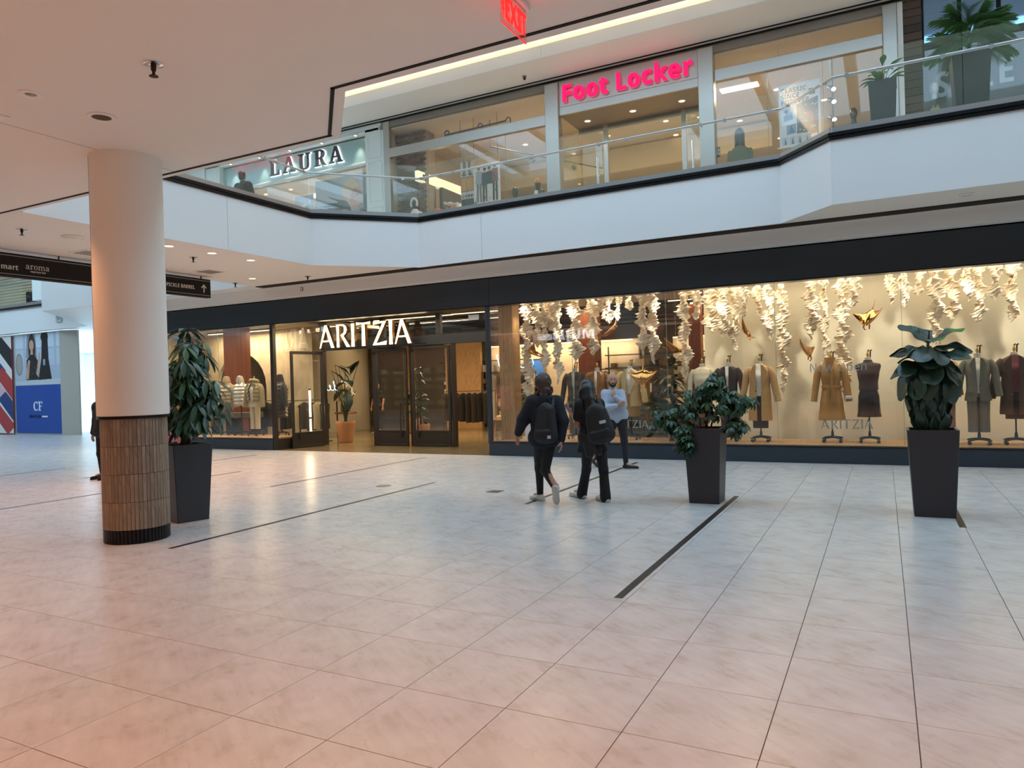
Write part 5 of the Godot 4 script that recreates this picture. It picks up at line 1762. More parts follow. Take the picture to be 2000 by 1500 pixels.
func opposite_shop():
	# the shop behind the camera whose sign and shelves the window glass mirrors
	part_struct("wall_opposite", V(-19.0, 2.1, 7.6), V(26.0, 4.2, 0.2), mat("shop_red", "5a2420", 0.6))
	var t := thing("opposite_sign", "white shop letters facing the store, seen only mirrored in the window glass", "sign", V(-13.0, 3.72, 6.5), PI)
	part_box("fascia", V(1.0, 0.22, -0.08), V(9.0, 0.75, 0.1), mats["shop_red"], t)
	var wm := glow("sign_white", "f4f8ff", 3.2)
	letters(t, "MUJI", 2.0, 0.04, wm, "Droid Sans", 700)
	var g := G.new()
	for k in 4:
		var x := 2.25 + k * 0.3
		if k == 3:
			for q in [[0.0, 0.22], [-0.07, 0.08], [0.07, 0.08]]:
				for e in [[0, 0.05], [0, -0.05], [0.05, 0], [-0.05, 0]]:
					g.box(V(x + q[0] + e[0], q[1] + 0.06 + e[1] * 1.1, 0.02), V(0.12 if e[0] == 0 else 0.018, 0.018 if e[0] == 0 else 0.12, 0.02))
		else:
			for y in [0.05, 0.14, 0.23, 0.32]:
				g.box(V(x, y, 0.02), V(0.24, 0.022, 0.02))
			for e in [-0.08, 0.0, 0.08]:
				g.box(V(x + e, 0.18, 0.02), V(0.02, 0.28, 0.02))
	obj("small_letters", g, wm, t)
	var sh := thing("opposite_shelf", "long lit wall shelf of the shop behind the camera, seen only mirrored", "shelf", V(-19.0, 0, 7.2))
	for k in 6:
		part_box("board", V(0, 0.3 + k * 0.5, 0), V(25.0, 0.03, 0.4), mats["oak"], sh)
	var keys := ["e0d6c2", "c9b68e", "7a5a3a", "d9cdb4", "b59a72", "e8e2d4"]
	for k in 5:
		for i in 24:
			var b := G.new()
			var hh := rf(0.15, 0.4)
			b.box(V(0, hh / 2, 0), V(rf(0.3, 0.8), hh, 0.3), 0.012)
			var key: String = keys[rng.randi() % 6]
			var o := obj("goods_box", b, cloth("garment_" + key, key))
			o.position = V(-31.0 + i * 1.02 + rf(-0.05, 0.05), 0.316 + k * 0.5, 7.2)
			tag(o, "box of goods on the shelf of the shop behind the camera, seen only mirrored", "box", "goods of the shop behind the camera")
	for x in [-27.0, -19.0, -11.0]:
		var l := thing("unseen_linear_lamp", "unseen warm linear lamp, placed to light the shelf behind the camera", "light", V(x, 4.18, 6.2), 0.0, "unseen linear lamps over the opposite shelf")  # unseen; placed to brighten the goods mirrored in the window
		part_box("tube", V(0, 0, 0), V(6.0, 0.04, 0.08), glow("tube_glow", "ffdfae", 1.5), l)
		area(l, V(0, -0.04, 0), V(0, -0.8, 0.6), 6.0, 0.2, 7.0, "fff0d8")
# ---------------------------------------------------------------- dress forms and garments
func drape(parent: Node, called: String, m: Material, rows: Array, puff := 0.0, levels := 22, at := Vector3(), seg := 26) -> MeshInstance3D:
	# rows: [y, rx, rz, half gap at the front, z shift]; open where the gap is above zero
	var y0: float = rows[0][0]
	var y1: float = rows[-1][0]
	var open := false
	for r in rows:
		if r[3] > 0.0:
			open = true
	var rings := []
	for i in levels + 1:
		var y := lerpf(y0, y1, i / float(levels))
		var q := lerp_rows(rows, y)
		var b := 1.0 + puff * (absf(sin((y - y0) * PI / 0.105)) - 0.5)
		var ring := PackedVector3Array()
		for j in (seg + 1 if open else seg):
			var a: float = q[2] + (TAU - 2 * q[2]) * j / seg if open else TAU * j / seg
			var fold := 1.0 + 0.012 * sin(a * 9.0 + y * 4.0) * (1.0 - (y - y0) / (y1 - y0))
			ring.append(at + V(sin(a) * q[0] * b * fold, y, cos(a) * q[1] * b * fold + q[3]))
		rings.append(ring)
	var g := G.new()
	g.loft(rings, not open, not open)
	return obj(called, g, m, parent)

func sleeve(parent: Node, s: float, m: Material, len_ := 0.58, r := 0.068, out := 0.1, puff := 0.0, at := Vector3()) -> MeshInstance3D:
	var pts := []
	var rad := []
	var n := 14
	for i in n + 1:
		var t := i / float(n)
		pts.append(at + V(s * (0.165 + 0.05 * sin(minf(t * 3.0, 1.0) * PI / 2) + out * t * 0.9), 1.455 - 0.02 * t - (len_) * t, 0.01 + 0.05 * t * t))
		rad.append((r - 0.014 * t) * (0.62 if i == 0 else (0.9 if i == 1 else 1.0)) * (1.0 + puff * (absf(sin(t * len_ * PI / 0.1)) - 0.5)))
	var g := G.new()
	g.tube(pts, rad, 14)
	return obj("sleeve", g, m, parent)

func front_patch(parent: Node, called: String, m: Material, poly: Array, rx: float, rz: float, lift: float, th := 0.008, at := Vector3()) -> MeshInstance3D:
	# a thin shaped piece of cloth laid on the front of an elliptic torso
	var g := G.new()
	var p := PackedVector2Array()
	for i in poly.size():
		var a := Vector2(poly[i][0], poly[i][1])
		var b := Vector2(poly[(i + 1) % poly.size()][0], poly[(i + 1) % poly.size()][1])
		p.append(a)
		p.append(a.lerp(b, 0.5))
	g.prism(p, th)
	for i in g.v.size():
		var q := g.v[i]
		var z := rz * sqrt(maxf(0.05, 1.0 - pow(minf(absf(q.x) / rx, 1.0), 2.0)))
		g.v[i] = at + V(q.x, q.y, z + lift + q.z)
	return obj(called, g, m, parent)

func form_stand(t: Node, fancy := true):
	var bk: Material = mats["dull_black"]
	var g := G.new()
	for k in 4:
		var o := Basis(Vector3.UP, PI / 4 + k * PI / 2)
		g.tube([V(0, 0.1, 0), o * V(0.07, 0.1, 0), o * V(0.2, 0.085, 0)], [0.02, 0.02, 0.016], 8)
		g.box(o * V(0.2, 0.08, 0), V(0.06, 0.02, 0.045), 0.004, o)
	obj("base", g, bk, t)
	for k in 4:
		var o := Basis(Vector3.UP, PI / 4 + k * PI / 2)
		var c := G.new()
		c.xf = Transform3D(Basis(Vector3.UP, 0.4 * k) * Basis(Vector3.BACK, PI / 2), o * V(0.205, 0.032, 0))
		c.lathe([[0.001, -0.014], [0.03, -0.014], [0.032, -0.008], [0.032, 0.008], [0.03, 0.014], [0.001, 0.014]], 14)
		obj("caster", c, mat("caster", "3a3836", 0.3, 0.5), t)
	g = G.new()
	g.tube([V(0, 0.09, 0), V(0, 0.2, 0), V(0, 0.22, 0), V(0, 0.95, 0)], [0.03, 0.022, 0.013, 0.013], 10)
	obj("pole", g, bk, t)
	g = G.new()
	g.lathe([[0.075, 1.46], [0.06, 1.49], [0.052, 1.53], [0.052, 1.57], [0.052, 1.57], [0.05, 1.575], [0.001, 1.576]], 20)
	obj("neck", g, mat("neck_grey", "b3aca0", 0.6), t)
	g = G.new()
	g.lathe([[0.014, 1.575], [0.014, 1.6], [0.024, 1.605], [0.026, 1.63], [0.016, 1.65], [0.018, 1.67], [0.001, 1.685]], 14)
	obj("finial", g, mat("brass", "c8a44a", 0.25, 0.9), t)
	if fancy:
		g = G.new()
		for s in [-1.0, 1.0]:
			g.tube([V(0.02 * s + 0.02, 1.57, -0.02), V(0.02 * s + 0.025, 1.7, -0.03), V(0.02 * s + 0.05, 1.71, -0.03)], [0.012, 0.012, 0.016], 8)
		obj("arm_bracket", g, bk, t)

func lapels(t: Node, m: Material, low: float, wide: float, rx := 0.21, rz := 0.15):
	for s in [-1.0, 1.0]:
		front_patch(t, "lapel", m, [[s * 0.035, 1.5], [s * 0.085, 1.47], [s * (0.07 + wide), 1.36], [s * (0.055 + wide), 1.32], [s * 0.02, low]], rx, rz, 0.0, 0.014)

func pants(t: Node, m: Material, top: float, hem: float, w := 0.085, gap := 0.082, belly := 0.165):
	for s in [-1.0, 1.0]:
		var g := G.new()
		var pts := []
		var rad := []
		for i in 11:
			var f := i / 10.0
			pts.append(V(s * lerpf(gap * 0.95, gap, f), lerpf(top - 0.12, hem, f), 0))
			rad.append(lerpf(w + 0.012, w - 0.004, minf(1.0, f * 1.6)))
		g.tube(pts, rad, 16)
		obj("trouser_leg", g, m, t)
	drape(t, "waist", m, [[top - 0.2, belly, 0.115, 0, 0], [top, belly - 0.02, 0.1, 0, 0]], 0.0, 4)

func dress_form(label: String, x: float, z: float, turn: float, y := 0.31, group := "dress forms in the display windows") -> Node3D:
	var t := thing("dress_form", label, "mannequin", V(x, y, z), turn, "" if group == "-" else group)
	form_stand(t)
	return t

func cloth(key: String, hex: String, rough := 0.85) -> StandardMaterial3D:
	return mat(key, hex, rough, 0.0, {"rim_enabled": true, "rim": 0.4, "rim_tint": 0.6})

const COAT := [[0.0, 0.0]]

func displays():
	var camel := cloth("camel", "b98f57")
	var white := cloth("blouse_white", "e9e2d0")
	var t := dress_form("dress form in an ivory sweater and brown leather skirt", -3.27, -14.8, 0.1)
	drape(t, "sweater", cloth("ivory_knit", "d9c9a6"), [[1.0, 0.155, 0.11, 0, 0], [1.08, 0.152, 0.108, 0, 0], [1.25, 0.175, 0.135, 0, 0.01], [1.36, 0.185, 0.12, 0, 0], [1.45, 0.165, 0.09, 0, 0], [1.5, 0.075, 0.065, 0, 0]])
	for s in [-1.0, 1.0]:
		sleeve(t, s, mats["ivory_knit"], 0.62, 0.055, 0.06)
	drape(t, "leather_skirt", mat("brown_leather", "6e4426", 0.3), [[0.5, 0.2, 0.14, 0, 0], [0.85, 0.19, 0.135, 0, 0], [1.01, 0.152, 0.107, 0, 0]])
	t = dress_form("dress form in a dark brown blazer over a white top, behind the bushy planter", -2.76, -14.8, 0.05)
	suit(t, cloth("blazer_brown", "40302c"), white, 0.78, cloth("trouser_dark", "2a2422"), 0.1)
	t = dress_form("dress form in a long open camel coat over a white blouse and black trousers", -2.16, -14.8, 0.0)
	long_coat(t, camel, white, 0.42, 0.2, cloth("trouser_navy", "1c1e28"), 0.27)
	t = dress_form("dress form in a belted camel wrap coat with a high collar", -0.88, -14.85, 0.0)
	belted(t, cloth("camel_deep", "a87a3e"))
	t = dress_form("dress form in a dark brown sleeveless top and a dark satin skirt", -0.25, -14.85, 0.0)
	drape(t, "sleeveless_top", cloth("dark_knit", "43302c"), [[0.98, 0.165, 0.115, 0, 0], [1.1, 0.16, 0.11, 0, 0], [1.28, 0.185, 0.135, 0, 0.01], [1.42, 0.215, 0.11, 0, 0], [1.455, 0.2, 0.085, 0, 0], [1.47, 0.09, 0.07, 0, 0], [1.53, 0.068, 0.062, 0, 0]])
	drape(t, "satin_skirt", mat("satin", "231d22", 0.22), [[0.48, 0.205, 0.15, 0, 0], [0.6, 0.19, 0.14, 0, 0], [0.84, 0.18, 0.13, 0, 0], [0.99, 0.15, 0.106, 0, 0]])
	t = dress_form("dress form in pinkish brown wide trousers, mostly hidden behind the fig leaves", 0.9, -14.85, 0.0)
	drape(t, "top", cloth("tan_top", "b48a5c"), [[0.95, 0.17, 0.12, 0, 0], [1.28, 0.19, 0.135, 0, 0.01], [1.45, 0.16, 0.09, 0, 0], [1.5, 0.075, 0.065, 0, 0]])
	for s in [-1.0, 1.0]:
		sleeve(t, s, mats["tan_top"], 0.58, 0.065, 0.08)
	pants(t, cloth("rose_brown", "8d6a5c"), 1.0, 0.2, 0.11, 0.105)
	t = dress_form("dress form in a grey-green trouser suit, right of the fig planter", 1.44, -14.7, -0.05)
	suit(t, cloth("suit_grey", "6d6a5a"), white, 0.76, mats["suit_grey"], 0.22)
	t = dress_form("dress form in a knee-length brown coat over a plum top", 1.98, -14.8, -0.05)
	long_coat(t, cloth("coat_brown", "4a3428"), cloth("plum_top", "6e3038"), 0.52, 0.2, cloth("skirt_dark", "211a18"), 0.44)
	# forms seen in front of the dark store
	t = dress_form("dress form in a cream teddy coat and beige skirt, right of the man", -4.84, -14.95, 0.05)
	drape(t, "skirt", cloth("beige_skirt", "b08c58"), [[0.5, 0.19, 0.14, 0, 0], [0.85, 0.185, 0.135, 0, 0], [1.02, 0.15, 0.105, 0, 0]])
	long_coat(t, cloth("teddy", "d0b27a", 0.95), white, 0.72, 0.17, null, 0.0)
	t = dress_form("dress form in a tan leather jacket and trousers, left of the man", -5.6, -15.0, 0.1)
	suit(t, mat("tan_leather", "8a5a30", 0.4), white, 0.88, mat("tan_leather_dark", "7a4e2a", 0.42), 0.15)
	t = dress_form("dress form in a dark open jacket and white top, above the girl with long hair", -6.13, -15.0, 0.1)
	suit(t, cloth("jacket_taupe", "4a3f34"), white, 0.8, cloth("trouser_taupe", "3a322a"), 0.12)
	# left display window
	t = dress_form("dress form in a beige cropped puffer jacket and ivory trousers in the left display window", -15.75, -14.75, 0.15)
	pants(t, cloth("ivory_trouser", "cfc3a0"), 1.02, 0.2, 0.075, 0.08)
	puffer(t, cloth("puffer_sand", "a0916a", 0.6), 0.98, true)
	t = dress_form("dress form in a shiny silver-cream hooded puffer in the left display window", -16.45, -14.9, PI)
	puffer(t, mat("puffer_silver", "cfc8b2", 0.22, 0.35), 0.86, false)
	t = dress_form("dress form in a long black hooded puffer, right of the corner post", -14.95, -14.95, 2.6)
	puffer(t, cloth("puffer_black", "2a2628", 0.5), 0.5, false)
	t = dress_form("dress form in a beige hooded puffer, half hidden by the plant before the left window", -17.0, -14.9, PI)
	puffer(t, cloth("puffer_beige", "b09a78", 0.6), 0.82, false)
	t = dress_form("dress form in a pale hooded puffer at the left end of the left window", -18.2, -14.9, PI)
	puffer(t, cloth("puffer_pale", "b8a48a", 0.6), 0.82, false)
	garlands()
	rays()
	store_goods()

func suit(t: Node, m: Material, inner: Material, hem: float, legs: Material, leg_hem: float):
	drape(t, "inner_top", inner, [[hem + 0.1, 0.15, 0.11, 0, 0], [1.28, 0.165, 0.125, 0, 0.01], [1.44, 0.12, 0.08, 0, 0], [1.49, 0.07, 0.062, 0, 0]])
	pants(t, legs, 1.02, leg_hem)
	drape(t, "jacket", m, [[hem, 0.2, 0.15, 0.16, 0], [1.0, 0.172, 0.13, 0.05, 0], [1.12, 0.175, 0.132, 0.1, 0], [1.28, 0.195, 0.15, 0.3, 0.005], [1.42, 0.2, 0.115, 0.42, 0], [1.465, 0.155, 0.085, 0.45, 0], [1.5, 0.08, 0.07, 0.5, 0]])
	for s in [-1.0, 1.0]:
		sleeve(t, s, m, 0.6, 0.066, 0.1)
	lapels(t, m, 1.08, 0.055, 0.205, 0.152)
	for y in [1.02, 0.94]:
		var g := G.new()
		g.ell(V(0.03, y, 0.15), V(0.011, 0.011, 0.006), 10, 6)
		obj("button", g, mats["dull_black"], t)
	for s in [-1.0, 1.0]:
		front_patch(t, "pocket_flap", m, [[s * 0.07, hem + 0.14], [s * 0.16, hem + 0.15], [s * 0.16, hem + 0.11], [s * 0.07, hem + 0.1]], 0.2, 0.148, 0.0, 0.012)

func long_coat(t: Node, m: Material, inner: Material, hem: float, gap: float, legs: Material, leg_hem: float):
	drape(t, "inner_top", inner, [[0.9, 0.155, 0.11, 0, 0], [1.05, 0.15, 0.108, 0, 0], [1.28, 0.17, 0.13, 0, 0.01], [1.44, 0.12, 0.08, 0, 0], [1.53, 0.062, 0.06, 0, 0]])
	if legs:
		drape(t, "trousers", legs, [[leg_hem, 0.145, 0.08, 0, 0], [0.6, 0.15, 0.1, 0, 0], [0.95, 0.152, 0.107, 0, 0]])
	drape(t, "coat", m, [[hem, 0.225, 0.165, gap * 0.9, 0], [0.9, 0.205, 0.15, gap, 0], [1.1, 0.192, 0.142, gap * 1.2, 0], [1.28, 0.205, 0.155, gap * 2.0, 0.005], [1.42, 0.21, 0.12, gap * 2.4, 0], [1.465, 0.165, 0.09, gap * 2.5, 0], [1.51, 0.085, 0.075, 0.5, 0]])
	for s in [-1.0, 1.0]:
		sleeve(t, s, m, 0.64, 0.075, 0.14)
	for s in [-1.0, 1.0]:
		front_patch(t, "lapel", m, [[s * 0.05, 1.52], [s * 0.1, 1.48], [s * 0.165, 1.36], [s * 0.14, 1.33], [s * 0.16, 1.3], [s * (0.02 + gap * 0.15), 1.0]], 0.215, 0.158, 0.002, 0.016)
	for y in [0.86, 1.0]:
		var g := G.new()
		g.ell(V(-0.06, y, 0.152), V(0.013, 0.013, 0.006), 10, 6)
		obj("button", g, mat("horn", "3d2a1c", 0.4), t)
	var g2 := G.new()
	for s in [-1.0]:
		g2.box(V(0.345, 0.86, 0.085), V(0.07, 0.035, 0.01), 0.003)
	obj("sleeve_label", g2, mats["dull_black"], t)

func belted(t: Node, m: Material):
	drape(t, "coat", m, [[0.42, 0.235, 0.175, 0, 0], [0.7, 0.205, 0.15, 0, 0], [0.95, 0.172, 0.125, 0, 0], [1.05, 0.15, 0.11, 0, 0], [1.28, 0.185, 0.145, 0, 0.005], [1.42, 0.19, 0.115, 0, 0], [1.47, 0.14, 0.085, 0, 0], [1.5, 0.085, 0.075, 0, 0.0], [1.6, 0.088, 0.08, 0, 0.0]])
	for s in [-1.0, 1.0]:
		sleeve(t, s, m, 0.66, 0.07, 0.1)
	drape(t, "belt", m, [[1.01, 0.166, 0.125, 0, 0], [1.02, 0.17, 0.13, 0, 0], [1.07, 0.17, 0.13, 0, 0], [1.08, 0.164, 0.122, 0, 0]], 0.0, 6)
	for q in [[-0.03, 0.2], [0.035, 0.32]]:
		front_patch(t, "belt_tail", m, [[q[0] - 0.02, 1.04], [q[0] + 0.02, 1.05], [q[0] * 2.2 + 0.03, 1.05 - q[1]], [q[0] * 2.2 - 0.02, 1.04 - q[1]]], 0.2, 0.14, 0.012, 0.01)
	front_patch(t, "belt_knot", m, [[-0.045, 1.07], [0.03, 1.09], [0.05, 1.03], [-0.03, 1.0]], 0.2, 0.135, 0.004, 0.024)
	front_patch(t, "overlap", m, [[-0.02, 1.55], [0.06, 1.58], [0.045, 1.2], [0.03, 0.45], [-0.0, 0.45], [0.0, 1.1]], 0.235, 0.165, -0.012, 0.012)
	front_patch(t, "lapel", m, [[-0.06, 1.58], [0.0, 1.5], [0.03, 1.3], [-0.09, 1.42]], 0.2, 0.125, 0.012, 0.014)
	var c := G.new()
	c.box(V(0.3, 0.845, 0.075), V(0.12, 0.06, 0.11), 0.01)
	obj("cuff_band", c, mat("cuff_white", "d8d2c4", 0.7), t)

func puffer(t: Node, m: Material, hem: float, open: bool):
	var gp := 0.35 if open else 0.0
	drape(t, "puffer_body", m, [[hem, 0.2, 0.165, gp * 0.6, 0], [1.0 if hem < 0.95 else 1.05, 0.205, 0.17, gp, 0], [1.28, 0.225, 0.18, gp, 0.005], [1.4, 0.215, 0.145, gp, 0], [1.47, 0.15, 0.11, gp, 0], [1.53, 0.1, 0.09, gp, 0]], 0.16, 40)
	for s in [-1.0, 1.0]:
		sleeve(t, s, m, 0.62, 0.085, 0.1, 0.16)
	var g := G.new()
	if open:
		for k in 11:
			var a := 0.5 + (TAU - 1.0) * k / 10
			g.ell(V(sin(a) * 0.1, 1.54 + 0.03 * cos(a), cos(a) * 0.09), V(0.05, 0.06, 0.05), 8, 6)
		drape(t, "inner_top", mats["blouse_white"], [[0.98, 0.15, 0.11, 0, 0], [1.3, 0.165, 0.125, 0, 0.01], [1.46, 0.1, 0.08, 0, 0], [1.52, 0.062, 0.06, 0, 0]])
		for s in [-1.0, 1.0]:
			front_patch(t, "collar_flap", m, [[s * 0.06, 1.5], [s * 0.15, 1.46], [s * 0.13, 1.36], [s * 0.06, 1.4]], 0.22, 0.18, 0.0, 0.03)
	else:
		for k in 6:
			g.ell(V(0, 1.5 + k * 0.035, -0.02), V(0.125 - 0.012 * absf(k - 2), 0.045, 0.12 - 0.01 * absf(k - 2)), 16, 6)
	obj("hood", g, m, t)

func garlands():
	var paper := mat("paper", "efe0c2", 0.8, 0.0, {"backlight_enabled": true, "backlight": Color(0.45, 0.36, 0.22)})
	var list := [[-7.15, 1.06, 0.13], [-6.93, 2.37, 0.11], [-6.62, 2.76, 0.15], [-6.41, 1.53, 0.1], [-6.72, 1.76, 0.1], [-6.0, 2.02, 0.16], [-5.63, 2.16, 0.15], [-5.37, 3.04, 0.07], [-5.21, 2.78, 0.1], [-5.01, 2.84, 0.07], [-4.78, 3.07, 0.07], [-4.46, 2.08, 0.11], [-4.24, 1.89, 0.11], [-3.6, 1.55, 0.12], [-3.36, 2.78, 0.1]]
	var list2 := [[-3.13, 2.51, 0.15], [-2.86, 2.38, 0.12], [-2.67, 2.11, 0.1], [-2.45, 2.75, 0.09], [-2.2, 2.8, 0.1], [-1.98, 2.3, 0.1], [-1.75, 1.23, 0.11], [-1.2, 2.26, 0.13], [-0.98, 1.12, 0.07], [-1.0, 3.24, 0.08], [-0.67, 1.02, 0.12], [-0.46, 2.82, 0.1], [0.16, 2.83, 0.1], [0.38, 2.77, 0.08], [0.62, 2.94, 0.08], [0.86, 1.99, 0.12], [1.13, 2.5, 0.12], [1.36, 2.82, 0.09], [1.53, 2.38, 0.1], [1.76, 2.78, 0.09], [2.02, 2.4, 0.1]]
	var zs := [-14.7, -14.78, -14.88, -14.72]
	for k in list.size() + list2.size():
		var q: Array = list[k] if k < list.size() else list2[k - list.size()]
		var z: float = zs[k % 4] if k < list.size() else [-15.0, -15.15, -14.95, -15.2][k % 4]
		var long := "long" if q[1] < 2.0 else ("short" if q[1] > 2.7 else "mid-length")
		var where := ""
		if k < list.size():
			where = "%s cream paper garland before the dark store, %s from the window's left end" % [long, ORD[k]]
		else:
			where = "%s cream paper garland before the cream wall, %s from the wall's left edge" % [long, ORD[k - list.size()]]
		var t := thing("paper_garland", where, "garland", V(q[0], 3.53, z), 0.0, "paper garlands in the big display window")
		var g := G.new()
		var n := int((3.53 - q[1]) / 0.035)
		var rings := []
		var ph := rf(0, 6)
		for i in n + 1:
			var f := i / float(n)
			var env := minf(1.0, minf(f * 8.0 + 0.3, (1.0 - f) * 5.0 + 0.15))
			var c := V(0.025 * sin(i * 0.33 + ph), -i * 0.035, 0.025 * cos(i * 0.27 + ph))
			var ring := PackedVector3Array()
			var m := 9
			for j in m:
				var a := TAU * j / m + i * 0.22
				var r: float = 1.35 * q[2] * env * (0.55 + 0.45 * sin(a * 2.0 + i * 0.5 + ph)) * rf(0.55, 1.3)
				ring.append(c + V(cos(a) * r, rf(-0.02, 0.02), sin(a) * r * 0.8))
			rings.append(ring)
		for i in n:
			for j in 9:
				if rng.randf() < 0.05:
					continue
				var a: Vector3 = rings[i][j]
				var b: Vector3 = rings[i][(j + 1) % 9]
				var c: Vector3 = rings[i + 1][(j + 1) % 9]
				var d: Vector3 = rings[i + 1][j]
				var o := (a + c) * 0.5 - V(0, (a.y + c.y) * 0.5, 0)
				for tr in [[a, b, c], [a, c, d]]:
					var nn: Vector3 = (tr[1] - tr[0]).cross(tr[2] - tr[0])
					if nn.length_squared() > 1e-12:
						g.face(tr, nn if nn.dot(o) > 0 else -nn)
		obj("paper_ruffle", g, paper, t)
		var w := G.new()
		w.tube([V(0, 0.04, 0), V(0, -(3.53 - q[1]) * 0.9, 0)], 0.003, 5)
		obj("string", w, mat("string", "cbb893", 0.8), t)

const ORD := ["first", "second", "third", "fourth", "fifth", "sixth", "seventh", "eighth", "ninth", "tenth", "eleventh", "twelfth", "thirteenth", "fourteenth", "fifteenth", "sixteenth", "seventeenth", "eighteenth", "nineteenth", "twentieth", "last"]

func rays():
	var cu := mat("bronze_mirror", "c08848", 0.1, 1.0)
	var g := G.new()
	var rings := []
	for i in 21:
		var u := -1.0 + 0.1 * i
		var w := absf(u)
		var lift := 0.1 * u * u
		var zf := 0.16 - 0.26 * pow(w, 1.3) if w > 0.18 else 0.13 + 0.03 * cos(u * 30.0)
		var zb := -0.2 + 0.02 * w - 0.08 * w * w if w > 0.05 else -0.22
		zb = lerpf(-0.22, -0.12, minf(w * 2.2, 1.0)) - 0.02 * w
		if w > 0.96:
			zb = zf - 0.006
		elif w > 0.6:
			zb = lerpf(zb, zf - 0.05, (w - 0.6) / 0.4)
		var th := 0.045 * (1.0 - pow(w, 0.8)) + 0.004
		var ring := PackedVector3Array()
		for j in 12:
			var a := TAU * j / 12
			ring.append(V(u * 0.3, lift + sin(a) * th, (zf + zb) / 2 + cos(a) * (zf - zb) / 2))
		rings.append(ring)
	g.loft(rings)
	var body := g.mesh()
	g = G.new()
	g.tube([V(0, 0, -0.2), V(0.01, 0.01, -0.32), V(0.0, 0.04, -0.48)], [0.012, 0.007, 0.003], 8)
	var tail := g.mesh()
	g = G.new()
	g.tube([V(0.05, 0, 0.12), V(0.06, -0.015, 0.17), V(0.045, -0.05, 0.2), V(0.02, -0.06, 0.19)], [0.016, 0.014, 0.01, 0.004], 8)
	var horn := g.mesh()
	g = G.new()
	g.tube([V(-0.05, 0, 0.12), V(-0.06, -0.015, 0.17), V(-0.045, -0.05, 0.2), V(-0.02, -0.06, 0.19)], [0.016, 0.014, 0.01, 0.004], 8)
	var horn2 := g.mesh()
	for q in [[-2.32, 2.45, -14.45, 0.6, 0.5, -0.9, "above the brown blazer and camel coat"], [-1.27, 2.05, -14.45, 0.9, 0.9, -0.4, "bright flash-lit one left of the belted camel coat"], [-0.21, 2.57, -14.45, -0.5, 0.95, 0.15, "above the sleeveless brown top"], [-5.05, 2.66, -14.45, 0.6, -0.3, 0.75, "hanging before the dark store, above the man"], [-6.88, 2.26, -14.45, -0.5, -0.25, -0.6, "behind the garlands left of the walking girls"], [-4.41, 1.62, -14.45, 0.2, 1.1, 0.0, "low, right of the cream teddy coat"], [-3.7, 2.18, -14.45, 0.9, 0.1, -0.5, "before the right end of the dark store"]]:
		var t := thing("manta_ray", "shiny bronze hanging manta ray ornament, " + q[6], "ornament", V(q[0], q[1], q[2]), 0.0, "bronze rays in the display window")
		var h := Node3D.new()
		t.basis = Basis(Vector3.UP, q[3]) * Basis(Vector3.RIGHT, q[4]) * Basis(Vector3.BACK, q[5])
		h.free()
		put("body", body, cu, t)
		put("tail", tail, cu, t)
		put("head_fin", horn, cu, t)
		put("head_fin", horn2, cu, t)
		var up: Vector3 = t.basis.inverse() * Vector3.UP
		var w := G.new()
		w.tube([Vector3.ZERO, up * (3.56 - q[1])], 0.0015, 5)
		obj("hanging_wire", w, mats["chrome"], t)

func garment(label: String, at: Vector3, turn: float, hex: String, len_: float, group: String, wide := 0.21):
	var t := thing("hanging_garment", label, "garment", at, turn, group)
	var g := G.new()
	var rings := []
	for q in [[-len_, wide * 0.95, 0.05], [-len_ * 0.5, wide * 0.85, 0.045], [-0.2, wide * 0.98, 0.04], [-0.1, wide, 0.03], [-0.07, wide * 0.75, 0.028], [-0.03, wide * 0.3, 0.024], [-0.02, 0.05, 0.02]]:
		var r := PackedVector3Array()
		for j in 16:
			var a := TAU * j / 16
			r.append(V(cos(a) * q[1] * (1.0 + 0.05 * sin(a * 5.0)), q[0], sin(a) * q[2] * (1.0 + 0.2 * sin(a * 7.0))))
		rings.append(r)
	g.loft(rings)
	obj("cloth", g, cloth("garment_" + hex, hex), t)
	var h := G.new()
	h.tube([V(0, -0.03, 0), V(0, 0.02, 0), V(0.015, 0.035, 0), V(0.0, 0.045, 0)], 0.004, 6)
	obj("hook", h, mats["chrome"], t)

func rack(label: String, at: Vector3, turn: float, w: float, h: float, cols: Array, what: String, len_ := 0.85):
	var t := thing("clothes_rack", label, "rack", at, turn)
	var g := G.new()
	g.tube([V(-w / 2, 0, 0), V(-w / 2, h, 0)], 0.014, 8)
	g.tube([V(w / 2, 0, 0), V(w / 2, h, 0)], 0.014, 8)
	for s in [-1.0, 1.0]:
		g.tube([V(s * w / 2, 0.012, -0.28), V(s * w / 2, 0.012, 0.28)], 0.012, 8)
	obj("frame", g, mats["bronze_frame"], t)
	g = G.new()
	g.tube([V(-w / 2, h, 0), V(w / 2, h, 0)], 0.013, 8)
	obj("rail", g, mats["bronze_frame"], t)
	var o := Basis(Vector3.UP, turn)
	for k in cols.size():
		var x := -w / 2 + 0.1 + (w - 0.2) * k / maxf(cols.size() - 1.0, 1.0)
		garment("%s, %s from the left on its rack" % [what, ORD[k]], at + o * V(x, h - 0.04, 0), turn + PI / 2 - 0.35, cols[k], len_ * rf(0.9, 1.05), what + " on a rack")

func pot_plant_pot(t: Node, r: float, h: float):
	var g := G.new()
	g.lathe([[0.001, 0.0], [r * 0.68, 0.0], [r * 0.72, 0.02], [r * 0.95, h * 0.75], [r, h * 0.82], [r * 0.98, h * 0.84], [r * 1.02, h * 0.87], [r * 1.02, h], [r * 0.94, h], [r * 0.9, h * 0.92]], 28)
	obj("pot", g, mat("terracotta", "a5744e", 0.85), t)
	g = G.new()
	g.lathe([[0.9 * r, h * 0.92], [0.001, h * 0.94]], 20)
	obj("soil", g, mats["soil"], t)

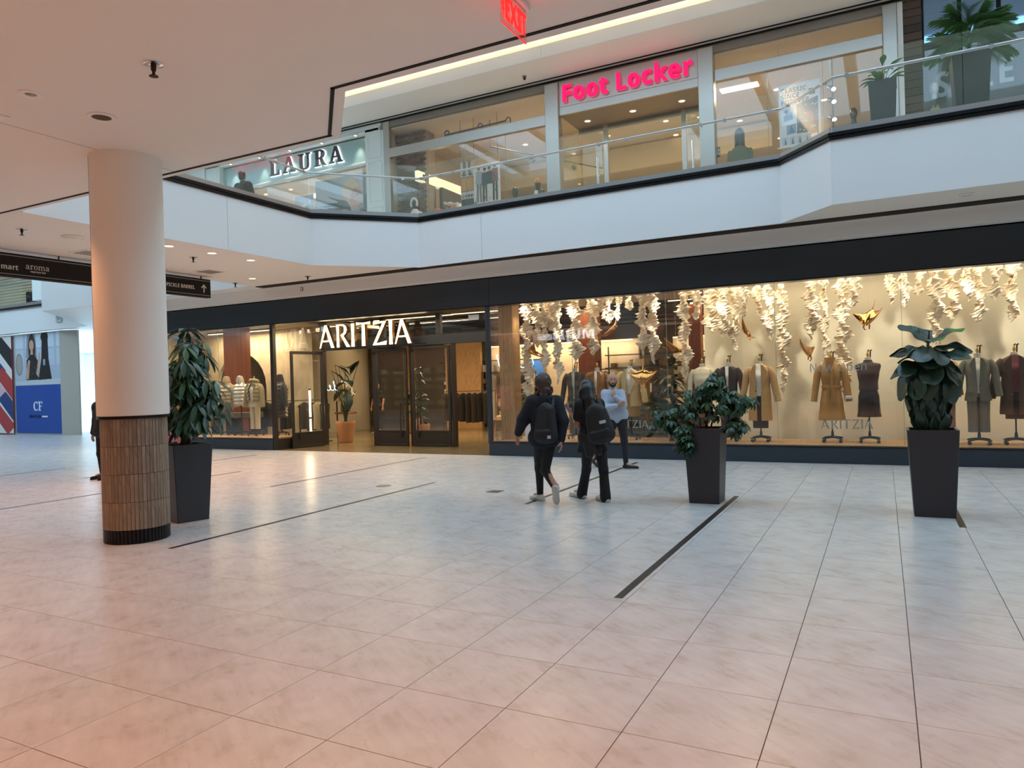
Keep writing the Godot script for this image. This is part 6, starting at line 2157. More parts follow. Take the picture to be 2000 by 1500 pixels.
func store_goods():
	# banana-leaf plant by the left jamb
	var t := thing("potted_plant", "tall broad-leaved plant in a ribbed terracotta pot just inside the left jamb of the entrance", "plant", V(-14.0, 0, -16.5))
	pot_plant_pot(t, 0.28, 0.62)
	for k in 13:
		var a := rf(-2.6, 2.9)
		var h := rf(0.9, 1.85)
		var out := rf(0.12, 0.5)
		if k == 0:
			a = 0.1
			h = 1.9
			out = 0.55
		var tip := V(sin(a + PI / 2) * out, 0.6 + h, cos(a + PI / 2) * out * 0.6)
		var st := G.new()
		st.tube([V(0.04 * cos(a), 0.58, 0.04 * sin(a)), V(tip.x * 0.4, 0.6 + h * 0.5, tip.z * 0.4), tip - V(0, 0.12, 0)], [0.016, 0.012, 0.007], 6)
		obj("stalk", st, mat("stalk_green", "2c3d24", 0.6), t)
		leaf_part(t, "leaf", tip - V(0, 0.14, 0), a + PI / 2, rf(-0.4, 1.2), rf(0.45, 0.7), rf(0.13, 0.18), mat("leaf_dark", "1f3222", 0.4))
	t = thing("potted_plant", "leafy upright plant in a terracotta pot, seen through the glass doors", "plant", V(-11.7, 0, -17.0))
	pot_plant_pot(t, 0.26, 0.5)
	for k in 46:
		var a := rf(0, TAU)
		var h := rf(0.55, 2.1)
		leaf_part(t, "leaf", V(cos(a) * 0.06, h, sin(a) * 0.06), a, rf(-0.4, 0.8), rf(0.2, 0.34), 0.045, mats["leaf_dark"], 5)
	var st := G.new()
	st.tube([V(0, 0.45, 0), V(0.02, 1.3, 0), V(-0.02, 2.05, 0)], [0.03, 0.024, 0.012], 8)
	obj("stem", st, mats["stalk_green"], t)
	for q in [[-14.0, -20.0, "leafy bush deep in the store left of the doors' glass"], [-4.6, -17.4, "dark bushy plant behind the bronze ray near the window's middle"], [-9.5, -19.4, "small plant in an orange pot on the wooden table inside the entrance"]]:
		var big: bool = q[0] == -4.6
		var small: bool = q[0] == -9.5
		t = thing("potted_plant", q[2], "plant", V(q[0], 0.52 if small else 0.0, q[1]))
		pot_plant_pot(t, 0.16 if small else 0.3, 0.26 if small else 0.5)
		for k in 60 if big else 34:
			var a := rf(0, TAU)
			var h := rf(0.2, 0.75) if small else (rf(0.6, 2.2) if big else rf(0.5, 1.5))
			leaf_part(t, "leaf", V(cos(a) * 0.1, h, sin(a) * 0.1), a, rf(-0.5, 0.8), rf(0.2, 0.3) if small else rf(0.3, 0.5), 0.04 if small else 0.08, mats["leaf_dark"], 5)
		st = G.new()
		st.tube([V(0, 0.1, 0), V(0, 0.7 if small else 1.6, 0)], [0.02, 0.01], 8)
		obj("stem", st, mats["stalk_green"], t)
	palm("potted_palm", "fan palm with drooping fronds on the display deck left of the bushy planter", V(-3.9, 0.31, -14.9), 0.16, 0.36, 17, 0.62, 0.75, "2f4a28")
	# cardigan torso on a wooden stool stand
	t = thing("display_torso", "cream cardigan and brown skirt on a torso form before the curved plaster wall", "mannequin", V(-15.5, 0, -18.3))
	var g := G.new()
	g.tube([V(0, 0.02, 0), V(0, 0.75, 0)], 0.02, 8)
	for k in 3:
		var o := Basis(Vector3.UP, k * TAU / 3)
		g.tube([V(0, 0.05, 0), o * V(0.25, 0.015, 0)], 0.014, 6)
	obj("pole", g, mats["dull_black"], t)
	g = G.new()
	g.lathe([[0.001, 0.75], [0.34, 0.75], [0.36, 0.77], [0.34, 0.8], [0.001, 0.8]], 28)
	obj("round_seat", g, mats["red_wood"], t)
	drape(t, "skirt", cloth("skirt_tan", "7a5a34"), [[0.8, 0.17, 0.13, 0, 0], [1.1, 0.18, 0.13, 0, 0]])
	drape(t, "cardigan", cloth("cardigan_cream", "c2ae86"), [[1.05, 0.2, 0.15, 0, 0], [1.35, 0.21, 0.15, 0, 0], [1.6, 0.2, 0.12, 0, 0], [1.7, 0.1, 0.08, 0, 0], [1.74, 0.06, 0.06, 0, 0]])
	for s in [-1.0, 1.0]:
		sleeve(t, s, mats["cardigan_cream"], 0.5, 0.07, 0.06, 0.0, V(0, 0.22, 0))
	# racks of clothes
	rack("dark clothes rack with brown and black garments, seen right of the glass doors", V(-12.4, 0, -20.9), 0.15, 1.9, 1.35, ["3a2a20", "2a201a", "4a3626", "1d1a18", "241f1c", "33261e", "1a1816", "2a2420", "cfc4ae"], "dark garment hanging inside the entrance", 1.0)
	rack("clothes rack of dark and cream garments behind the left display window", V(-15.6, 0, -16.4), 0.3, 1.7, 1.25, ["c2b48c", "1a1817", "1f1c1b", "bfae86", "181615", "2a2622", "b8ab8a", "151413"], "garment hanging behind the left display window", 0.85)
	rack("clothes rack of black garments behind the shiny puffer", V(-17.9, 0, -16.8), 0.1, 1.6, 1.25, ["1a1817", "241f1c", "171615", "2f2925", "1b1a19", "211e1c"], "black garment behind the shiny puffer", 0.85)
	rack("high rail with brown and cream garments deep behind the garlands", V(-6.5, 0, -19.2), 0.0, 2.2, 1.9, ["6b4a30", "b9a888", "3a2c22", "cdbf9f", "7a5636", "2c241e", "a08a68", "4a382a"], "brown and cream garment deep behind the garlands", 0.9)
	rack("rail of pale shirts on the lit back wall right of the entrance", V(-11.6, 0, -22.6), 0.0, 1.8, 1.95, ["d8cbb0", "1c1c1e", "cfc0a2", "c2b294", "2a2a2c", "dccfb6"], "shirt hanging before the lit back wall", 0.75)
	for k in 4:
		var p := thing("puffer_jacket", "dark olive quilted puffer jacket low in the window, %s of four" % ORD[k], "jacket", V(-5.0 + 0.47 * (k % 2), 0.0, -15.95 - 0.45 * (k / 2)), 0.1 * k, "olive puffer jackets in the window")
		drape(p, "quilted_body", cloth("olive", "34372a", 0.6), [[0.02, 0.19, 0.16, 0, 0], [0.4, 0.2, 0.165, 0, 0], [0.75, 0.2, 0.16, 0, 0], [0.95, 0.16, 0.12, 0, 0], [1.02, 0.09, 0.08, 0, 0]], 0.17, 36)
		for s in [-1.0, 1.0]:
			sleeve(p, s, mats["olive"], 0.62, 0.08, 0.05, 0.17, V(0, -0.5, 0))
	# table with a bench front, shelves with folded goods
	t = thing("wooden_table", "low wooden table with splayed legs just inside the entrance on the right", "table", V(-9.3, 0, -19.4))
	part_box("top", V(0, 0.49, 0), V(2.4, 0.05, 0.8), mats["oak"], t, 0.008)
	for sx in [-1.0, 1.0]:
		for sz in [-1.0, 1.0]:
			g = G.new()
			g.tube([V(sx * 1.1, 0.47, sz * 0.3), V(sx * 1.15, 0.0, sz * 0.34)], [0.035, 0.028], 10)
			obj("leg", g, mats["oak"], t)
	part_box("lower_shelf", V(0, 0.2, 0), V(2.2, 0.025, 0.6), mats["bronze_frame"], t, 0.004)
	var sh := ["c9b68e", "3a2f28", "e0d6c2", "7a5a3a", "1f1d1c", "b59a72", "d9cdb4", "4c4038"]
	for k in 6:
		var b := G.new()
		b.box(V(0, 0.05, 0), V(0.28, 0.1, 0.3), 0.025)
		var o := obj("folded_clothes", b, cloth("garment_" + sh[k], sh[k]))
		o.position = V(-10.3 + k * 0.22 + (0.6 if k > 2 else 0.0), 0.515, -19.3 + 0.1 * (k % 2))
		tag(o, "stack of folded clothes on the low wooden table, %s from the left" % ORD[k], "clothes", "folded clothes on the low table")
	for s in 2:
		var base := V(-13.0 if s == 0 else -6.2, 0, -22.9)
		t = thing("wall_shelf", ["tall open shelf of boxes and folded goods seen through the glass doors", "tall open shelf of goods deep behind the left garlands"][s], "shelf", base)
		var w := 3.4 if s == 0 else 4.0
		for k in 6:
			part_box("board", V(0, 0.3 + k * 0.42, 0), V(w, 0.03, 0.4), mats["bronze_frame"], t, 0.003)
		for x in [-w / 2, 0.0, w / 2]:
			part_box("upright", V(x, 1.35, -0.18), V(0.04, 2.7, 0.04), mats["bronze_frame"], t, 0.003)
		for k in 5:
			for i in 9:
				var b := G.new()
				var hh := rf(0.1, 0.3)
				b.box(V(0, hh / 2, 0), V(rf(0.16, 0.28), hh, 0.26), 0.012)
				var key: String = ["e0d6c2", "c9b68e", "7a5a3a", "d9cdb4", "3a2f28", "b59a72", "e8e2d4"][rng.randi() % 7]
				var o := obj("folded_clothes", b, cloth("garment_" + key, key))
				o.position = base + V(-w / 2 + 0.25 + i * (w - 0.4) / 8.0, 0.316 + k * 0.42, 0.0)
				tag(o, "%s goods, %s from left on the %s board up, shelf %s" % [{"e0d6c2": "pale", "c9b68e": "sand", "7a5a3a": "brown", "d9cdb4": "cream", "3a2f28": "dark", "b59a72": "tan", "e8e2d4": "white"}[key], ORD[i], ORD[k], ["behind the doors", "behind the garlands"][s]], "clothes", ["goods on the shelf behind the glass doors", "goods on the shelf behind the garlands"][s])
	# dark cash counter behind the left window, glowing tube, blue neon word, lamp shade
	t = thing("counter", "long grey counter on posts behind the puffers of the left display window", "counter", V(-17.9, 0, -15.62))
	part_box("top", V(0, 0.86, 0), V(2.6, 0.16, 0.5), mat("counter_grey", "5a544a", 0.5), t, 0.008)
	for x in [-1.2, -0.4, 0.4, 1.2]:
		part_box("post", V(x, 0.39, 0), V(0.07, 0.78, 0.4), mats["bronze_frame"], t, 0.004)
	t = thing("lamp_tube", "tall glowing vertical tube lamp beside the open left glass door", "lamp", V(-14.5, 0, -15.6))
	g = G.new()
	g.tube([V(0, 0.35, 0), V(0, 1.55, 0)], 0.03, 12)
	obj("glow_tube", g, glow("tube_white", "ffe6bf", 3.0), t)
	g = G.new()
	for y in [0.0, 0.74, 1.55]:
		g.tube([V(0, y, 0), V(0, y + (0.35 if y == 0.0 else 0.05), 0)], 0.034, 12)
	obj("metal_ring", g, mats["bronze_frame"], t)
	var ll := OmniLight3D.new()
	ll.name = "tube_light"
	ll.light_energy = 0.3
	ll.light_color = Color.html("ffe0b0")
	ll.omni_range = 20.0
	ll.omni_attenuation = 2.0
	ll.light_size = 0.03
	ll.shadow_enabled = true
	ll.position = V(0.0, 1.0, 0.08)
	t.add_child(ll)
	t = thing("neon_word", "pale blue handwritten neon word behind the shiny puffer in the left window", "neon sign", V(-16.3, 1.6, -18.3))
	g = G.new()
	var pts := []
	for k in 60:
		var f := k / 59.0
		pts.append(V(f * 0.85 - 0.06 * sin(f * TAU * 5.0), 0.09 * sin(f * TAU * 5.0 + 1.2) + (0.12 if k % 24 < 5 else 0.0), 0))
	g.tube(pts, 0.01, 6)
	obj("glow_tube", g, glow("neon_blue", "b8e4ff", 2.0), t)
	part_box("mount_rail", V(0.42, -0.02, -0.02), V(0.9, 0.02, 0.02), mats["dull_black"], t)
	part_box("stand", V(0.42, -0.8, -0.02), V(0.03, 1.6, 0.03), mats["dull_black"], t)
	t = thing("neon_word", "pale cyan handwritten neon word glowing deep behind the glass doors", "neon sign", V(-12.2, 2.25, -22.64))
	put("glow_tube", g.mesh(), mats["neon_blue"], t, Transform3D(Basis.from_scale(V(1.6, 1.6, 1.6)), Vector3()))
	part_box("bracket", V(0.7, -0.1, -0.05), V(1.4, 0.03, 0.06), mats["dull_black"], t)
	# wall screen
	t = thing("wall_screen", "blue screen on the lit back wall right of the entrance", "screen", V(-10.9, 1.9, -23.15))
	part_box("frame", V(0, 0, -0.03), V(0.62, 1.0, 0.05), mats["dull_black"], t, 0.004)
	part_box("screen", V(0, 0, 0), V(0.56, 0.92, 0.01), glow("screen_blue", "3a6fae", 0.5), t)
	# a sheet notice at the foot of the window
	tag(part_box("notice_card", V(-7.02, 0.5, -14.35), V(0.14, 0.34, 0.02), mat("card_white", "e8e6e0", 0.6), self, 0.003), "small white card standing at the foot of the window by the oak column", "card")
# ---------------------------------------------------------------- plants
func leaf_mesh(len_: float, w: float, shape: Array, bend: float, fold: float, wave: float, seg := 8, thick := 0.0) -> ArrayMesh:
	# a leaf along +x, tip at len_, bending down; shape: widths along its length
	var g := G.new()
	var rings := []
	for i in seg + 1:
		var f := i / float(seg)
		var k := f * (shape.size() - 1)
		var a: float = shape[int(k)]
		var b: float = shape[mini(int(k) + 1, shape.size() - 1)]
		var hw := maxf(w * lerpf(a, b, k - int(k)), 0.0006)
		var x := len_ * (f - 0.12 * absf(bend) * f * f)
		var y := -bend * len_ * f * f * 0.6
		var row := PackedVector3Array()
		for j in 5:
			var s := (j - 2) / 2.0
			row.append(V(x, y + fold * hw * absf(s) + wave * sin(f * 11.0 + s * 2.0) * s * hw, s * hw))
		rings.append(row)
	g.loft(rings, false, false)
	return g.mesh()

func leaf_part(t: Node, called: String, at: Vector3, yaw: float, pitch: float, len_: float, hw: float, m: Material, seg := 7):
	var mesh := leaf_mesh(len_, hw, [0.05, 0.6, 0.95, 1.0, 0.85, 0.5, 0.0], 0.35, 0.25, 0.1, seg)
	put(called, mesh, m, t, Transform3D(Basis(Vector3.UP, -yaw) * Basis(Vector3.BACK, -pitch), at))

func square_planter(t: Node, w0: float, w1: float, h: float):
	var g := G.new()
	var rings := []
	for q in [[0.0, w0], [0.0, w0], [0.02, w0 + 0.002], [h - 0.02, w1 - 0.002], [h, w1], [h, w1], [h, w1 - 0.05], [h, w1 - 0.05], [h - 0.07, w1 - 0.055], [h - 0.07, w1 - 0.055]]:
		var r := PackedVector3Array()
		var a: float = q[1] / 2
		var b := a - 0.008
		for p in [[a, b], [b, a], [-b, a], [-a, b], [-a, -b], [-b, -a], [b, -a], [a, -b]]:
			r.append(V(p[0], q[0], p[1]))
		rings.append(r)
	# flat sides
	for i in rings.size() - 1:
		for j in 8:
			var a: Vector3 = rings[i][j]
			var b: Vector3 = rings[i][(j + 1) % 8]
			var c: Vector3 = rings[i + 1][(j + 1) % 8]
			var d: Vector3 = rings[i + 1][j]
			var n := (b - a).cross(d - a)
			if n.length_squared() < 1e-14:
				n = (c - b).cross(d - c)
			if n.length_squared() < 1e-14:
				continue
			var o := V(a.x + b.x, 0, a.z + b.z)
			if i == 5 or i == 4:
				o = Vector3.UP
			elif i >= 6:
				o = -o
			g.face([a, b, c, d], n if n.dot(o) > 0 else -n)
	obj("tub", g, mats["planter"], t)
	var s := G.new()
	s.box(V(0, h - 0.09, 0), V(w1 - 0.06, 0.04, w1 - 0.06))
	obj("soil", s, mats["soil"], t)

func umbrella_leaf(n: int, len_: float, w: float, droop: float) -> ArrayMesh:
	# leaflets round the end of a stalk
	var g := G.new()
	for k in n:
		var yaw := TAU * k / n + rf(-0.15, 0.15)
		var l := len_ * rf(0.75, 1.1)
		var o := Basis(Vector3.UP, yaw) * Basis(Vector3.BACK, -droop * rf(0.6, 1.3))
		g.xf = Transform3D(o, Vector3())
		var rings := []
		for i in 7:
			var f := i / 6.0
			var hw: float = w * [0.12, 0.16, 0.75, 1.0, 0.95, 0.6, 0.02][i]
			var row := PackedVector3Array()
			for j in 3:
				var s := j - 1.0
				row.append(V(l * (0.06 + f * 0.94), -0.28 * l * f * f + 0.22 * hw * absf(s), s * hw))
			rings.append(row)
		g.loft(rings, false, false)
	g.xf = Transform3D()
	return g.mesh()

func palm(called: String, label: String, at: Vector3, pot_r: float, pot_h: float, n: int, len_: float, h: float, hex: String):
	var t := thing(called, label, "plant", at)
	if pot_r > 0.0:
		pot_plant_pot(t, pot_r, pot_h)
	var m := mat("palm_" + hex, hex, 0.5)
	var kinds := []
	for k in 3:
		var g := G.new()
		var spine := []
		for i in 10:
			var f := i / 9.0
			spine.append(V(len_ * f, len_ * (0.45 * f - 0.75 * f * f), 0))
		g.tube(spine, [0.008, 0.008, 0.007, 0.006, 0.005, 0.005, 0.004, 0.003, 0.002, 0.001], 5)
		for i in 30:
			var f := 0.22 + 0.78 * i / 29.0
			var p := V(len_ * f, len_ * (0.45 * f - 0.75 * f * f), 0)
			for s in [-1.0, 1.0]:
				var l := len_ * 0.42 * sin(PI * (0.12 + 0.8 * (i / 29.0))) * rf(0.85, 1.1)
				var d := V(0.55, -0.25 + rf(-0.1, 0.1), s * 0.8).normalized()
				var tip := p + d * l - V(0, l * 0.35, 0)
				var mid := p + d * l * 0.5
				var w := 0.007
				g.face([p + V(-w, 0, 0), mid + V(-w, 0, 0), tip, mid + V(w, 0, 0)], V(0, 1, 0))
		kinds.append(g.mesh())
	for k in n:
		put("frond", kinds[k % 3], m, t, Transform3D(Basis(Vector3.UP, TAU * k * 0.382 + rf(-0.2, 0.2)) * Basis(Vector3.BACK, rf(-0.2, 0.9)), V(0, pot_h + rf(0.05, 0.3) * h, 0)))
	var st := G.new()
	st.tube([V(0, pot_h * 0.8, 0), V(0, pot_h + 0.3 * h, 0)], [0.03, 0.02], 8)
	obj("stem", st, mats["stalk_green"], t)

func plants():
	mat("fig_green", "2a4034", 0.34, 0.0, {"backlight_enabled": true, "backlight": Color(0.05, 0.09, 0.03)})
	mat("fig_young", "41762f", 0.4, 0.0, {"backlight_enabled": true, "backlight": Color(0.12, 0.2, 0.05)})
	mat("bush_green", "2c4a34", 0.36, 0.0, {"backlight_enabled": true, "backlight": Color(0.05, 0.09, 0.03)})
	mat("bush_light", "3d6038", 0.38, 0.0, {"backlight_enabled": true, "backlight": Color(0.08, 0.12, 0.04)})
	mat("bark", "5a4636", 0.85)
	mat("bark_dark", "2a211a", 0.85)
	# fiddle-leaf fig
	var t := thing("planter_tub", "tall dark tapered square planter holding the fiddle-leaf fig, at the right of the picture", "planter", V(0.47, 0, -9.38))
	square_planter(t, 0.4, 0.5, 0.965)
	t = thing("fig_tree", "fiddle-leaf fig with big dark leaves, flat-spread on top and hanging below, in the right planter", "tree", V(0.47, 0.87, -9.38))
	var g := G.new()
	g.tube([V(0.01, 0.0, 0), V(0.03, 0.3, 0), V(-0.01, 0.6, 0), V(-0.02, 0.95, 0), V(0.0, 1.2, 0)], [0.025, 0.022, 0.02, 0.014, 0.006], 10)
	obj("trunk", g, mats["bark_dark"], t)
	var fiddle := [0.1, 0.5, 0.72, 0.7, 0.82, 1.0, 0.98, 0.75, 0.25]
	var fm := []
	for k in 5:
		fm.append(leaf_mesh(0.36 + 0.03 * k, 0.125, fiddle, 0.4 + 0.14 * k, 0.16, 0.2, 12))
	# flat tiers on top
	for q in [[1.0, 6, 0.0], [0.92, 6, 0.5], [0.84, 7, 0.25], [1.06, 4, 0.2]]:
		for k in q[1]:
			var yaw: float = TAU * k / q[1] + q[2] + rf(-0.2, 0.2)
			var pitch: float = 0.15 + rf(-0.15, 0.2) if q[0] > 0.9 else -0.15 + rf(-0.15, 0.15)
			if q[0] > 1.04:
				pitch = 0.7 + rf(-0.1, 0.3)
			put("leaf", fm[rng.randi() % 3], mats["fig_green"] if q[0] < 1.04 or k > 0 else mats["fig_young"], t, Transform3D(Basis(Vector3.UP, yaw) * Basis(Vector3.BACK, pitch - 0.25 * maxf(0.0, sin(-yaw))) * Basis(Vector3.RIGHT, rf(-0.55, 0.55)), V(0.0, q[0], 0) + Basis(Vector3.UP, yaw) * V(0.03, 0, 0)))
	# hanging mass below
	for q in [[0.82, 8, -0.75], [0.74, 9, -1.0], [0.62, 9, -1.1], [0.5, 8, -1.15], [0.66, 6, -1.3], [0.42, 6, -1.2]]:
		for k in q[1]:
			var yaw: float = TAU * k / q[1] + rf(-0.3, 0.3)
			put("leaf", fm[1 + rng.randi() % 3], mats["fig_green"], t, Transform3D(Basis(Vector3.UP, yaw) * Basis(Vector3.BACK, q[2] + rf(-0.15, 0.15)) * Basis(Vector3.RIGHT, rf(-0.3, 0.3)), V(0, q[0], 0) + Basis(Vector3.UP, yaw) * V(0.1, 0, 0)))
	# bushy umbrella plant in the middle
	t = thing("planter_tub", "tall dark tapered square planter under the bushy umbrella plant, beside the long black floor strip", "planter", V(-2.08, 0, -9.5))
	square_planter(t, 0.38, 0.47, 0.965)
	t = thing("umbrella_plant", "bushy dark green umbrella plant spilling over the left side of the middle planter", "plant", V(-2.08, 0.87, -9.5))
	var um := []
	for k in 5:
		um.append(umbrella_leaf(7 + k % 3, 0.115, 0.02, 0.35 + 0.1 * k))
	var blobs := [[0.08, 0.46, 0.36, 62], [-0.1, 0.36, 0.26, 32], [0.34, 0.4, 0.22, 30], [-0.48, 0.2, 0.25, 44], [-0.26, 0.06, 0.22, 30], [0.4, 0.12, 0.17, 28], [-0.22, -0.12, 0.14, 14], [0.15, 0.68, 0.18, 22], [0.52, 0.44, 0.12, 12]]
	for b in blobs:
		for k in b[3]:
			var d := V(rf(-1, 1), rf(-0.8, 1), rf(-1, 1)).normalized() * pow(rng.randf(), 0.4)
			var p := V(b[0], b[1], 0.02) + V(d.x * b[2], d.y * b[2] * 0.75, d.z * 0.26)
			if absf(p.x) < 0.26 and p.y < 0.13 and p.z < 0.26:
				p.z = 0.27 + rf(0, 0.05)
			var tilt := Basis(V(d.z, 0, -d.x).normalized() if absf(d.x) + absf(d.z) > 0.01 else Vector3.RIGHT, rf(0.1, 0.7))
			put("compound_leaf", um[rng.randi() % 5], mats["bush_light"] if rng.randf() < 0.22 else mats["bush_green"], t, Transform3D(tilt * Basis(Vector3.UP, rf(0, TAU)), p))
	for q in [[0.05, 0.5, 0.0], [-0.45, 0.15, 0.05], [0.3, 0.35, -0.05], [-0.2, 0.3, 0.05], [0.12, 0.62, 0.0]]:
		var s := G.new()
		s.tube([V(q[0] * 0.15, 0.0, 0), V(q[0] * 0.4, q[1] * 0.7 + 0.05, q[2]), V(q[0], q[1], q[2])], [0.013, 0.01, 0.005], 7)
		obj("stem", s, mats["bark"], t)
	# large-leaved umbrella tree behind the column
	t = thing("planter_tub", "tall dark tapered square planter half hidden behind the white column", "planter", V(-7.93, 0, -6.25), -0.25)
	square_planter(t, 0.4, 0.5, 0.965)
	t = thing("umbrella_tree", "tall umbrella tree with big drooping leaves, right of the white column", "tree", V(-7.93, 0.87, -6.25))
	var bm := []
	for k in 5:
		bm.append(umbrella_leaf(7 + k % 2, 0.28, 0.034, 0.12 + 0.14 * k))
	var tips := []
	for q in [[0.02, 1.5, 0.0, 5], [0.1, 1.3, 0.0, 8], [0.22, 1.12, 0.1, 12], [0.02, 1.05, 0.15, 10], [0.38, 0.9, 0.1, 12], [0.12, 0.82, 0.2, 11], [0.5, 0.62, 0.05, 12], [0.28, 0.52, 0.15, 11], [0.0, 0.75, -0.1, 8], [0.1, 0.45, 0.2, 8]]:
		for k in q[3]:
			var p := V(q[0] + rf(-0.17, 0.17), q[1] + rf(-0.14, 0.12), q[2] + rf(-0.2, 0.2))
			var out := p - V(0.1, p.y, 0.0)
			var tilt := Basis(V(out.z, 0, -out.x).normalized(), rf(0.0, 0.42))
			put("compound_leaf", bm[rng.randi() % 5], mats["bush_light"] if rng.randf() < 0.15 else mats["bush_green"], t, Transform3D(tilt * Basis(Vector3.UP, rf(0, TAU)), p))
		tips.append(V(q[0], q[1] - 0.05, q[2]))
	for k in tips.size():
		var s := G.new()
		s.tube([V(0.03 * (k % 3 - 1), 0.0, 0.03 * (k % 2)), V(0.06 + tips[k].x * 0.3, 0.25, tips[k].z * 0.4), V(tips[k].x * 0.8, tips[k].y * 0.75, tips[k].z * 0.8), tips[k]], [0.026, 0.02, 0.012, 0.006], 8)
		obj("stem", s, mats["bark"], t)
	# upper walkway
	t = thing("planter_tub", "dark tapered planter with a few broad leaves on the upper walkway", "planter", V(0.1, FL, -13.5))
	square_planter(t, 0.32, 0.42, 1.08)
	t = thing("peace_lily", "sparse plant with broad arching leaves in the upper walkway planter", "plant", V(0.1, FL + 0.98, -13.5))
	var lm := leaf_mesh(0.3, 0.05, [0.15, 0.6, 1.0, 0.95, 0.6, 0.0], 0.6, 0.2, 0.05, 9)
	for k in 16:
		var a := TAU * k * 0.382
		var h := rf(0.08, 0.38)
		var st := G.new()
		var tip := V(cos(a) * 0.1, h, -sin(a) * 0.1)
		st.tube([V(cos(a) * 0.02, 0.03, -sin(a) * 0.02), tip], [0.007, 0.005], 6)
		obj("stalk", st, mats["stalk_green"], t)
		put("leaf", lm, mat("lily_green", "4d7a3a", 0.4, 0.0, {"backlight_enabled": true, "backlight": Color(0.12, 0.2, 0.06)}), t, Transform3D(Basis(Vector3.UP, a) * Basis(Vector3.BACK, rf(-0.3, 0.9)), tip))
	t = thing("planter_tub", "large dark tapered planter on the upper walkway hiding part of the sale poster", "planter", V(1.3, FL, -13.2))
	square_planter(t, 0.4, 0.51, 1.13)
	palm("palm", "feathery palm in the large upper walkway planter at the top right", V(1.3, FL + 1.0, -13.2), 0.0, 0.06, 30, 0.6, 1.7, "4a7f3e")
# ---------------------------------------------------------------- people
func hand_caps(w: Vector3, tip: Vector3, palm: Vector3, curl: float, side: float) -> Array:
	# wrist, where the fingertips point, palm normal; five fingers, thumb on the side given
	var d := (tip - w).normalized()
	var n := (palm - d * palm.dot(d)).normalized()
	var s := d.cross(n) * side
	var caps := []
	for k in 4:
		var o := s * (0.027 - 0.018 * k)
		caps.append([w + d * 0.02 + o * 0.7, w + d * 0.085 + o, 0.013, 0.0115])
		var l: float = [0.038, 0.044, 0.041, 0.032][k]
		var p0 := w + d * 0.09 + o * 1.08
		var d1 := (d + n * curl * 0.7).normalized()
		var d2 := (d + n * curl * 1.6).normalized()
		caps.append([p0, p0 + d1 * l, 0.0095, 0.0085])
		caps.append([p0 + d1 * l, p0 + d1 * l + d2 * l * 0.85, 0.0085, 0.007])
	var t0 := w + d * 0.03 + s * 0.028
	var t1 := t0 + (d * 0.7 + s * 0.6 + n * 0.35).normalized() * 0.038
	caps.append([t0, t1, 0.0125, 0.0105])
	caps.append([t1, t1 + (d * 0.9 + s * 0.15 + n * (0.3 + curl)).normalized() * 0.032, 0.0105, 0.008])
	return caps

func head_caps(h: Vector3, face: Vector3) -> Array:
	var z := face.normalized()
	var x := Vector3.UP.cross(z).normalized()
	var y := z.cross(x)
	var o := func(a: float, b: float, c: float) -> Vector3: return h + x * a + y * b + z * c
	return [
		[o.call(0, 0.045, -0.025), o.call(0, 0.03, 0.012), 0.087, 0.08], [o.call(0, 0.0, 0.0), o.call(0, -0.03, 0.025), 0.074, 0.062],
		[o.call(0, -0.05, 0.03), o.call(0, -0.092, 0.058), 0.05, 0.026], [o.call(-0.04, -0.055, 0.01), o.call(0, -0.09, 0.05), 0.03, 0.022], [o.call(0.04, -0.055, 0.01), o.call(0, -0.09, 0.05), 0.03, 0.022],
		[o.call(0, 0.012, 0.088), o.call(0, -0.026, 0.11), 0.009, 0.013], [o.call(-0.016, -0.028, 0.096), o.call(0.016, -0.028, 0.096), 0.009, 0.009],
		[o.call(-0.038, 0.03, 0.078), o.call(0.038, 0.03, 0.078), 0.012, 0.012], [o.call(-0.02, -0.058, 0.082), o.call(0.02, -0.058, 0.082), 0.009, 0.009],
		[o.call(-0.084, 0.012, -0.012), o.call(-0.08, -0.026, -0.004), 0.014, 0.01], [o.call(0.084, 0.012, -0.012), o.call(0.08, -0.026, -0.004), 0.014, 0.01],
	]

func lim(J: Dictionary, keys: Array, radii: Array) -> Array:
	var caps := []
	for i in keys.size() - 1:
		caps.append([J[keys[i]], J[keys[i + 1]], radii[i], radii[i + 1]])
	return caps

func torso_caps(J: Dictionary, g: float) -> Array:
	var sl: Vector3 = J.sl
	var sr: Vector3 = J.sr
	var pel: Vector3 = J.pel
	var mid := (sl + sr) * 0.5
	var a := (sr - sl).normalized()
	var ch := mid.lerp(pel, 0.3)
	var wa := mid.lerp(pel, 0.66)
	var hl: Vector3 = J.hipl
	var hr: Vector3 = J.hipr
	var hd := (hr - hl).normalized()
	return [
		[sl + a * 0.03 - V(0, 0.03, 0), sr - a * 0.03 - V(0, 0.03, 0), 0.075 + g, 0.075 + g], [ch - a * 0.08, ch + a * 0.08, 0.1 + g, 0.1 + g],
		[wa - a * 0.055, wa + a * 0.055, 0.095 + g, 0.095 + g], [ch, wa, 0.1 + g, 0.095 + g], [mid - V(0, 0.03, 0), J.neck + V(0, 0.02, 0), 0.07 + g, 0.05 + g * 0.6],
		[wa, pel, 0.1 + g, 0.11 + g], [pel - hd * 0.07, pel + hd * 0.07, 0.105 + g, 0.105 + g],
	]

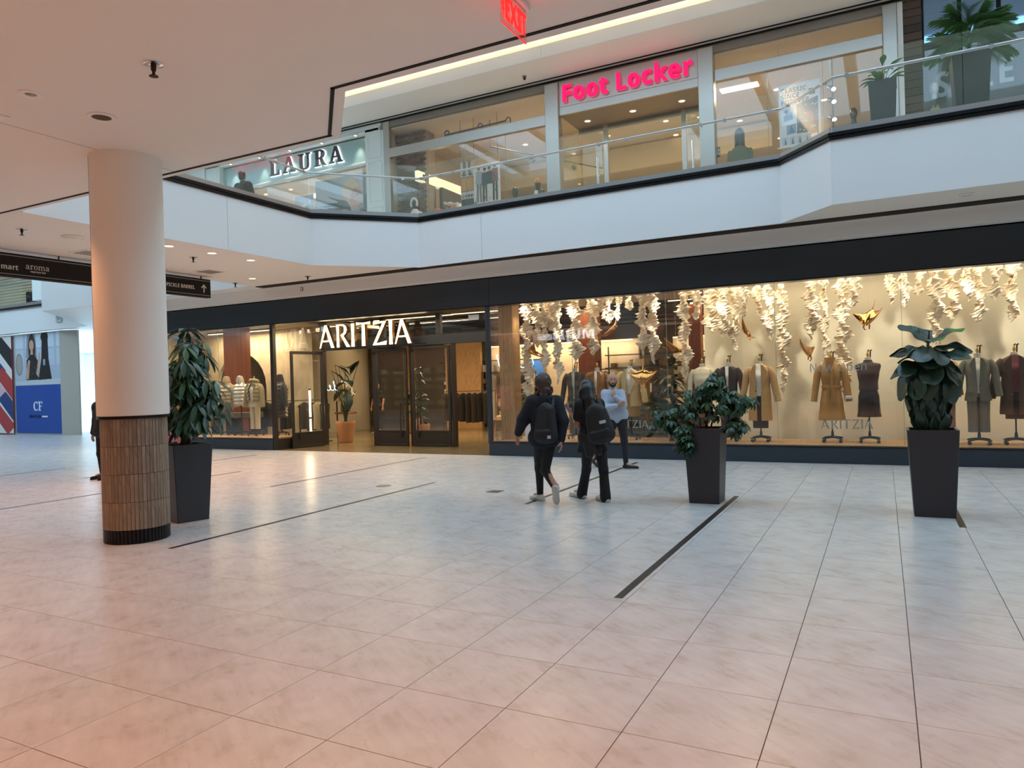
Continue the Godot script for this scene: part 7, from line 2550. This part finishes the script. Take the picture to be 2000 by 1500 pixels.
func shoe(t: Node, ankle: Vector3, toe: Vector3, m: Material, sole: Material):
	var tp := toe
	tp.y = maxf(tp.y, 0.032)
	var flat := (tp - ankle)
	var fl := V(flat.x, 0, flat.z)
	var fwd := fl.normalized() if fl.length() > 0.08 else V(0, 0, -1)
	var heel := ankle - fwd * 0.035 - V(0, 0.055, 0)
	heel.y = maxf(heel.y, 0.036)
	if fl.length() <= 0.08:
		heel = ankle + V(0, -0.02, 0.03)
	var g := G.new()
	var ax := (tp - heel).normalized()
	var sd := ax.cross(V(0, 1, 0) if absf(ax.y) < 0.8 else V(0, 0, 1)).normalized()
	g.nets([[heel, tp, 0.034, 0.03], [heel + sd * 0.014, tp + sd * 0.016 - ax * 0.03, 0.028, 0.026], [heel - sd * 0.014, tp - sd * 0.016 - ax * 0.03, 0.028, 0.026], [ankle - V(0, 0.015, 0), heel.lerp(tp, 0.15), 0.043, 0.038], [ankle - V(0, 0.025, 0), heel.lerp(tp, 0.55), 0.036, 0.03]], 0.009, 0.02)
	for i in g.v.size():
		g.v[i].y = maxf(g.v[i].y, 0.004)
	var o := obj("shoe", g, m, t)
	var s := G.new()
	var up := sd.cross(ax)
	if up.y < 0:
		up = -up
	if fl.length() <= 0.08:
		up = V(0, 0, -1)
	var rings := []
	for q in [[-0.032, 0.02], [-0.026, 0.032], [0.0, 0.037], [0.1, 0.035], [0.16, 0.044], [0.215, 0.036], [0.24, 0.016]]:
		var r := PackedVector3Array()
		var c: Vector3 = heel + ax * (q[0] * heel.distance_to(tp) / 0.21) - up * 0.026
		for p in [[1, 0.009], [1, -0.009], [-1, -0.009], [-1, 0.009]]:
			var v: Vector3 = c + sd * q[1] * p[0] + up * p[1]
			v.y = maxf(v.y, 0.002)
			r.append(v)
		rings.append(r)
	s.loft(rings)
	obj("sole", s, sole, o)

func figure(label: String, at: Vector3, J: Dictionary, o: Dictionary) -> Node3D:
	# one continuous body; clothes, hair and shoes are its children
	var t := thing("person", label, "person", at)
	var skin := mat("skin_" + o.skin, o.skin, 0.5, 0.0, {"subsurf_scatter_enabled": true, "subsurf_scatter_strength": 0.08})
	var face: Vector3 = o.face
	var g := G.new()
	var caps := torso_caps(J, -0.012)
	for s in ["l", "r"]:
		caps += lim(J, ["s" + s, "e" + s, "w" + s], [0.046, 0.038, 0.026])
		caps += lim(J, ["hip" + s, "k" + s, "a" + s], [0.078, 0.05, 0.034])
		caps.append([J["a" + s], J["a" + s].lerp(J["t" + s], 0.6) + V(0, 0.012, 0), 0.032, 0.024])
	caps.append([J.neck, J.head - V(0, 0.03, 0), 0.05, 0.048])
	g.nets(caps, 0.015, 0.03)
	g.nets(head_caps(J.head, face) + [[J.neck + V(0, 0.01, 0), J.head - V(0, 0.05, 0), 0.05, 0.05]], 0.006, 0.018)
	for s in ["l", "r"]:
		if J.has("h" + s):
			var hc := hand_caps(J["w" + s], J["h" + s], o.get("palm_" + s, V(0, 0, -1)), o.get("curl_" + s, 0.5), 1.0 if s == "l" else -1.0)
			hc.append([J["w" + s].lerp(J["e" + s], 0.15), J["w" + s], 0.027, 0.024])
			g.nets(hc, 0.005, 0.007)
	obj("body", g, skin, t)
	# trousers
	g = G.new()
	var fl: float = o.get("flare", 0.0)
	caps = []
	var hd: Vector3 = (J.hipr - J.hipl).normalized()
	caps.append([J.pel - hd * 0.07, J.pel + hd * 0.07, 0.118, 0.118])
	for s in ["l", "r"]:
		var ank: Vector3 = J["a" + s]
		var k: Vector3 = J["k" + s]
		caps.append([J["hip" + s], k, 0.095 + o.get("leg", 0.0), 0.062 + o.get("leg", 0.0)])
		caps.append([k, ank - V(0, 0.04, 0), 0.06 + o.get("leg", 0.0), 0.043 + fl + o.get("leg", 0.0)])
	g.nets(caps, 0.014, 0.035)
	obj("trousers", g, o.pants, t)
	# top
	g = G.new()
	var bulk: float = o.get("bulk", 0.015)
	caps = torso_caps(J, bulk)
	caps.append([J.pel - hd * 0.075 + V(0, o.get("hem", 0.0), 0), J.pel + hd * 0.075 + V(0, o.get("hem", 0.0), 0), 0.12 + bulk * 0.6, 0.12 + bulk * 0.6])
	for s in ["l", "r"]:
		var sv: float = o.get("sleeve", 1.0)
		var sh: Vector3 = J["s" + s]
		var el: Vector3 = J["e" + s]
		var wr: Vector3 = J["w" + s]
		if sv >= 1.0:
			caps.append([sh, el, 0.056 + bulk, 0.05 + bulk])
			caps.append([el, wr.lerp(el, 0.06), 0.05 + bulk, 0.033 + bulk * 0.7])
		else:
			caps.append([sh, sh.lerp(el, 0.62), 0.056 + bulk, 0.055 + bulk])
	g.nets(caps, 0.013, 0.035)
	obj("top", g, o.top, t)
	for s in ["l", "r"]:
		shoe(t, J["a" + s], J["t" + s], o.shoe, o.get("sole", mats["sole_white"]))
	return t

func backpack(label: String, at: Vector3, basis_: Basis, w: float, h: float, d: float, J: Dictionary, base: Vector3, patch: Vector3) -> Node3D:
	var t := thing("backpack", label, "backpack", at)
	var cl := cloth("pack_black", "131315", 0.7)
	var g := G.new()
	var caps := []
	for sx in [-1.0, 1.0]:
		caps.append([basis_ * V(sx * (w / 2 - d * 0.42), -h / 2 + d * 0.45, 0.02), basis_ * V(sx * (w / 2 - d * 0.5), h / 2 - d * 0.6, -0.01), d * 0.45, d * 0.36])
	caps.append([basis_ * V(0, -h / 2 + d * 0.45, 0.03), basis_ * V(0, h / 2 - d * 0.4, -0.02), d * 0.5, d * 0.38])
	g.nets(caps, 0.013, 0.05)
	obj("bag", g, cl, t)
	g = G.new()
	caps = [[basis_ * V(-w * 0.26, -h * 0.24, d * 0.42), basis_ * V(w * 0.26, -h * 0.24, d * 0.42), 0.05, 0.05], [basis_ * V(-w * 0.26, -h * 0.36, d * 0.4), basis_ * V(w * 0.26, -h * 0.36, d * 0.4), 0.05, 0.05]]
	g.nets(caps, 0.012, 0.03)
	obj("front_pocket", g, cl, t)
	g = G.new()
	g.box(basis_ * patch, V(0.085, 0.04, 0.012), 0.002, basis_)
	obj("label_patch", g, mat("patch_white", "c9c9cc", 0.7), t)
	g = G.new()
	g.tube([basis_ * V(-0.04, h * 0.48, -d * 0.3), basis_ * V(-0.03, h * 0.56, -d * 0.3), basis_ * V(0.03, h * 0.56, -d * 0.3), basis_ * V(0.04, h * 0.48, -d * 0.3)], 0.009, 6)
	obj("carry_loop", g, cl, t)
	for s in ["l", "r"]:
		var sh: Vector3 = J["s" + s] + base - at
		var m: Vector3 = (J.sl + J.sr) * 0.5 + base - at
		var top := basis_ * V(-0.08 if s == "l" else 0.08, h * 0.38, -d * 0.35)
		var over: Vector3 = sh.lerp(m, 0.35) + V(0, 0.075, 0)
		var front: Vector3 = over + (over - top).normalized() * 0.06 - V(0, 0.06, 0)
		g = G.new()
		g.tube([top, top.lerp(over, 0.6) + V(0, 0.03, 0), over, front], 0.026, 8, true, 0.4)
		obj("strap", g, cl, t)
	return t

func people():
	mat("sole_white", "cfcac0", 0.7)
	var blk := cloth("leggings", "0f0f11", 0.75)
	# girl with curly hair
	var b := V(-4.0, 0, -8.8)
	var J := {"head": V(-0.068, 1.585, -0.03), "neck": V(-0.047, 1.42, 0.0), "sl": V(-0.19, 1.36, 0.09), "sr": V(0.09, 1.345, -0.09), "el": V(-0.313, 1.12, 0.12), "wl": V(-0.415, 0.93, 0.08), "hl": V(-0.463, 0.8, 0.04), "er": V(0.19, 1.09, -0.03), "wr": V(0.185, 0.84, 0.02), "hr": V(0.2, 0.69, 0.04), "pel": V(-0.07, 0.87, 0.0), "hipl": V(-0.124, 0.82, 0.05), "hipr": V(-0.01, 0.82, -0.05), "kl": V(-0.2, 0.45, -0.1), "al": V(-0.199, 0.095, -0.1), "tl": V(-0.37, 0.03, -0.18), "kr": V(-0.06, 0.43, 0.02), "ar": V(0.165, 0.25, 0.18), "tr": V(0.16, 0.04, 0.15)}
	var hood := cloth("hoodie_navy", "14161f", 0.85)
	var t := figure("walking girl with curly shoulder-length brown hair, navy hoodie and black leggings, seen from behind", b, J, {"skin": "c48d76", "face": V(-0.5, 0, -0.85), "pants": blk, "top": hood, "shoe": mat("shoe_white", "d2cdc4", 0.6), "bulk": 0.035, "hem": 0.0, "palm_l": V(0.9, 0, 0.2), "palm_r": V(-0.9, 0, 0.3), "curl_l": 0.4, "curl_r": 0.6})
	var g := G.new()
	var caps := [[V(-0.068, 1.645, -0.015), V(-0.06, 1.6, 0.01), 0.103, 0.105]]
	for k in 46:
		var a := rf(-0.4, PI + 0.4)
		var y := rf(1.37, 1.68)
		var r := 0.085 + 0.03 * (1.68 - y) / 0.3
		var p := V(-0.062 + cos(a) * r, y, -0.01 + sin(a) * r * 0.95)
		caps.append([p, p + V(rf(-0.03, 0.03), -0.045, rf(-0.01, 0.02)), rf(0.018, 0.03), rf(0.014, 0.024)])
	g.nets(caps, 0.008, 0.014)
	obj("curly_hair", g, mat("hair_brown", "3d2a20", 0.5), t)
	g = G.new()
	caps = []
	for k in 7:
		var a := -0.3 + (PI + 0.6) * k / 6
		caps.append([V(-0.05 + cos(a) * 0.1, 1.4, 0.0 + sin(a) * 0.1), V(-0.05 + cos(a) * 0.085, 1.33, 0.02 + sin(a) * 0.1), 0.04, 0.035])
	g.nets(caps, 0.012, 0.04)
	obj("hood", g, hood, t)
	backpack("black backpack on the back of the curly-haired girl in navy", V(0.035, 1.085, 0.15) + b, Basis(Vector3.UP, -0.25) * Basis(Vector3.BACK, 0.06), 0.34, 0.54, 0.2, J, b, V(0.11, -0.19, 0.12))
	# girl with long straight hair and a phone
	b = V(-3.55, 0, -9.1)
	J = {"head": V(-0.005, 1.5, -0.03), "neck": V(0.028, 1.36, 0.0), "sl": V(-0.075, 1.31, 0.09), "sr": V(0.13, 1.3, -0.1), "el": V(-0.12, 1.03, 0.1), "wl": V(-0.22, 1.135, -0.02), "hl": V(-0.3, 1.2, -0.07), "er": V(0.1, 1.04, -0.17), "wr": V(-0.08, 0.9, -0.24), "hr": V(-0.2, 0.86, -0.25), "pel": V(0.07, 0.83, 0.0), "hipl": V(0.0, 0.78, 0.05), "hipr": V(0.14, 0.78, -0.05), "kl": V(-0.09, 0.41, -0.12), "al": V(-0.185, 0.1, -0.16), "tl": V(-0.4, 0.035, -0.3), "kr": V(0.2, 0.42, 0.0), "ar": V(0.225, 0.095, 0.02), "tr": V(0.07, 0.03, -0.1)}
	t = figure("walking girl with long straight black hair and black clothes, holding up a phone", b, J, {"skin": "b98268", "face": V(-0.75, -0.15, -0.6), "pants": blk, "top": cloth("tee_black", "101012", 0.8), "shoe": mats["shoe_white"], "bulk": 0.018, "sleeve": 0.5, "flare": 0.03, "hem": 0.05, "palm_l": V(0.3, 0.5, -0.7), "palm_r": V(0.3, 0, 0.8), "curl_l": 0.9, "curl_r": 0.5})
	g = G.new()
	caps = [[V(-0.003, 1.545, -0.02), V(0.01, 1.5, 0.0), 0.1, 0.1], [V(0.02, 1.48, 0.03), V(0.06, 1.36, 0.08), 0.095, 0.085], [V(0.06, 1.36, 0.08), V(0.13, 1.22, 0.13), 0.08, 0.055], [V(0.1, 1.3, 0.12), V(0.2, 1.12, 0.2), 0.05, 0.018], [V(-0.05, 1.46, 0.04), V(-0.05, 1.31, 0.1), 0.06, 0.035], [V(0.07, 1.34, 0.1), V(0.13, 1.08, 0.2), 0.045, 0.015], [V(0.02, 1.36, 0.1), V(0.06, 1.16, 0.18), 0.05, 0.02]]
	g.nets(caps, 0.009, 0.03)
	obj("long_hair", g, mat("hair_black", "0d0b0b", 0.35), t)
	g = G.new()
	g.lathe([[0.031, -0.006], [0.034, 0.0], [0.031, 0.006]], 16)
	var br := put("bracelet", g.mesh(), mats["dull_black"], t)
	br.transform = Transform3D(Basis(V(0, 0, 1), 0.8), V(-0.21, 1.122, -0.01))
	# jacket tied round her waist
	g = G.new()
	caps = [[V(0.0, 0.86, 0.06), V(0.16, 0.87, -0.06), 0.125, 0.125], [V(-0.02, 0.82, 0.08), V(-0.1, 0.68, 0.1), 0.075, 0.03], [V(0.06, 0.8, 0.1), V(0.06, 0.64, 0.15), 0.1, 0.05], [V(0.16, 0.82, 0.02), V(0.27, 0.7, 0.06), 0.085, 0.03], [V(0.12, 0.78, 0.08), V(0.2, 0.66, 0.14), 0.09, 0.04], [V(-0.06, 0.84, 0.02), V(-0.14, 0.72, -0.02), 0.06, 0.03]]
	g.nets(caps, 0.012, 0.035)
	var jk := obj("waist_jacket", g, cloth("jacket_black", "151517", 0.6))
	jk.position = b
	jk.name = numbered("waist_jacket")
	tag(jk, "black jacket tied round the waist of the girl holding a phone", "jacket")
	backpack("large black backpack with a pale label on the long-haired girl", V(0.21, 1.06, 0.16) + b, Basis(Vector3.UP, 0.15) * Basis(Vector3.BACK, 0.24), 0.36, 0.54, 0.23, J, b, V(0.08, 0.0, 0.128))
	g = G.new()
	g.box(V(0, 0, 0), V(0.072, 0.15, 0.009), 0.004)
	var ph := thing("phone", "pale grey smartphone held up by the long-haired girl", "phone", b + V(-0.31, 1.245, -0.055))
	ph.basis = Basis(V(0, 0, 1), 0.7) * Basis(Vector3.UP, -0.5) * Basis(Vector3.RIGHT, -0.2)
	obj("case", g, mat("phone_grey", "8d9096", 0.35), ph)
	g = G.new()
	g.box(V(0, 0, -0.005), V(0.066, 0.142, 0.002), 0.0)
	obj("screen", g, mat("phone_screen", "0c0d10", 0.1), ph)
	g = G.new()
	g.ell(V(-0.02, 0.055, 0.005), V(0.008, 0.008, 0.003), 10, 6)
	obj("camera_lens", g, mats["dull_black"], ph)
	# bearded man with crossed arms
	b = V(-4.3, 0, -12.5)
	J = {"head": V(-0.073, 1.6, 0.02), "neck": V(-0.09, 1.45, 0.0), "sl": V(0.075, 1.37, -0.02), "sr": V(-0.22, 1.375, 0.05), "el": V(0.15, 1.15, 0.1), "wl": V(0.03, 1.31, 0.17), "hl": V(-0.045, 1.43, 0.15), "er": V(-0.17, 1.11, 0.15), "wr": V(0.06, 1.15, 0.2), "hr": V(0.16, 1.19, 0.19), "pel": V(-0.01, 0.93, 0.0), "hipl": V(0.06, 0.88, -0.02), "hipr": V(-0.07, 0.88, 0.02), "kl": V(0.11, 0.49, 0.0), "al": V(0.133, 0.085, 0.0), "tl": V(0.36, 0.03, 0.06), "kr": V(-0.24, 0.5, -0.06), "ar": V(-0.5, 0.16, -0.1), "tr": V(-0.42, 0.03, -0.03)}
	var fd := V(0.42, -0.05, 0.9)
	t = figure("balding bearded man in a pale blue sweater and dark trousers, hand on chin", b, J, {"skin": "b98a70", "face": fd, "pants": cloth("trouser_char", "1a1b1f", 0.8), "top": cloth("sweater_blue", "a9b4c6", 0.85), "shoe": mat("shoe_navy", "191a20", 0.7), "bulk": 0.012, "hem": 0.06, "palm_l": V(-0.2, 0.1, -0.9), "palm_r": V(-0.2, 0.3, -0.9), "curl_l": 0.7, "curl_r": 0.3})
	var z := fd.normalized()
	var x := Vector3.UP.cross(z).normalized()
	var y := z.cross(x)
	var h: Vector3 = J.head
	g = G.new()
	g.nets([[h - y * 0.052 + z * 0.036, h - y * 0.094 + z * 0.06, 0.05, 0.029], [h - x * 0.05 - y * 0.03 + z * 0.02, h - x * 0.03 - y * 0.085 + z * 0.05, 0.028, 0.026], [h + x * 0.05 - y * 0.03 + z * 0.02, h + x * 0.03 - y * 0.085 + z * 0.05, 0.028, 0.026], [h - x * 0.026 - y * 0.042 + z * 0.088, h + x * 0.026 - y * 0.042 + z * 0.088, 0.009, 0.009]], 0.006, 0.012)
	obj("beard", g, mat("beard_dark", "2a2220", 0.8), t)
	g = G.new()
	g.nets([[h + y * 0.035 - z * 0.05, h + y * 0.0 - z * 0.06, 0.078, 0.07], [h - x * 0.055 + y * 0.03 - z * 0.02, h - x * 0.062 - y * 0.0 - z * 0.01, 0.033, 0.026], [h + x * 0.055 + y * 0.03 - z * 0.02, h + x * 0.062 - y * 0.0 - z * 0.01, 0.033, 0.026]], 0.007, 0.02)
	obj("cropped_hair", g, mat("hair_cropped", "4a3a32", 0.8), t)
	for s in [-1.0, 1.0]:
		g = G.new()
		g.ell(h + x * s * 0.033 + y * 0.013 + z * 0.0815, Vector3.ONE * 0.0085, 12, 8)
		obj("eye", g, mat("eye_white", "d8d2ca", 0.3), t)
		g = G.new()
		g.ell(h + x * s * 0.033 + y * 0.013 + z * 0.0868, Vector3.ONE * 0.0055, 10, 6)
		obj("iris", g, mat("iris", "1c120c", 0.2), t)
		g = G.new()
		g.tube([h + x * s * 0.016 + y * 0.034 + z * 0.094, h + x * s * 0.034 + y * 0.04 + z * 0.089, h + x * s * 0.05 + y * 0.034 + z * 0.077], [0.004, 0.0055, 0.003], 6)
		obj("eyebrow", g, mats["beard_dark"], t)
	g = G.new()
	g.tube([h - x * 0.02 - y * 0.058 + z * 0.094, h - y * 0.06 + z * 0.098, h + x * 0.02 - y * 0.058 + z * 0.094], [0.003, 0.006, 0.003], 6)
	obj("lips", g, mat("lips", "8a4f46", 0.5), t)
	# people mostly hidden: in black behind the column, in pink behind the planter, upstairs, and in the store
	var S := stand_pose()
	t = figure("person dressed in black, mostly hidden behind the left side of the white column", V(-13.3, 0, -8.7), S, {"skin": "a8785e", "face": V(0.3, -0.3, 0.9), "pants": blk, "top": mats["tee_black"], "shoe": mats["dull_black"], "sole": mats["dull_black"], "bulk": 0.04})
	cap_hair(t, S.head, V(0.3, 0, 0.9), mats["hair_black"])
	t = figure("person in a shiny pink jacket and black trousers, between the column and the big planter", V(-10.62, 0, -8.15), S, {"skin": "c08a70", "face": V(-0.3, 0, 0.9), "pants": blk, "top": mat("pink_satin", "d77a9c", 0.35), "shoe": mats["dull_black"], "bulk": 0.045})
	cap_hair(t, S.head, V(-0.3, 0, 0.9), mats["hair_brown"])
	t = figure("dark-haired person in a black jacket seen from behind on the upper walkway at the left", V(-14.05, FL, -13.0), S, {"skin": "a8785e", "face": V(-0.4, -0.5, -0.8), "pants": blk, "top": mats["jacket_black"], "shoe": mats["dull_black"], "bulk": 0.045})
	cap_hair(t, S.head, V(-0.4, 0, -0.8), mats["hair_black"])
	t = figure("small dark-clad person deep inside the store between the curved wall and the door", V(-15.75, 0, -20.3), S, {"skin": "b08068", "face": V(0.6, 0, 0.7), "pants": blk, "top": mats["tee_black"], "shoe": mats["dull_black"], "bulk": 0.01, "sleeve": 0.5})
	cap_hair(t, S.head, V(0.6, 0, 0.7), mats["hair_black"])

func stand_pose() -> Dictionary:
	return {"head": V(0, 1.6, 0.02), "neck": V(0, 1.45, 0), "sl": V(0.17, 1.39, 0), "sr": V(-0.17, 1.39, 0), "el": V(0.23, 1.12, -0.03), "wl": V(0.24, 0.88, 0.05), "hl": V(0.24, 0.75, 0.08), "er": V(-0.23, 1.12, -0.03), "wr": V(-0.24, 0.88, 0.05), "hr": V(-0.24, 0.75, 0.08), "pel": V(0, 0.92, 0), "hipl": V(0.085, 0.87, 0), "hipr": V(-0.085, 0.87, 0), "kl": V(0.1, 0.48, 0.02), "al": V(0.1, 0.09, 0), "tl": V(0.13, 0.032, 0.2), "kr": V(-0.1, 0.48, 0.02), "ar": V(-0.1, 0.09, -0.02), "tr": V(-0.13, 0.032, 0.18)}

func cap_hair(t: Node, h: Vector3, face: Vector3, m: Material):
	var z := face.normalized()
	var g := G.new()
	var caps := [[h + V(0, 0.055, 0) - z * 0.03, h + V(0, 0.01, 0) - z * 0.045, 0.09, 0.082]]
	for k in 16:
		var d := V(rf(-1, 1), rf(0, 1), rf(-1, 1)).normalized()
		var p: Vector3 = h + V(0, 0.055, 0) - z * 0.03 + d * 0.08
		caps.append([p, p + d * 0.012, 0.02, 0.014])
	g.nets(caps, 0.009, 0.015)
	obj("hair", g, m, t)
